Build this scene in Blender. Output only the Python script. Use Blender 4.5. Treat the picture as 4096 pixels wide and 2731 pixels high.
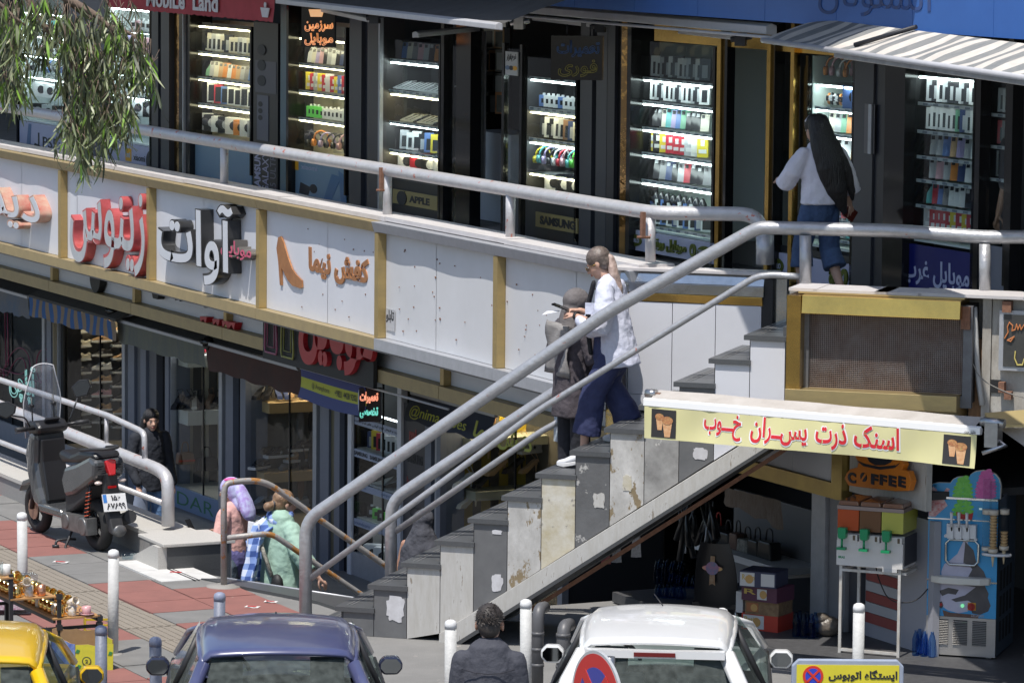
import bpy,bmesh,math,random,unicodedata
from mathutils import Vector,Matrix,noise
R=math.radians
scene=bpy.context.scene
for o in list(bpy.data.objects):
 bpy.data.objects.remove(o)
C=scene.collection
rnd=random.Random(7)
PI=math.pi
# camera, world, sun, exposure
PITCH,ROLL,CAM_H,FPX=.1104,.0093,6.06,16676.0
cam_data=bpy.data.cameras.new('camera')
cam=bpy.data.objects.new('camera',cam_data)
C.objects.link(cam)
cam.location=(0,0,CAM_H)
_fw=Vector((0,math.cos(PITCH),-math.sin(PITCH)))
_r0=Vector((1,0,0));_u0=_r0 .cross(_fw)
_rt=_r0*math.cos(ROLL)+_u0*math.sin(ROLL)
_up=-_r0*math.sin(ROLL)+_u0*math.cos(ROLL)
cam.rotation_euler=Matrix((_rt,_up,-_fw)).transposed().to_euler()
cam_data.sensor_width=36
cam_data.lens=FPX*36/4096
cam_data.clip_start=.5;cam_data.clip_end=600
scene.camera=cam
SUN_DIR=Vector((.18,.38,-1)).normalized()
world=bpy.data.worlds.new('World');scene.world=world;world.use_nodes=True
_wt=world.node_tree;_bg=_wt.nodes['Background']
_sky=_wt.nodes.new('ShaderNodeTexSky');_sky.sky_type='NISHITA';_sky.sun_disc=False
_sky.sun_elevation=math.asin(-SUN_DIR.z)
_sky.sun_rotation=math.atan2(-SUN_DIR.x,-SUN_DIR.y)
_wt.links.new(_sky.outputs[0],_bg.inputs[0]);_bg.inputs[1].default_value=.14
_sl=bpy.data.lights.new('sun','SUN');_sl.energy=4.7;_sl.angle=R(.53);_sl.color=(1,.955,.89)
sun=bpy.data.objects.new('sun',_sl);C.objects.link(sun)
sun.rotation_euler=SUN_DIR.to_track_quat('-Z','Y').to_euler();sun.location=(-4,10,30)
scene.view_settings.view_transform='Standard';scene.view_settings.look='None'
scene.view_settings.gamma=1;scene.view_settings.use_curve_mapping=False
scene.view_settings.exposure=0.1
scene.render.engine='CYCLES'
scene.cycles.use_denoising=True
scene.cycles.max_bounces=6;scene.cycles.transparent_max_bounces=16
scene.cycles.diffuse_bounces=3;scene.cycles.glossy_bounces=3
# places measured on the photograph (2352 px wide view)
KV=2352/4096
CAMP=Vector((0,0,CAM_H))
def ray(x,y):
 x/=KV;y/=KV
 return(_fw*FPX+_rt*(x-2048)-_up*(y-1365.5)).normalized()
def on_plane(x,y,p0,nrm):
 d=ray(x,y)
 return CAMP+d*(nrm.dot(p0-CAMP)/nrm.dot(d))
class Fr:
 def __init__(s,o,ux,uy=None,uz=None):
  s.o=Vector(o);s.x=Vector(ux).normalized();s.z=Vector(uz or(0,0,1)).normalized()
  s.y=Vector(uy).normalized()if uy else s.z.cross(s.x).normalized()
 def at(s,x=0,y=0,z=0):return s.o+s.x*x+s.y*y+s.z*z
 def sub(s,x=0,y=0,z=0,rz=0,rx=0,ry=0):
  m=Matrix((s.x,s.y,s.z)).transposed()@(Matrix.Rotation(rz,3,'Z')@Matrix.Rotation(rx,3,'X')@Matrix.Rotation(ry,3,'Y'))
  f=Fr(s.at(x,y,z),m.col[0]);f.y=m.col[1].copy();f.z=m.col[2].copy();return f
W0=Fr((0,0,0),(1,0,0))
DA=Vector((.43501,-.90042,0));NA=Vector((.90042,.43501,0))
FA=Fr((2.92085,34.45,0),DA,NA)
SB=Vector((math.cos(.3092),-math.sin(.3092),0));SC=Vector((math.sin(.3092),math.cos(.3092),0))
ST=Fr((-1.3668,33.2185,0),SB,SC)
def pf(x,y,off=0):return on_plane(x,y,FA.at(0,off,0),NA)
def ps(x,y,off=0):return on_plane(x,y,ST.at(0,off,0),SC)
def pz(x,y,z=0):return on_plane(x,y,Vector((0,0,z)),Vector((0,0,1)))
def py(x,y,Y):return on_plane(x,y,Vector((0,Y,0)),Vector((0,1,0)))
def tf(x,y,off=0):
 p=pf(x,y,off)-FA.o;return p.dot(DA),p.z
def ts(x,y,off=0):
 p=ps(x,y,off)-ST.o;return p.dot(SB),p.z
def tz(fr,x,y,z=0):
 p=pz(x,y,z)-fr.o;return p.dot(fr.x),p.dot(fr.y)
 # materials
MATS={}
def mat(name,col,rough=.6,metal=0.,col2=None,scale=6.,amt=.5,bump=0.,bscale=40.,spec=None,emit=None,estr=0.,coat=0.,stretch=None,spots=None,spotcol=None,spotscale=9.,trans=None):
 if name in MATS:return MATS[name]
 m=bpy.data.materials.new(name);m.use_nodes=True;nt=m.node_tree;N=nt.nodes;L=nt.links
 b=N['Principled BSDF']
 b.inputs['Base Color'].default_value=(*col,1);b.inputs['Roughness'].default_value=rough
 b.inputs['Metallic'].default_value=metal
 if coat:b.inputs['Coat Weight'].default_value=coat;b.inputs['Coat Roughness'].default_value=.06
 if spec is not None:b.inputs['Specular IOR Level'].default_value=spec
 if emit:b.inputs['Emission Color'].default_value=(*emit,1);b.inputs['Emission Strength'].default_value=estr
 tc=N.new('ShaderNodeTexCoord');src=tc.outputs['Object']
 if stretch:
  mp=N.new('ShaderNodeMapping');mp.inputs['Scale'].default_value=stretch;L.new(src,mp.inputs[0]);src=mp.outputs[0]
 colout=None
 if col2:
  t=N.new('ShaderNodeTexNoise');t.inputs['Scale'].default_value=scale;t.inputs['Detail'].default_value=7;t.inputs['Roughness'].default_value=.65
  L.new(src,t.inputs[0])
  r=N.new('ShaderNodeValToRGB');r.color_ramp.elements[0].position=.5-amt*.5+.02;r.color_ramp.elements[1].position=.5+amt*.35
  r.color_ramp.elements[0].color=(*col2,1);r.color_ramp.elements[1].color=(*col,1)
  L.new(t.outputs[0],r.inputs[0]);colout=r.outputs[0]
 if spots is not None:
  t2=N.new('ShaderNodeTexNoise');t2 .inputs['Scale'].default_value=spotscale;t2 .inputs['Detail'].default_value=9;t2 .inputs['Roughness'].default_value=.7
  L.new(src,t2 .inputs[0])
  r2=N.new('ShaderNodeValToRGB');r2 .color_ramp.elements[0].position=spots;r2 .color_ramp.elements[1].position=spots+.03
  L.new(t2 .outputs[0],r2 .inputs[0])
  mx=N.new('ShaderNodeMix');mx.data_type='RGBA';L.new(r2 .outputs[0],mx.inputs[0])
  if colout:L.new(colout,mx.inputs[6])
  else:mx.inputs[6].default_value=(*col,1)
  mx.inputs[7].default_value=(*spotcol,1);colout=mx.outputs[2]
 if colout:L.new(colout,b.inputs['Base Color'])
 if bump:
  t3=N.new('ShaderNodeTexNoise');t3 .inputs['Scale'].default_value=bscale;t3 .inputs['Detail'].default_value=5;L.new(src,t3 .inputs[0])
  bp=N.new('ShaderNodeBump');bp.inputs['Strength'].default_value=bump;bp.inputs['Distance'].default_value=.02
  L.new(t3 .outputs[0],bp.inputs['Height']);L.new(bp.outputs[0],b.inputs['Normal'])
 MATS[name]=m;return m
def glass_mat(name,tint=(1,1,1),ior=1.5,rough=.0,strength=1.0,wav=0.,dust=0.,dcol=(.4,.4,.38)):
 if name in MATS:return MATS[name]
 m=bpy.data.materials.new(name);m.use_nodes=True;nt=m.node_tree;N=nt.nodes;L=nt.links
 N.remove(N['Principled BSDF']);out=N['Material Output']
 tr=N.new('ShaderNodeBsdfTransparent');tr.inputs[0].default_value=(*tint,1)
 gl=N.new('ShaderNodeBsdfGlossy');gl.inputs['Roughness'].default_value=rough;gl.inputs[0].default_value=(strength,strength,strength,1)
 fr=N.new('ShaderNodeFresnel');fr.inputs[0].default_value=ior
 if wav:
  tc=N.new('ShaderNodeTexCoord');t=N.new('ShaderNodeTexNoise');t.inputs['Scale'].default_value=2.2;L.new(tc.outputs['Object'],t.inputs[0])
  bp=N.new('ShaderNodeBump');bp.inputs['Strength'].default_value=wav;bp.inputs['Distance'].default_value=.05;L.new(t.outputs[0],bp.inputs['Height']);L.new(bp.outputs[0],gl.inputs['Normal'])
 ge=N.new('ShaderNodeNewGeometry');ma=N.new('ShaderNodeMath');ma.operation='SUBTRACT';ma.use_clamp=True;L.new(fr.outputs[0],ma.inputs[0]);L.new(ge.outputs['Backfacing'],ma.inputs[1])
 mx=N.new('ShaderNodeMixShader');L.new(ma.outputs[0],mx.inputs[0]);L.new(tr.outputs[0],mx.inputs[1]);L.new(gl.outputs[0],mx.inputs[2])
 fin=mx.outputs[0]
 if dust:
  tc=N.new('ShaderNodeTexCoord');t=N.new('ShaderNodeTexNoise');t.inputs['Scale'].default_value=16;t.inputs['Detail'].default_value=9;L.new(tc.outputs['Object'],t.inputs[0])
  mm=N.new('ShaderNodeMath');mm.operation='MULTIPLY';mm.inputs[1].default_value=dust*2;L.new(t.outputs[0],mm.inputs[0]);df=N.new('ShaderNodeBsdfDiffuse');df.inputs[0].default_value=(*dcol,1)
  m2=N.new('ShaderNodeMixShader');L.new(mm.outputs[0],m2 .inputs[0]);L.new(fin,m2 .inputs[1]);L.new(df.outputs[0],m2 .inputs[2]);fin=m2 .outputs[0]
 L.new(fin,out.inputs[0]);MATS[name]=m;return m
def flat(name,col,rough=.6,**k):return mat(name,col,rough,**k)
def lamp_mat(name,col,s):return mat(name,(.8,.8,.8),.5,emit=col,estr=s)
def smat(key,col,rough=.5,**k):return mat(key,col,rough,col2=tuple(c*.8 for c in col),scale=9,amt=.9,**k)
# mesh builder (world coordinates)
class MB:
 def __init__(s):s.v=[];s.f=[];s.m=[];s.s=[]
 def add(s,vs,fs,mi=0,smooth=False):
  k=len(s.v);s.v+=[Vector(v)for v in vs]
  for f in fs:s.f.append([i+k for i in f]);s.m.append(mi);s.s.append(smooth)
  return s
 def box(s,fr,x0,x1,y0,y1,z0,z1,mi=0):
  if x0>x1:x0,x1=x1,x0
  if y0>y1:y0,y1=y1,y0
  if z0>z1:z0,z1=z1,z0
  P=[fr.at(x,y,z)for z in(z0,z1)for x,y in((x0,y0),(x1,y0),(x1,y1),(x0,y1))]
  F=[(0,3,2,1),(4,5,6,7),(0,1,5,4),(1,2,6,5),(2,3,7,6),(3,0,4,7)]
  mis=mi if isinstance(mi,(list,tuple))else[mi]*6
  for f,q in zip(F,mis):s.add(P,[],0);s.f.append([i+len(s.v)-8 for i in f]);s.m.append(q);s.s.append(False)
  return s
 def prism(s,fr,pts,y0,y1,mi=0,side=None,axis='y'):
  n=len(pts)
  g=(lambda a,b,c:fr.at(a,c,b))if axis=='y' else((lambda a,b,c:fr.at(a,b,c))if axis=='z' else(lambda a,b,c:fr.at(c,a,b)))
  A=[g(a,b,y0)for a,b in pts];B2=[g(a,b,y1)for a,b in pts]
  s.add(A+B2,[list(range(n)),list(range(2*n-1,n-1,-1))],mi)
  k=len(s.v)-2*n
  for i in range(n):
   j=(i+1)%n
   s.f.append([k+j,k+i,k+n+i,k+n+j]);s.m.append(mi if side is None else side);s.s.append(False)
  return s
 def poly(s,pts,mi=0):return s.add(pts,[list(range(len(pts)))],mi)
 def tube(s,path,r,n=10,mi=0,caps=True,smooth=True,closed=False):
  path=[Vector(p)for p in path];m=len(path)
  rs=r if isinstance(r,list)else[r]*m
  T=[]
  for i in range(m):
   a=path[(i-1)%m]if(closed or i)else path[0];b=path[(i+1)%m]if(closed or i<m-1)else path[-1]
   T.append((b-a).normalized()if(b-a).length else Vector((0,0,1)))
  u=Vector((1,0,0))-T[0]*T[0].x;u=u.normalized()if u.length>.3 else T[0].orthogonal().normalized();vs=[]
  for i in range(m):
   u=(u-T[i]*u.dot(T[i]))
   u=u.normalized()if u.length>1e-6 else T[i].orthogonal().normalized()
   w=T[i].cross(u);rr=rs[i]
   ra,rb=rr if isinstance(rr,(list,tuple))else(rr,rr)
   for k in range(n):
    t=2*PI*k/n;vs.append(path[i]+u*(ra*math.cos(t))+w*(rb*math.sin(t)))
  fs=[]
  for i in range(m if closed else m-1):
   j=(i+1)%m
   for k in range(n):fs.append((i*n+k,i*n+(k+1)%n,j*n+(k+1)%n,j*n+k))
  s.add(vs,fs,mi,smooth)
  if caps and not closed:
   k0=len(s.v)-len(vs)
   s.f.append([k0+k for k in range(n)][::-1]);s.m.append(mi);s.s.append(False)
   s.f.append([k0+(m-1)*n+k for k in range(n)]);s.m.append(mi);s.s.append(False)
  return s
 def lathe(s,fr,prof,n=16,mi=0,smooth=True,sx=1,sy=1):
  vs=[]
  for r,z in prof:
   for k in range(n):
    t=2*PI*k/n;vs.append(fr.at(r*math.cos(t)*sx,r*math.sin(t)*sy,z))
  fs=[]
  for i in range(len(prof)-1):
   for k in range(n):fs.append((i*n+k,i*n+(k+1)%n,(i+1)*n+(k+1)%n,(i+1)*n+k))
  k0=len(s.v);s.add(vs,fs,mi,smooth)
  if prof[0][0]>1e-4:s.f.append([k0+k for k in range(n)][::-1]);s.m.append(mi);s.s.append(False)
  if prof[-1][0]>1e-4:s.f.append([k0+(len(prof)-1)*n+k for k in range(n)]);s.m.append(mi);s.s.append(False)
  return s
 def ball(s,c,r,n=10,mi=0,fr=None):
  fr=fr or W0;r=r if isinstance(r,(tuple,list))else(r,r,r);c=Vector(c)
  m=max(4,n//2+1);vs=[];
  for i in range(m+1):
   a=PI*i/m
   for k in range(n):
    t=2*PI*k/n
    vs.append(c+fr.x*(r[0]*math.sin(a)*math.cos(t))+fr.y*(r[1]*math.sin(a)*math.sin(t))-fr.z*(r[2]*math.cos(a)))
  fs=[(i*n+k,i*n+(k+1)%n,(i+1)*n+(k+1)%n,(i+1)*n+k)for i in range(m)for k in range(n)]
  return s.add(vs,fs,mi,True)
 def sheet(s,pts,nu,nv,mi=0,smooth=True,th=0.):
  def grid(P,flip):
   vs=[p for row in P for p in row];fs=[]
   for i in range(nu-1):
    for j in range(nv-1):
     f=[i*nv+j,(i+1)*nv+j,(i+1)*nv+j+1,i*nv+j+1];fs.append(f[::-1]if flip else f)
   s.add(vs,fs,mi,smooth)
  grid(pts,False)
  return s
 def build(s,name,mats,parent=None,bevel=0.,mods=None,merge=False):
  mats=mats if isinstance(mats,(list,tuple))else[mats]
  if parent is not None:inv=wm(parent).inverted();o0=None
  else:
   xs=[v.x for v in s.v];ys=[v.y for v in s.v]
   o0=Vector(((min(xs)+max(xs))/2,(min(ys)+max(ys))/2,min(v.z for v in s.v)));inv=Matrix.Translation(-o0)
  me=bpy.data.meshes.new(name);me.from_pydata([inv@v for v in s.v],[],s.f)
  for m in mats:me.materials.append(m)
  me.polygons.foreach_set('material_index',s.m);me.polygons.foreach_set('use_smooth',s.s);me.update()
  if merge:
   b=bmesh.new();b.from_mesh(me);bmesh.ops.remove_doubles(b,verts=b.verts,dist=1e-4);bmesh.ops.recalc_face_normals(b,faces=b.faces);b.to_mesh(me);b.free()
  ob=bpy.data.objects.new(name,me);C.objects.link(ob)
  if parent is not None:ob.parent=parent
  else:ob.location=o0
  if bevel:
   bv=ob.modifiers.new('bevel','BEVEL');bv.width=bevel;bv.segments=2;bv.limit_method='ANGLE';bv.angle_limit=R(40)
  return ob
def wm(o):
 m=Matrix.LocRotScale(o.location,o.rotation_euler,o.scale)
 return wm(o.parent)@m if o.parent else m
def tag(o,label=None,cat=None,group=None,kind=None):
 if label:o['label']=label
 if cat:o['category']=cat
 if group:o['group']=group
 if kind:o['kind']=kind
 return o
def thing(name,label,cat,loc,rz=0.,group=None):
 o=bpy.data.objects.new(name,None);C.objects.link(o);o.location=loc;o.rotation_euler=(0,0,rz);o.empty_display_size=.1
 return tag(o,label,cat,group)
def fr_of(o):
 m=wm(o);f=Fr(m.translation,m.col[0].to_3d());f.y=m.col[1].to_3d();f.z=m.col[2].to_3d();return f
KIDS={}
def copy_tree(o,loc,rz,label=None,group=None,parent=None):
 kids=[c for c in bpy.data.objects if c.parent is o]if o.name not in KIDS else KIDS[o.name]
 KIDS[o.name]=kids
 c=o.copy();C.objects.link(c)
 if parent is None:
  c.location=loc;c.rotation_euler=(0,0,rz)
  if label:c['label']=label
  if group:c['group']=group
 else:c.parent=parent
 for k in kids:copy_tree(k,None,None,parent=c)
 return c
 # lettering
PF={}
for _cp in list(range(0xFB50,0xFE00))+list(range(0xFE70,0xFF00)):
 _d=unicodedata.decomposition(chr(_cp)).split()
 if len(_d)==2 and _d[0]in('<isolated>','<initial>','<medial>','<final>'):
  PF.setdefault(chr(int(_d[1],16)),{}).setdefault(_d[0][1:4],chr(_cp))
def shape(t):
 out=[]
 if all('\u06f0'<=c<='\u06f9' for c in t):return t
 for i,c in enumerate(t):
  if c in PF:
   a=i>0 and t[i-1]in PF and 'ini' in PF[t[i-1]];b=i+1<len(t)and t[i+1]in PF and 'fin' in PF[t[i+1]]and 'ini' in PF[c]
   k='med' if a and b else 'fin' if a else 'ini' if b else 'iso'
   out.append(c if k=='iso' else PF[c].get(k,c))
  else:out.append(c)
 return ''.join(reversed(out))
def _tm(body,off,ext,res):
 cu=bpy.data.curves.new('lettering','FONT');cu.body=body;cu.size=1;cu.offset=off;cu.extrude=ext;cu.resolution_u=res
 o=bpy.data.objects.new('lettering',cu);me=o.to_mesh()
 r=([v.co.copy()for v in me.vertices],[tuple(p.vertices)for p in me.polygons])
 o.to_mesh_clear();bpy.data.objects.remove(o);bpy.data.curves.remove(cu)
 return r
_TC={}
def text_geo(t,bold=0.,ext=0.,res=3):
 key=(t,bold,ext,res)
 if key in _TC:return _TC[key]
 fa=any('\u0600'<=c<='\u06ff' for c in t)
 if not fa:V,F=_tm(t,bold,ext,res)
 else:
  b=shape(t);V=[];F=[]
  bar=max(v.x for v in _tm('|',0,0,1)[0])
  for i,c in enumerate(b):
   if c==' ':continue
   x=(max(v.x for v in _tm(b[:i]+'|',0,0,1)[0])-bar)if i else 0
   vv,ff=_tm(c,bold,ext,res);k=len(V)
   V+=[v+Vector((x,0,(.002 if i%2 else 0)))for v in vv];F+=[tuple(j+k for j in f)for f in ff]
 _TC[key]=(V,F);return V,F
def text_on(mb,fr,t,x0,x1,z0,z1,mi=0,bold=0.,depth=.004,fit=True,res=3,vertical=False):
 """Lettering filling the box x0..x1, z0..z1 of the frame's x-z plane, standing out towards -y by depth."""
 V,F=text_geo(t,bold,1.,res)
 if not V:return mb
 a0=min(v.x for v in V);a1=max(v.x for v in V);b0=min(v.y for v in V);b1=max(v.y for v in V)
 kx=(x1-x0)/(a1-a0+1e-9);kz=(z1-z0)/(b1-b0+1e-9)
 if vertical:
  kx=(x1-x0)/(b1-b0);kz=(z1-z0)/(a1-a0)
 if not fit:kx=kz=min(kx,kz)
 out=[]
 for v in V:
  d=-(v.z+1)*.5*depth if depth else -.001
  if vertical:out.append(fr.at(x1-(v.y-b0)*kx,d,z0+(v.x-a0)*kz))
  else:out.append(fr.at(x0+(v.x-a0)*kx,d,z0+(v.y-b0)*kz))
 mb.add(out,F,mi);return mb
def ngon(cx,cz,r,n=24,a0=0,a1=2*PI,ry=None):
 ry=ry or r;m=n if abs(a1-a0)<2*PI-.01 else n
 return[(cx+r*math.cos(a0+(a1-a0)*i/(n if a1-a0>6.2 else n-1)),cz+ry*math.sin(a0+(a1-a0)*i/(n if a1-a0>6.2 else n-1)))for i in range(n)]
def bend(pts,r=.12,n=5):
 pts=[Vector(p)for p in pts];out=[pts[0]]
 for a,b,c in zip(pts,pts[1:],pts[2:]):
  d0=min(r,(a-b).length*.45);d1=min(r,(c-b).length*.45)
  p,q=b+(a-b).normalized()*d0,b+(c-b).normalized()*d1
  for i in range(n+1):
   t=i/n;out.append(p*(1-t)**2+b*2*t*(1-t)+q*t*t)
 out.append(pts[-1]);return out
 # shared materials
m_asph=mat('asphalt',(.06,.06,.062),.9,col2=(.04,.04,.042),scale=14,bump=.3,bscale=120)
m_conc=mat('concrete',(.30,.285,.265),.9,col2=(.2,.19,.175),scale=5,bump=.25,bscale=60)
m_pgrey=mat('paving_grey',(.215,.21,.2),.92,col2=(.145,.143,.137),scale=4,amt=.8,bump=.3,bscale=90,spots=.67,spotcol=(.38,.36,.33),spotscale=16)
m_pred=mat('paving_red',(.285,.12,.10),.92,col2=(.195,.088,.075),scale=4,amt=.8,bump=.3,bscale=90,spots=.69,spotcol=(.36,.27,.235),spotscale=16)
m_ptac=mat('paving_tactile',(.27,.235,.19),.92,col2=(.195,.17,.14),scale=5,amt=.9,bump=.3,bscale=90)
m_gran=mat('granite_grey',(.30,.29,.28),.75,col2=(.17,.165,.16),scale=160,amt=.6,bump=.1)
m_granl=mat('granite_light',(.52,.50,.46),.75,col2=(.33,.32,.30),scale=130,amt=.6)
m_blk=mat('granite_dark',(.075,.078,.08),.42,col2=(.045,.047,.05),scale=90,amt=.8)
m_marble=mat('marble_plate',(.66,.655,.63),.5,col2=(.52,.51,.49),scale=6)
m_treadm=mat('tread_stone',(.095,.1,.105),.36,col2=(.055,.058,.062),scale=60,amt=.9,spots=.68,spotcol=(.2,.2,.195),spotscale=12)
m_gold=mat('gold_panel',(.50,.36,.15),.42,metal=.55,col2=(.37,.28,.13),scale=4,amt=.7,stretch=(1,1,3),bump=.06,bscale=18)
m_goldd=mat('gold_band',(.44,.34,.17),.5,metal=.35,col2=(.32,.25,.14),scale=7,amt=.8,bump=.08,bscale=20)
m_brass=mat('brass_polished',(.74,.47,.13),.2,metal=1,col2=(.52,.33,.1),scale=3,bump=.12,bscale=5)
m_mir=mat('gold_mirror',(.55,.33,.12),.06,metal=1,bump=.5,bscale=4)
m_chrome=mat('chrome_panel',(.62,.63,.62),.16,metal=1,col2=(.42,.44,.44),scale=5,bump=.12,bscale=6)
m_white=mat('white_panel',(.66,.67,.71),.45,col2=(.58,.585,.62),scale=2.2,amt=.9,bump=.03,bscale=3,spots=.76,spotcol=(.30,.27,.22),spotscale=26)
m_whited=mat('white_panel_dirty',(.52,.515,.50),.55,col2=(.36,.34,.30),scale=8,amt=.8,stretch=(3,3,.5),spots=.6,spotcol=(.24,.21,.17),spotscale=8,bump=.1)
m_whitey=mat('white_panel_peeled',(.58,.56,.50),.6,col2=(.40,.34,.2),scale=8,amt=.6,spots=.6,spotcol=(.26,.24,.21),spotscale=10,bump=.1)
m_dkpan=mat('dark_panel',(.15,.152,.155),.4,col2=(.105,.107,.11),scale=7,amt=.7,spots=.67,spotcol=(.36,.355,.34),spotscale=8)
m_alu=mat('aluminium_trim',(.46,.47,.50),.45,metal=.4,col2=(.36,.37,.39),scale=12,amt=.7)
m_rail=mat('rail_paint',(.50,.505,.52),.38,metal=.45,col2=(.34,.345,.36),scale=14,amt=.7,bump=.25,bscale=30,spots=.66,spotcol=(.45,.13,.09),spotscale=10)
m_railw=mat('rail_paint_white',(.57,.56,.57),.42,metal=.25,col2=(.42,.42,.43),scale=9,amt=.8,bump=.25,bscale=30,spots=.615,spotcol=(.52,.15,.10),spotscale=10)
m_railr=mat('rail_rusty',(.40,.40,.40),.55,metal=.3,col2=(.27,.24,.21),scale=8,amt=.9,bump=.2,bscale=45,spots=.55,spotcol=(.42,.20,.06),spotscale=9)
m_rust=mat('rust',(.26,.13,.08),.85,col2=(.15,.075,.05),scale=20,bump=.3)
m_black=flat('black_gloss',(.012,.012,.013),.12)
m_blackm=smat('black_matte',(.02,.02,.021),.6)
m_char=smat('charcoal_panel',(.055,.058,.07),.35)
m_char2=smat('charcoal_panel_dark',(.028,.031,.042),.3)
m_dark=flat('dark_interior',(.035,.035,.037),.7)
m_glass=glass_mat('shop_glass',(.93,.97,.96),1.45,.015,.9,wav=.12)
m_glass2=glass_mat('court_glass',(.95,.97,.97),1.4,.02,.5,wav=.08)
m_glassc=glass_mat('clear_plastic',(.93,.95,.95),1.35,.08,.8)
m_steel=mat('steel',(.5,.5,.5),.3,metal=.9,col2=(.38,.38,.38),scale=20)
m_canvas=mat('canvas_grey',(.30,.29,.27),.85,col2=(.2,.19,.175),scale=6,bump=.2,bscale=9)
# ground, road, pavement
g=MB();g.poly([FA.at(-120,-150,-.11),FA.at(120,-150,-.11),FA.at(120,-9.5,-.11),FA.at(-120,-9.5,-.11)]);tag(g.build('road',m_asph),kind='structure')
def road_edge(t):return -9.2
pave=MB()
pave.box(FA,-60,60,-9.5,-4.32,-.3,-.012);pave.box(FA,-1.3,60,-4.32,14,-.3,-.012)
pave.prism(FA,[(-3.9,-4.32),(-1.3,-4.32),(-1.3,-3.6),(-2.15,-3.68)],-.3,-.012,axis='z')
pavement=tag(pave.build('pavement',mat('pavement_base',(.23,.225,.215),.9,col2=(.15,.148,.142),scale=2.5,amt=.9,bump=.3,bscale=70,spots=.64,spotcol=(.33,.3,.27),spotscale=9)),kind='structure')
def kerb_run():
 for i in range(16):
  k=MB();k.box(FA,-14+i*1.0+.004,-13+i*1.0-.004,-9.66,-9.5,-.25,.004);k.build('kerb_stone',m_gran,pavement,bevel=.01)
kerb_run()
rows=[(-4.9,-4.34),(-5.48,-4.91),(-5.95,-5.49),(-6.52,-5.96),(-7.07,-6.53),(-7.62,-7.08),(-8.17,-7.63),(-8.72,-8.18),(-9.48,-8.73)]
def slab_colour(r,t):
 if r==0:return 1 if t>-3.15 or -9.7<t<-8.7 else 0
 if r==1:return 1 if(-7.3<t<-5.2 or -3.75<t<-2.05 or -10<t<-8.3 or -1.5<t<.2)else 0
 if r==2:return 2
 if r==3:return 1 if(-2.9<t<-.9 or -5.6<t<-4.4 or .6<t<1.4)else 0
 if r==4:return 1 if(.0<t<1.1 or -3.2<t<-2.4)else 0
 if r==5:return 1 if(-1.2<t<-.2 or 2.<t<3.1)else 0
 return 1 if(int(t*.9+r*1.7)%3==0)else 0
rs_=random.Random(3)
for r,(a,b)in enumerate(rows):
 w=.60 if r==2 else .52;t=-12.2 if r<4 else -5.6
 t=-9.96 if r<4 else -5.2
 while t<(3.6 if r>0 else -1.35):
  if r==0 and -4.75<t+w/2<-3.55:t+=w;continue
  dz=rs_.uniform(-.003,.004);e=rs_.uniform(.003,.007);k=MB()
  if r==2:
   k.box(FA,t+e,t+w-e,a+e,b-e,-.012,.0+dz)
   for q in range(6):k.box(FA,t+e+.01,t+w-e-.01,a+.035+q*.07,a+.06+q*.07,dz,.005+dz)
   k.build('tactile_slab',m_ptac,pavement)
  else:
   k.box(FA,t+e,t+w-e,a+e,b-e,-.012,dz+.001)
   k.build('paving_slab',[m_pgrey,m_pred][slab_colour(r,t+w/2)],pavement)
  t+=w
for t0,t1 in((-4.72,-4.16),(-4.15,-3.56)):
 k=MB();k.box(FA,t0,t1,-4.86,-4.34,-.01,.008);k.build('marble_slab',m_marble,pavement,bevel=.003)
k=MB();k.box(FA,-4.7,-3.5,-4.58,-4.565,.008,.011);k.box(FA,-4.7,-3.5,-4.54,-4.53,.008,.011);k.build('groove_strip',m_blackm,pavement)
e=MB();e.prism(FA,[(-3.55,-4.5),(-3.45,-4.30),(-2.15,-3.66),(-1.2,-3.6),(-1.1,-3.95),(-2.1,-4.02)],-.03,.016,axis='z')
tag(e.build('step_edge',m_blk),kind='structure')
e=MB();p=[FA.at(-3.5,-4.31,.0),FA.at(-2.15,-3.67,.0),FA.at(-1.2,-3.61,.0)]
for a,b in zip(p,p[1:]):e.tube([a+Vector((0,0,.012)),b+Vector((0,0,.012))],.012,6)
e.build('edge_trim',m_alu,bpy.data.objects['step_edge'])
def flyer(x,y,w,h,ang,m,label):
 p=pz(x,y,0);f=Fr(p+Vector((0,0,.008)),(math.cos(ang),math.sin(ang),0));b=MB()
 P=[[f.at((i/3-.5)*w,(j/2-.5)*h,.003*math.sin(i*2.1+j))for j in range(3)]for i in range(4)]
 b.sheet(P,4,3);b.box(f,-w*.35,w*.3,-h*.2,h*.12,.004,.006,1)
 o=b.build('flyer',[flat('paper',(.7,.68,.66),.8),m]);tag(o,label,'flyer','flyers dropped on the pavement')
m_redp=flat('red_print',(.55,.05,.05),.6)
flyer(140,1292,.14,.07,-.3,m_redp,'white and red flyer lying between the two rear left bollards')
flyer(1010*.574+0,0+1395,.12,.07,-.3,m_redp,'red printed flyer on grey slab right of the rusty newel')
flyer(622,1383,.11,.06,-.2,m_redp,'small flyer lying near the dark step edge')
flyer(498,1440,.16,.06,.2,flat('scrap',(.5,.48,.45),.8),'torn white scrap stuck on red slab behind the blue car')
flyer(405,1316,.16,.1,-.25,m_redp,'red lettered sticker on the white marble plate')
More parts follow.
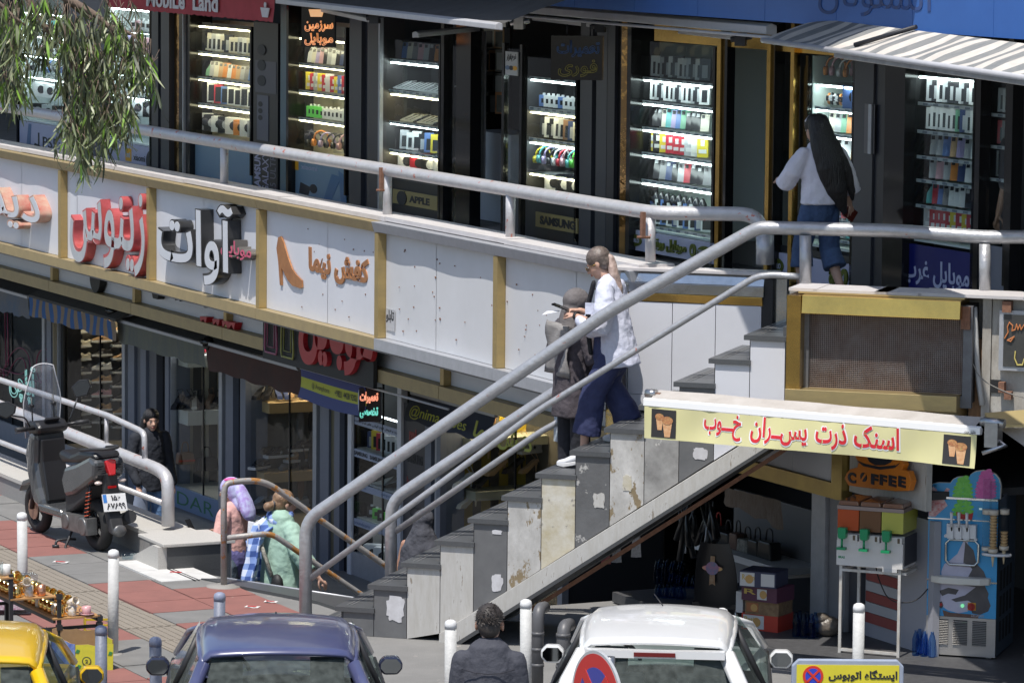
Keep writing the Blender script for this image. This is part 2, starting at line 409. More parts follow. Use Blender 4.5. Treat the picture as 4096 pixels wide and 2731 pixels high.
# sunken court, its steps and walls
ZL=-1.32
b=MB();b.box(FA,-60,-1.3,-4.32,8,ZL-.2,ZL);tag(b.build('sunken_floor',mat('court_floor',(.20,.195,.19),.6,col2=(.13,.13,.13),scale=3)),kind='structure')
b=MB();b.box(FA,-60,-1.3,-4.5,-4.325,ZL,-.02);b.box(FA,-1.32,-1.22,-4.3,3,ZL,-.02);tag(b.build('retaining_wall',m_gran),kind='structure')
sunk=thing('sunken_steps','dark stone steps leading down from the pavement to the sunken shops','steps',FA.at(-2.6,-3.4,ZL))
nst=7;rr=-ZL/nst
for i in range(nst-1):
 z=-rr*(i+1);o0=-4.3+.24*i;k=MB();k.box(FA,-4.15,-1.36,o0,o0+.27,z-.04,z)
 k.build('tread',m_blk,sunk,bevel=.008)
 k=MB();k.box(FA,-4.15,-1.36,o0-.018,o0,z-.0,z+rr-.03);k.build('riser',m_gran,sunk)
kw=thing('granite_kerb_wall','low speckled granite kerb wall carrying the painted rails on the left','wall',FA.at(-9,-4.3,0))
t=-16.0
while t<-4.8:
 w=1.1;k=MB();k.box(FA,t+.003,min(t+w,-4.75)-.003,-4.5,-4.04,.19,.225);k.build('coping_stone',m_granl,kw,bevel=.004)
 k=MB();k.box(FA,t+.003,min(t+w,-4.75)-.003,-4.48,-4.06,-.02,.19);k.build('granite_slab',m_gran,kw)
 t+=w
k=MB();k.prism(FA,[(-4.78,-4.62),(-4.12,-4.63),(-4.12,-3.95),(-4.78,-3.95)],.205,.235,axis='z');k.build('end_cap',m_granl,kw,bevel=.006)
k=MB();k.box(FA,-4.75,-4.165,-4.30,-3.97,ZL,.2);k.box(FA,-4.6,-4.165,-4.575,-4.3,-.02,.2);k.build('end_block',m_gran,kw)
k=MB();k.box(FA,-4.16,-4.145,-4.58,-4.0,-.02,.203);k.box(FA,-4.16,-4.145,-4.3,-4.0,ZL,-.021);k.build('black_slab',m_blk,kw)
k=MB();k.prism(FA,[(-4.9,.0),(-4.17,.0),(-4.17,.203),(-4.32,.203)],-4.66,-4.578);k.build('wedge_stone',m_granl,kw)
# building mass, walkway slab, soffits
ZW=2.63
def struct(name,m,fn,**k):
 b=MB();fn(b);return tag(b.build(name,m,**k),kind='structure')
struct('upper_back_wall',mat('back_wall_dark',(.05,.05,.055),.8),lambda b:b.box(FA,-40,14,2.6,2.8,ZL,9))
struct('walkway',m_conc,lambda b:(b.box(FA,-40,1.2,-2.02,-.01,1.80,ZW),))
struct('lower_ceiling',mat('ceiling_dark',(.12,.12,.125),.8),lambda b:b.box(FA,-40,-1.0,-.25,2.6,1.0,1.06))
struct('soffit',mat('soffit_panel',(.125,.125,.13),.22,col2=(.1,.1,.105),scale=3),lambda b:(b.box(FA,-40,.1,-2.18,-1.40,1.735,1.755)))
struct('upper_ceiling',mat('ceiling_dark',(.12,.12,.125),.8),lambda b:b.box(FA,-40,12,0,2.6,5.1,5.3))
struct('upper_storeys',mat('render_grey',(.34,.33,.32),.9,col2=(.26,.25,.24),scale=4),lambda b:(b.box(FA,-40,12,-.9,2.6,5.3,9.0)))
# fascia of the walkway: gold frame, white panels
fas=thing('walkway_fascia','long white panelled fascia in a gold frame along the raised walkway','fascia',FA.at(-8,-2.2,1.7))
posts=[-21.9,-19.2,-16.45,-13.71,-10.97,-7.95,-5.08,-2.55]
for i,t0 in enumerate(posts):
 t1=posts[i+1]if i+1<len(posts)else -.02
 k=MB();k.box(FA,t0-.04,t0+.045,-2.18,-2.09,1.862,2.828);k.build('gold_post',m_gold,fas,bevel=.004)
 a,b_=t0+.045,t1-.04 if t1<-.1 else t1
 mid=(a+b_)/2+.12*(1 if i%2 else -1)
 if i==3:mid=a+(b_-a)*.12
 mm=m_white if i<6 else mat('white_panel_worn',(.63,.635,.655),.5,col2=(.53,.53,.53),scale=1.6,amt=.9,spots=.72,spotcol=(.28,.25,.2),spotscale=22,bump=.04,bscale=3)
 for q,(u,v)in enumerate(((a,mid),(mid,b_))):
  k=MB();P=[[FA.at(u+(v-u)*ii/8+(.004 if ii==0 else 0)-(.004 if ii==8 else 0),-2.10+.006*math.sin(ii*.8+i)*(ii%8!=0),1.862+.968*jj/3)for jj in range(4)]for ii in range(9)]
  k.sheet(P,9,4);k.box(FA,u+.004,v-.004,-2.09,-2.07,1.862,2.83);k.build('white_panel',mm,fas)
 last=i>=6
 mg=m_alu if last else m_goldd
 for z0,z1,nm,of in((2.835,2.93,'top_band',.012),(1.755,1.858,'bottom_band',.0)):
  k=MB();e1=t1 if t1<-.1 else .02
  k.prism(FA,[(-2.185,z0),(-2.0,z0),(-2.0,z1),(-2.215,z1)],t0+.002-(.05 if i==6 else 0),e1-.002-(.05 if i==5 else 0),axis='x')if nm=='top_band' else k.box(FA,t0+.002,e1-.002,-2.20,-2.0,z0,z1)
  k.build(nm,mg,fas,bevel=.006)
for i in range(11):
 t0=-27.8+i*2.53;k=MB();k.box(FA,t0,t0+2.522,-2.12+.006*(i%2),-1.80,2.935+.004*(i%2),2.975+.005*(i%2));k.build('coping_plate',mat('coping_white',(.60,.575,.57),.6,col2=(.46,.43,.42),scale=6,amt=.8,spots=.7,spotcol=(.5,.2,.18),spotscale=11),fas,bevel=.005)
k=MB();k.box(FA,-28,0,-2.0,-1.84,ZW,2.93);k.build('parapet_core',m_conc,fas)
lf=thing('recessed_fascia','shaded white and gold fascia set back under the walkway','fascia',FA.at(-9,-1.4,1.2))
t=-24.
while t<-1.2:
 k=MB();k.box(FA,t,t+2.69,-1.42,-1.36,1.39,1.73);k.build('white_panel',m_white,lf)
 k=MB();k.box(FA,t-.04,t+.04,-1.5,-1.425,1.39,1.73);k.build('gold_post',m_gold,lf)
 k=MB();k.box(FA,t,t+2.69,-1.53,-1.36,1.26,1.385);k.build('gold_band',m_goldd,lf)
 t+=2.7
def under_mark(x,y,kind,m):
 tt,z=tf(x,y,-1.43);k=MB()
 if kind==0:k.prism(FA.sub(tt,-1.45,z),[(-.13,.05),(-.07,-.06),(.07,-.06),(.13,.05)],-.06,.02)
 elif kind==1:k.prism(FA.sub(tt,-1.45,z),[(-.1,.02),(-.08,-.05),(0,-.0),(.06,-.05),(.1,.03)],-.06,.02)
 else:k.prism(FA.sub(tt,-1.45,z),ngon(0,.08,.17,14,PI,2*PI),-.06,.02)
 k.build('letter_foot',m,lf)
for x,y,kd,m in((233,653,2,m_blackm),(372,673,0,m_blackm),(424,680,1,m_blackm),(487,687,2,m_blackm),(570,700,0,m_blackm),(635,710,1,m_blackm)):under_mark(x,y,kd,m)
m_redl=flat('red_letter',(.45,.02,.03),.4)
for x in(845,895,935,950):pass
for x,y in((483,732),(512,738),(534,742),(548,745)):under_mark(x,y,1,m_redl)
# staircase
RUN,RIS,Z0,SW=.2808,.195,.22,1.08
TW=lambda y:y-.42
m_peel=mat('panel_peeling',(.56,.55,.53),.6,col2=(.30,.29,.27),scale=3.2,amt=.5,spots=.57,spotcol=(.22,.17,.10),spotscale=5.5,bump=.15,stretch=(1.5,1.5,.8));m_dk2=mat('dark_panel_flaked',(.14,.142,.145),.45,col2=(.09,.09,.092),scale=6,amt=.7,spots=.605,spotcol=(.42,.41,.39),spotscale=6.5,bump=.12)
stair=thing('staircase','open staircase of dark stone treads with worn white and grey side panels','staircase',ST.at(1.7,.7,0))
def strz(s):return .674*(s-1.03)+.02+.15
pm=[m_dkpan,m_dkpan,m_whited,m_whited,m_dkpan,m_peel,m_whitey,m_dk2,m_peel,mat('panel_mottled',(.36,.355,.34),.6,col2=(.17,.165,.16),scale=6,amt=.5,spots=.62,spotcol=(.55,.53,.5),spotscale=8),m_dkpan,m_white,m_white]
for i in range(-1,13):
 z=Z0+RIS*i;s0=RUN*i
 k=MB();k.box(ST,s0-.0,s0+RUN+.02,-.035,SW,z-.038,z);k.box(ST,s0-.035,s0,-.035,SW,z-.038,z)
 tr=k.build('tread',m_treadm,stair,bevel=.013)
 for q in range(2):
  k=MB();k.box(ST,s0+.035+q*.035,s0+.042+q*.035,.06,SW-.05,z+.0005,z+.003);k.build('grip_strip',flat('grip',(.22,.22,.22),.5),tr)
 if i>=0:
  k=MB();k.box(ST,s0+.01,s0+.03,-.0,SW-.02,z-RIS+.002,z-.04);k.build('riser',m_blk,stair)
  a=s0+.012 if i else s0+.03;b_=s0+RUN+.010
  za,zb=max(-.01,strz(a)),max(-.01,strz(b_));k=MB()
  k.prism(ST,[(a+.002,za),(b_-.002,zb),(b_-.002,z-.042),(a+.002,z-.042)],-.012,.02);k.build('side_panel',pm[i],stair)
  k=MB();k.box(ST,a-.006,a+.004,-.004,.01,za,z-.04);k.build('joint_trim',m_blackm,stair)
m_pap=mat('torn_paper',(.60,.60,.62),.85,col2=(.42,.41,.42),scale=16,amt=.7)
def scrap(x,y,w,h,seed,nm='poster_remnant',m=None):
 s_,z=ts(x,y,-.02);q=random.Random(seed);pts=[]
 for i in range(22):
  a=2*PI*i/22;cx=math.copysign(abs(math.cos(a))**.5,math.cos(a));cz=math.copysign(abs(math.sin(a))**.5,math.sin(a))
  f=q.uniform(.78,1.06);pts.append((s_+w/2*cx*f,z+h/2*cz*f))
 k=MB();k.prism(ST,pts,-.0165,-.0125);k.build(nm,m or m_pap,stair)
scrap(908,1397,.16,.22,1);scrap(1141,1338,.10,.14,2);scrap(1141,1222,.09,.04,8)
scrap(1375,1150,.10,.13,5,m=m_whited);scrap(1608,1042,.12,.10,6);scrap(1440,1110,.08,.14,9,m=m_whitey)
k=MB();sl=math.atan(.674);f=ST.sub(1.03,0,.02,ry=-sl)
k.prism(ST,[(.86,-.02),(1.02,-.01),(3.72,1.81),(3.72,1.965),(.86,strz(.86))],-.05,-.014);k.build('stringer',m_whited,stair,bevel=.004)
k=MB();k.prism(ST,[(1.04,-.02),(3.72,1.79),(3.72,1.82),(1.0,-.01)],-.09,SW);k.build('stringer_soffit',m_blk,stair)
k=MB();k.prism(ST,[(1.5,.2),(3.72,1.70),(3.72,1.74),(1.5,.24)],.3,.36);k.build('steel_channel',m_rust,stair)
k=MB();k.prism(ST,[(1.1,-.0),(3.72,1.80),(3.72,2.4),(.1,.1),(.1,0)],SW-.03,SW);k.build('far_side',m_conc,stair)
k=MB();k.box(ST,13*RUN-.01,13*RUN+1.6,.0,.95,2.50,ZW+.004);k.build('landing',m_treadm,stair)
# rails
def rail(name,label,path,r,m,posts_=(),pr=None,group=None,extra=()):
 base=min(path,key=lambda p:p.z);t=thing(name,label,'railing',Vector(path[0]),group=group)
 b=MB();b.tube(bend(path,.14),r,14);b.build('handrail',m,t)
 for q in posts_:
  a,c=q[0],q[1];b=MB();b.tube([a,c],q[2]if len(q)>2 else pr,12);b.build('post',q[3]if len(q)>3 else m,t)
 for p2,r2,nm in extra:
  b=MB();b.tube(bend(p2,.08),r2,10);b.build(nm,m,t)
 return t
def pp(fn,pts,off):return[fn(x,y,off)for x,y in pts]
near=pp(ps,[(702,1428),(702,1195),(1000,990),(1400,715),(1740,498+25),(1770,523),(2060,530),(2262,545),(2352,544),(2430,546)],.10)
near[0].z=-.01
s1,z1=ts(2262,545,.1)
rail('stair_rail','thick grey tube handrail on the near side of the staircase',near,.052,m_rail,[(ps(1850,540,.08),ps(1850,656,.08),.046),(ps(2262,560,.08),ps(2262,676,.08),.044)],extra=[(pp(ps,[(712,1328),(980,1133),(1240,940),(1735,636),(1770,631),(1848,636)],.1),.026,'mid_rail')])
far=pp(ps,[(898,1322),(898,1150),(1240,935-12),(1405,818),(1424,830),(1424,1190)],1.0)
far[0].z=.22
rail('far_stair_rail','short grey tube handrail on the far side of the staircase',far,.05,m_rail,extra=[(pp(ps,[(905,1222),(1240,1000-8),(1418,895)],1.0),.026,'mid_rail')])
def wr(x,y):return pf(x,y,-1.97)
top=[pf(-60,232,-1.97),pf(0,249,-1.97),pf(330,297,-1.97),pf(515,326,-1.97),pf(890,391,-1.97),pf(1173,442,-1.97),pf(1490,488,-1.97)]
pz0=sum(p.z for p in top[2:6])/4
top=[Vector((p.x,p.y,pz0))for p in top]
pth=top[:-1]+[FA.at((top[-2]-FA.o).dot(DA)+.9,-1.97,pz0)]+[ps(1500,489,1.05),ps(1735,492,1.05),ps(1757,545,1.05),ps(1757,606,1.05)]
pst=[]
for x in(515,890,1173):
 a=pf(x,420,-1.97);pst.append((Vector((a.x,a.y,2.97)),Vector((a.x,a.y,pz0-.02)),.042))
a=ps(1494,600,1.08);pst.append((a,ps(1494,500,1.08),.042))
for x in(150,-120):
 a=pf(x,350,-1.97);pst.append((Vector((a.x,a.y,2.97)),Vector((a.x,a.y,pz0-.02)),.042))
wrail=rail('walkway_rail','long grey tube railing with flaking red paint along the raised walkway',pth,.058,m_railw,pst)
b=MB();b.tube([ps(1757,540,1.05),ps(1757,607,1.05)],.072,16);b.build('end_post',m_rail,wrail)
for x,y0,y1,off,fn in((876,385,437,-2.03,pf),(1477,487,545,1.0,ps)):
 a,c=fn(x,y0,off),fn(x,y1,off);b=MB();b.box(Fr(a,DA),-.022,.022,-.015,.015,(c-a).z,0);b.tube([c+Vector((-.05,0,0)),c+Vector((.06,0,0))],.012,6)
 tag(b.build('rust_bracket',m_rust),'rusty square steel stub hanging from the walkway rail '+('beside the third post' if x<1000 else 'nearest the staircase'),'bracket','rusty stubs on the walkway rail')
t_,z_=tf(382,1210,-4.27)
def kl(pts,off=-4.27):return[pf(x,y,off)for x,y in pts]
big=kl([(-60,905),(0,932),(365,1078),(386,1098),(386,1207)])
rail('kerb_rail','thick white tube rail streaked with red along the granite kerb',big,.058,m_railw,[],extra=[(kl([(-60,845),(0,872),(250,955),(325,990),(332,1000),(333,1062)]),.028,'upper_rail'),(kl([(-60,985),(0,1015),(375,1155)]),.026,'lower_rail'),(kl([(245,960),(245,1018)]),.02,'stub_post')])
def sk(x,y,o):return pf(x,y,o)
e0=pz(514,1347,0);t0_,o0_=(e0-FA.o).dot(DA),(e0-FA.o).dot(NA)
FP=Fr(FA.at(t0_,o0_,0),NA,-DA)
def pn(x,y):return on_plane(x,y,FP.o,DA)
rr1=[pn(514,1347),pn(514,1118),pn(528,1106),pn(606,1102),pn(870,1288),pn(930,1330)]
rr2=[pn(520,1235),pn(622,1224),pn(835,1368),pn(860,1385)]
rail('rusty_rail','thin rusty grey tube rails beside the sunken steps',rr1,.027,m_railr,extra=[(rr2,.025,'mid_rail')])
b=MB();b.lathe(Fr(e0,(1,0,0)),[(.16,-.01),(.15,.012),(.05,.02)],14);b.build('footing',m_conc,pavement)
# stair head: metal parapet and pillar
PY=1.0
ph=thing('stair_parapet','white panelled parapet with dented silver and gold bands behind the staircase','wall',ST.at(2.6,1.4,1.8))
for j,(x0,x1)in enumerate(((2.10,2.47),(2.47,2.83),(2.83,3.21))):
 k=MB();k.box(ST,x0+.003,x1-.003,PY,PY+.06,1.93,2.68);k.build('white_panel',m_white,ph)
k=MB();k.box(ST,2.10,3.21,PY-.01,PY+.06,1.80,1.926);k.build('white_skirt',m_white,ph)
k=MB();k.prism(ST,[(PY-.02,2.84),(PY+.2,2.84),(PY+.2,2.925),(PY+.01,2.925)],2.03,3.23,axis='x');k.build('silver_band',m_chrome,ph,bevel=.003)
k=MB();k.prism(ST,[(PY-.02,2.755),(PY+.2,2.755),(PY+.2,2.838),(PY-.02,2.838)],2.03,3.23,axis='x');k.build('silver_band',m_chrome,ph,bevel=.003)
k=MB();k.prism(ST,[(PY-.005,2.685),(PY+.14,2.685),(PY+.14,2.752),(PY-.025,2.752)],2.06,3.22,axis='x');k.build('gold_band',m_brass,ph,bevel=.003)
k=MB();k.prism(ST,[(1.9,PY-.03),(3.32,PY-.03),(3.32,PY+.2),(2.0,PY+.24)],2.928,2.955,axis='z');k.build('coping_plate',MATS['coping_white'],ph,bevel=.003)
k=MB();k.box(ST,3.215,3.30,PY,PY+.2,2.3,2.90);k.build('end_trim',m_blackm,ph)
k=MB();k.box(ST,3.30,3.40,PY+.06,PY+.14,2.55,2.9);k.build('end_mirror',m_chrome,ph)
k=MB();k.box(ST,1.93,2.10,PY-.04,PY+.1,1.55,2.82);k.build('chrome_pillar',m_chrome,ph,bevel=.004)
# right hand side: walkway end, cooler box, wall
for o in[x for x in bpy.data.objects if x.name=='walkway']:bpy.data.objects.remove(o)
def fst(s,y):p=ST.at(s,y,0)-FA.o;return(p.dot(DA),p.dot(NA))
struct('walkway',m_conc,lambda b:(b.box(FA,-40,-.25,-2.02,-.01,1.80,ZW),b.box(FA,-40,12,.0,2.6,1.92,ZW),b.prism(FA,[(-.25,-2.02),fst(2.3,1.12),fst(3.3,1.12),fst(3.68,1.1),fst(3.68,.06),fst(6.2,.06),fst(6.6,1.),(-.25,-.01)],2.1,ZW,axis='z')))
c2=thing('end_coping','thin pale coping plates over the brass framed cooler box','coping',ST.at(4.6,-.2,2.9))
for x0,x1 in((1813,1872),(1869,2035),(2010,2112),(2110,2352),(2352,2560)):
 s0,_=ts(x0,665,-.3);s1,_=ts(x1,672,-.3)
 k=MB();k.box(ST,s0,s1+.02,-.32,.1,2.945+.004*(x0%3),2.968+.004*(x0%3));k.build('coping_plate',MATS['coping_white'],c2,bevel=.003)
k=MB();k.box(ST,3.7,7.5,-.05,.06,2.2,2.94);k.build('coping_core',m_conc,c2)
OFA=-.46
def sx(x,y,off=OFA):return ts(x,y,off)[0]
def sz(x,y,off=OFA):return ts(x,y,off)[1]
ac=thing('cooler_box','evaporative cooler with rusty mesh grille inside a polished brass surround','cooler',ST.at(4.4,-.4,2.0))
L0,L1,R1=sx(1806,800),sx(1838,800),sx(2203,800)
zt,zb=sz(1838,682),sz(1806,892)
k=MB();k.box(ST,L0,L1,OFA-.002,.0,zb+.003,zt+.01);k.build('brass_post',m_brass,ac,bevel=.004)
k=MB();k.prism(ST,[(OFA,zt-.125),(-.1,zt-.125),(-.1,zt+.02),(OFA+.02,zt+.015)],L1+.002,R1,axis='x');k.build('brass_top',m_brass,ac,bevel=.004)
k=MB();k.prism(ST,[(OFA-.01,zb-.12),(OFA+.12,zb-.19),(-.05,zb-.19),(-.05,zb),(OFA-.01,zb)],L0-.005,R1-.01,axis='x');k.build('brass_base',mat('brass_dull',(.52,.40,.19),.4,metal=.7,col2=(.42,.33,.17),scale=5,stretch=(1,1,3)),ac,bevel=.004)
k=MB();k.box(ST,L1-.05,R1+.01,-.35,-.12,zt+.018,zt+.03);k.build('brass_cover',MATS['brass_dull'],ac)
G0,G1,gz0,gz1=sx(1860,800,-.30),sx(2214,800,-.30),sz(1860,892,-.30),sz(1860,702,-.30)
k=MB()
for x0,x1,z0,z1 in((G0-.07,G0,gz0-.04,gz1+.05),(G1,G1+.07,gz0-.09,gz1+.05),(G0,G1,gz0-.09,gz0),(G0,G1,gz1,gz1+.05)):k.box(ST,x0,x1,-.335,-.28,z0,z1)
k.build('cooler_frame',mat('cooler_paint',(.17,.175,.185),.5,metal=.3,col2=(.12,.12,.13),scale=10),ac,bevel=.004)
k=MB();k.box(ST,G0-.03,G1+.06,-.28,-.03,gz0-.06,gz1+.05);k.build('cooler_case',flat('cooler_case',(.05,.05,.055),.6),ac)
k=MB();nx=78;nz=44
for i in range(nx+1):x=G0+(G1-G0)*i/nx;k.box(ST,x-.0022,x+.0022,-.304,-.300,gz0,gz1)
for j in range(nz+1):z=gz0+(gz1-gz0)*j/nz;k.box(ST,G0,G1,-.308,-.3045,z-.0022,z+.0022)
me_=k.build('mesh_grille',mat('mesh_wire',(.30,.26,.24),.6,metal=.4,col2=(.2,.13,.1),scale=7),ac);me_['kind']='stuff'
k=MB();k.box(ST,G0,G1,-.292,-.286,gz0,gz1);k.build('cooler_pad',mat('cooler_pad',(.10,.075,.065),.9,col2=(.03,.025,.024),scale=9,stretch=(3,1,.6)),ac)
for x,y0,y1 in((2219,704,755),(2232,746,782)):pass
k=MB();a=ps(2218,705,-.36);c=ps(2240,758,-.36);f=Fr(a,SB);k.box(f,-.035,.035,0,.05,(c-a).z,0);k.build('brown_bracket',m_rust,ac)
wl=thing('end_wall','grimy white wall section with cables beside the cooler box','wall',ST.at(5.5,-.1,1.5))
m_grime=mat('grimy_wall',(.46,.44,.40),.7,col2=(.27,.24,.2),scale=6,amt=.6,stretch=(2,2,.7),spots=.66,spotcol=(.1,.09,.08),spotscale=6,bump=.15)
w0=sx(2257,800,-.2);w1=sx(2278,800,-.2)
k=MB();k.box(ST,w1,w1+1.6,-.2,-.05,1.95,2.94);k.build('wall_board',m_grime,wl)
k=MB();k.box(ST,w0,w1-.004,-.22,-.05,1.98,2.94);k.build('corner_board',m_grime,wl)
k=MB();k.box(ST,w0-.11,w0-.01,-.15,-.05,2.0,2.62);k.build('wood_strip',mat('bare_wood',(.30,.17,.09),.8,col2=(.16,.1,.06),scale=8,stretch=(4,4,.8)),wl)
def cable(pts,r,m,off=-.24,nm='cable',par=None):
 b=MB();b.tube(bend([ps(x,y,off)for x,y in pts],.3,4),r,6);return b.build(nm,m,par or wl)
cable([(2238,705),(2241,760),(2244,850),(2256,930)],.022,flat('cable_white',(.5,.5,.49),.5),-.24)
cable([(2227,815),(2232,830),(2252,872),(2312,902),(2360,915)],.004,m_canvas,-.3)
cable([(2226,816),(2232,850),(2228,880)],.01,flat('cable_grey',(.3,.3,.3),.5),-.3)
for x,y,x2,y2 in((2302,692,2322,718),(2293,878,2306,902),(2306,900,2322,918)):
 a=ps(x,y,-.3);c=ps(x2,y2,-.3);k=MB();f=Fr(a,SB);k.box(f,0,(c-a).dot(SB),0,.08,(c-a).z,0);k.build('brown_bracket',m_rust,wl)
k=MB();a=ps(2268,880,-.21);f=Fr(a,SB);k.box(f,0,.1,-.002,.004,-.07,.03);k.build('hole_patch',m_blackm,wl)
sg=thing('bead_sign','framed black sign with dotted bead lettering on the grimy wall','sign',ps(2330,850,-.26))
a0,z1_=ts(2296,712,-.27);_,z0_=ts(2296,850,-.27);a1=a0+.62
k=MB();k.box(ST,a0,a1,-.27,-.21,z0_,z1_);k.build('sign_frame',m_alu,sg,bevel=.004)
k=MB();k.box(ST,a0+.035,a1-.03,-.276,-.268,z0_+.03,z1_-.03);k.build('sign_face',mat('dusty_black',(.035,.037,.038),.35,col2=(.075,.072,.065),scale=5),sg)
def beads(pts,m,nm):
 k=MB()
 P=[Vector((x,0,y))for x,y in pts];out=[]
 for a,b in zip(P,P[1:]):
  n=max(1,int((b-a).length/6.5))
  for i in range(n):out.append(a+(b-a)*i/n)
 for q in out:
  w=ps(2296+q.x*.30,712+q.z*.30,-.285);k.ball(w,.0062,5)
 k.build(nm,m,sg)
beads([(40,215),(65,170),(60,130),(75,95),(100,120),(95,160),(120,150),(130,110),(140,150),(155,115),(165,150),(190,110)],flat('bead_orange',(.5,.18,.06),.4),'beads')
beads([(120,320),(115,370),(135,420),(175,420),(190,370)],flat('bead_yellow',(.6,.5,.15),.4),'beads')
beads([(110,205),(60,232),(85,240),(110,205)],MATS['bead_orange'],'beads')
gb=MB();P=[ps(2262,948,-.5),ps(2360,940,-.5),ps(2360,975,-.85),ps(2275,975,-.85)]
gb.add([p+Vector((0,0,dz))for dz in(0,-.02)for p in P],[(0,1,2,3),(7,6,5,4),(3,2,6,7),(0,3,7,4)]);tag(gb.build('metal_sheet',mat('gold_sheet',(.58,.46,.22),.45,metal=.5)),'flat gold sheet lid over the awning motor at the right edge','lid')
struct('unseen_overhang',mat('render_grey',(.34,.33,.32)),lambda b:(b.box(FA,-40,-7.6,-3.0,-.9,5.95,6.2),b.box(FA,-7.59,2.6,-2.6,-.9,5.95,6.2)))  # unseen overhang above the view, its reach shaped to shade awnings and rail
# yellow banner awning
Abar=pz(1481,921,2.13);Bbar=pz(2254,988,2.08)
BA=Fr(Abar,(Bbar-Abar).xy.normalized().to_3d());blen=(Bbar-Abar).length;sag=(Bbar.z-Abar.z)
def bw(u,v,d=0):return Abar+(Bbar-Abar)*u+BA.y*d+Vector((0,0,v))
aw=thing('banner_awning','roller awning with white front bar and yellow corn snack banner','awning',bw(.5,0))
k=MB();k.prism(Fr(Abar,(Bbar-Abar)),[(-.035,-.03),(.02,-.035),(.035,.005),(.0,.03),(-.03,.02)],0,blen,axis='x');k.build('front_bar',flat('bar_white',(.78,.78,.77),.35),aw,bevel=.003)
k=MB();P=[[bw(.015+.965*i/24,.026+.045*j/4+.003*math.sin(i*.9+j)*(j>0),.03+.16*j/4)for j in range(5)]for i in range(25)]
k.sheet(P,25,5);k.build('canvas',mat('canvas_pale',(.48,.45,.42),.85,col2=(.36,.33,.3),scale=5,bump=.25,bscale=8),aw)
def vb(u,v):
 w=.006*math.sin(u*38+v*2)+.018*math.sin(u*9+1.5*v)*v+.01*math.sin(u*70)*(1-v)*.4
 return bw(.005+u*(.986),-.032-v*(.245-.05*u*(1-u)),-.036+w-.02*v)
k=MB();k.sheet([[vb(i/60,j/6)for j in range(7)]for i in range(61)],61,7)
m_bann=mat('banner_vinyl',(.66,.62,.30),.5,col2=(.60,.56,.33),scale=3,amt=.9,spots=.79,spotcol=(.2,.19,.15),spotscale=24)
k.build('banner',m_bann,aw)
def on_banner(t,u0,u1,v0,v1,m,nm,bold=0.,dd=.004,halo=None):
 V,F=text_geo(t,bold,0.,4);xs=[v.x for v in V];ys=[v.y for v in V];k=MB();out=[]
 for v in V:
  u=u0+(u1-u0)*(v.x-min(xs))/(max(xs)-min(xs));vv=v1+(v0-v1)*(v.y-min(ys))/(max(ys)-min(ys));out.append(vb(u,vv)+BA.y*(-dd-v.z*.4))
 k.add(out,F);k.build(nm,m,aw)
m_redt=flat('banner_red',(.62,.02,.03),.5);m_wht=flat('banner_white',(.80,.80,.80),.5)
for t,x0,x1,y0,y1 in(('خـــوب',1626,1716,.04,.86),('پســران',1738,1870,.02,.92),('ذرت',1890,1962,.02,.88),('اسنک',1978,2082,.0,.72)):
 u0,u1=(x0-1483)/772,(x1-1483)/772
 on_banner(t,u0-.004,u1+.004,y0-.04,y1+.05,m_wht,'lettering_edge',.05,.003);on_banner(t,u0,u1,y0,y1,m_redt,'lettering',.024,.006)
for u0,u1,sd in((.022,.10,1),(.905,.985,2)):
 k=MB();k.sheet([[vb(u0+(u1-u0)*i/6,.06+.88*j/6)+BA.y*-.004 for j in range(7)]for i in range(7)],7,7);pc=k.build('picture',flat('picture_black',(.03,.028,.028),.5),aw)
 for(cu,cv,s)in((.34,.42,.8),(.66,.55,1.)):
  k=MB();q=lambda a,b:vb(u0+(u1-u0)*(cu+a*s),cv+b*s)+BA.y*-.007
  k.poly([q(-.2,-.15),q(-.1,.36),q(.12,.36),q(.2,-.15)]);k.build('paper_cup',mat('cup_kraft',(.55,.27,.12),.6,col2=(.7,.45,.25),scale=40),pc)
  k=MB();k.poly([q(.23*math.cos(a*PI/8),-.16+.13*math.sin(a*PI/8))+BA.y*-.002 for a in range(16)]);k.build('corn_heap',mat('corn_mix',(.55,.3,.12),.6,col2=(.3,.08,.04),scale=60,spots=.6,spotcol=(.12,.28,.06),spotscale=70),pc)
k=MB();k.tube([bw(-.012,.045,.1),bw(.02,.05,.1)],.035,12);k.build('roller_end',m_steel,aw);k=MB();k.tube([bw(1.0,.06,.05),bw(1.06,.055,.05)],.035,12);k.build('roller_end',m_steel,aw);k=MB();k.box(BA.sub(blen+.03,0,sag),0,.1,-.02,.1,-.12,.06);k.build('bracket',m_steel,aw)
k=MB();k.tube([bw(1.0,-.02,.1),bw(1.07,-.10,.0),bw(1.01,-.16,-.05)],.018,8);k.tube([bw(.99,.055,.06),bw(1.03,.055,.06)],.028,10,0);k.build('awning_arm',m_steel,aw)
k=MB();k.tube([bw(-.0,.03,.12),bw(.03,.03,.12)],.028,12);k.build('roller_tube',m_rust,aw)
x_=MB();text_on(x_,Fr(bw(.955,-.012,-.038),BA.x),'بابائیان مهدی',-.0,.09,-.02,.012,0,.01,.001);x_.build('small_print',m_blackm,aw)
k=MB();P=[[ps(2303+60*i/6,982+52*i/6*.0+j*(8+42*i/6)/3,-.7-.02*j)for j in range(4)]for i in range(7)]
k.sheet(P,7,4);tag(k.build('cloth_awning',MATS['canvas_pale']),'corner of a pale cloth awning cut by the right edge of the picture','awning')
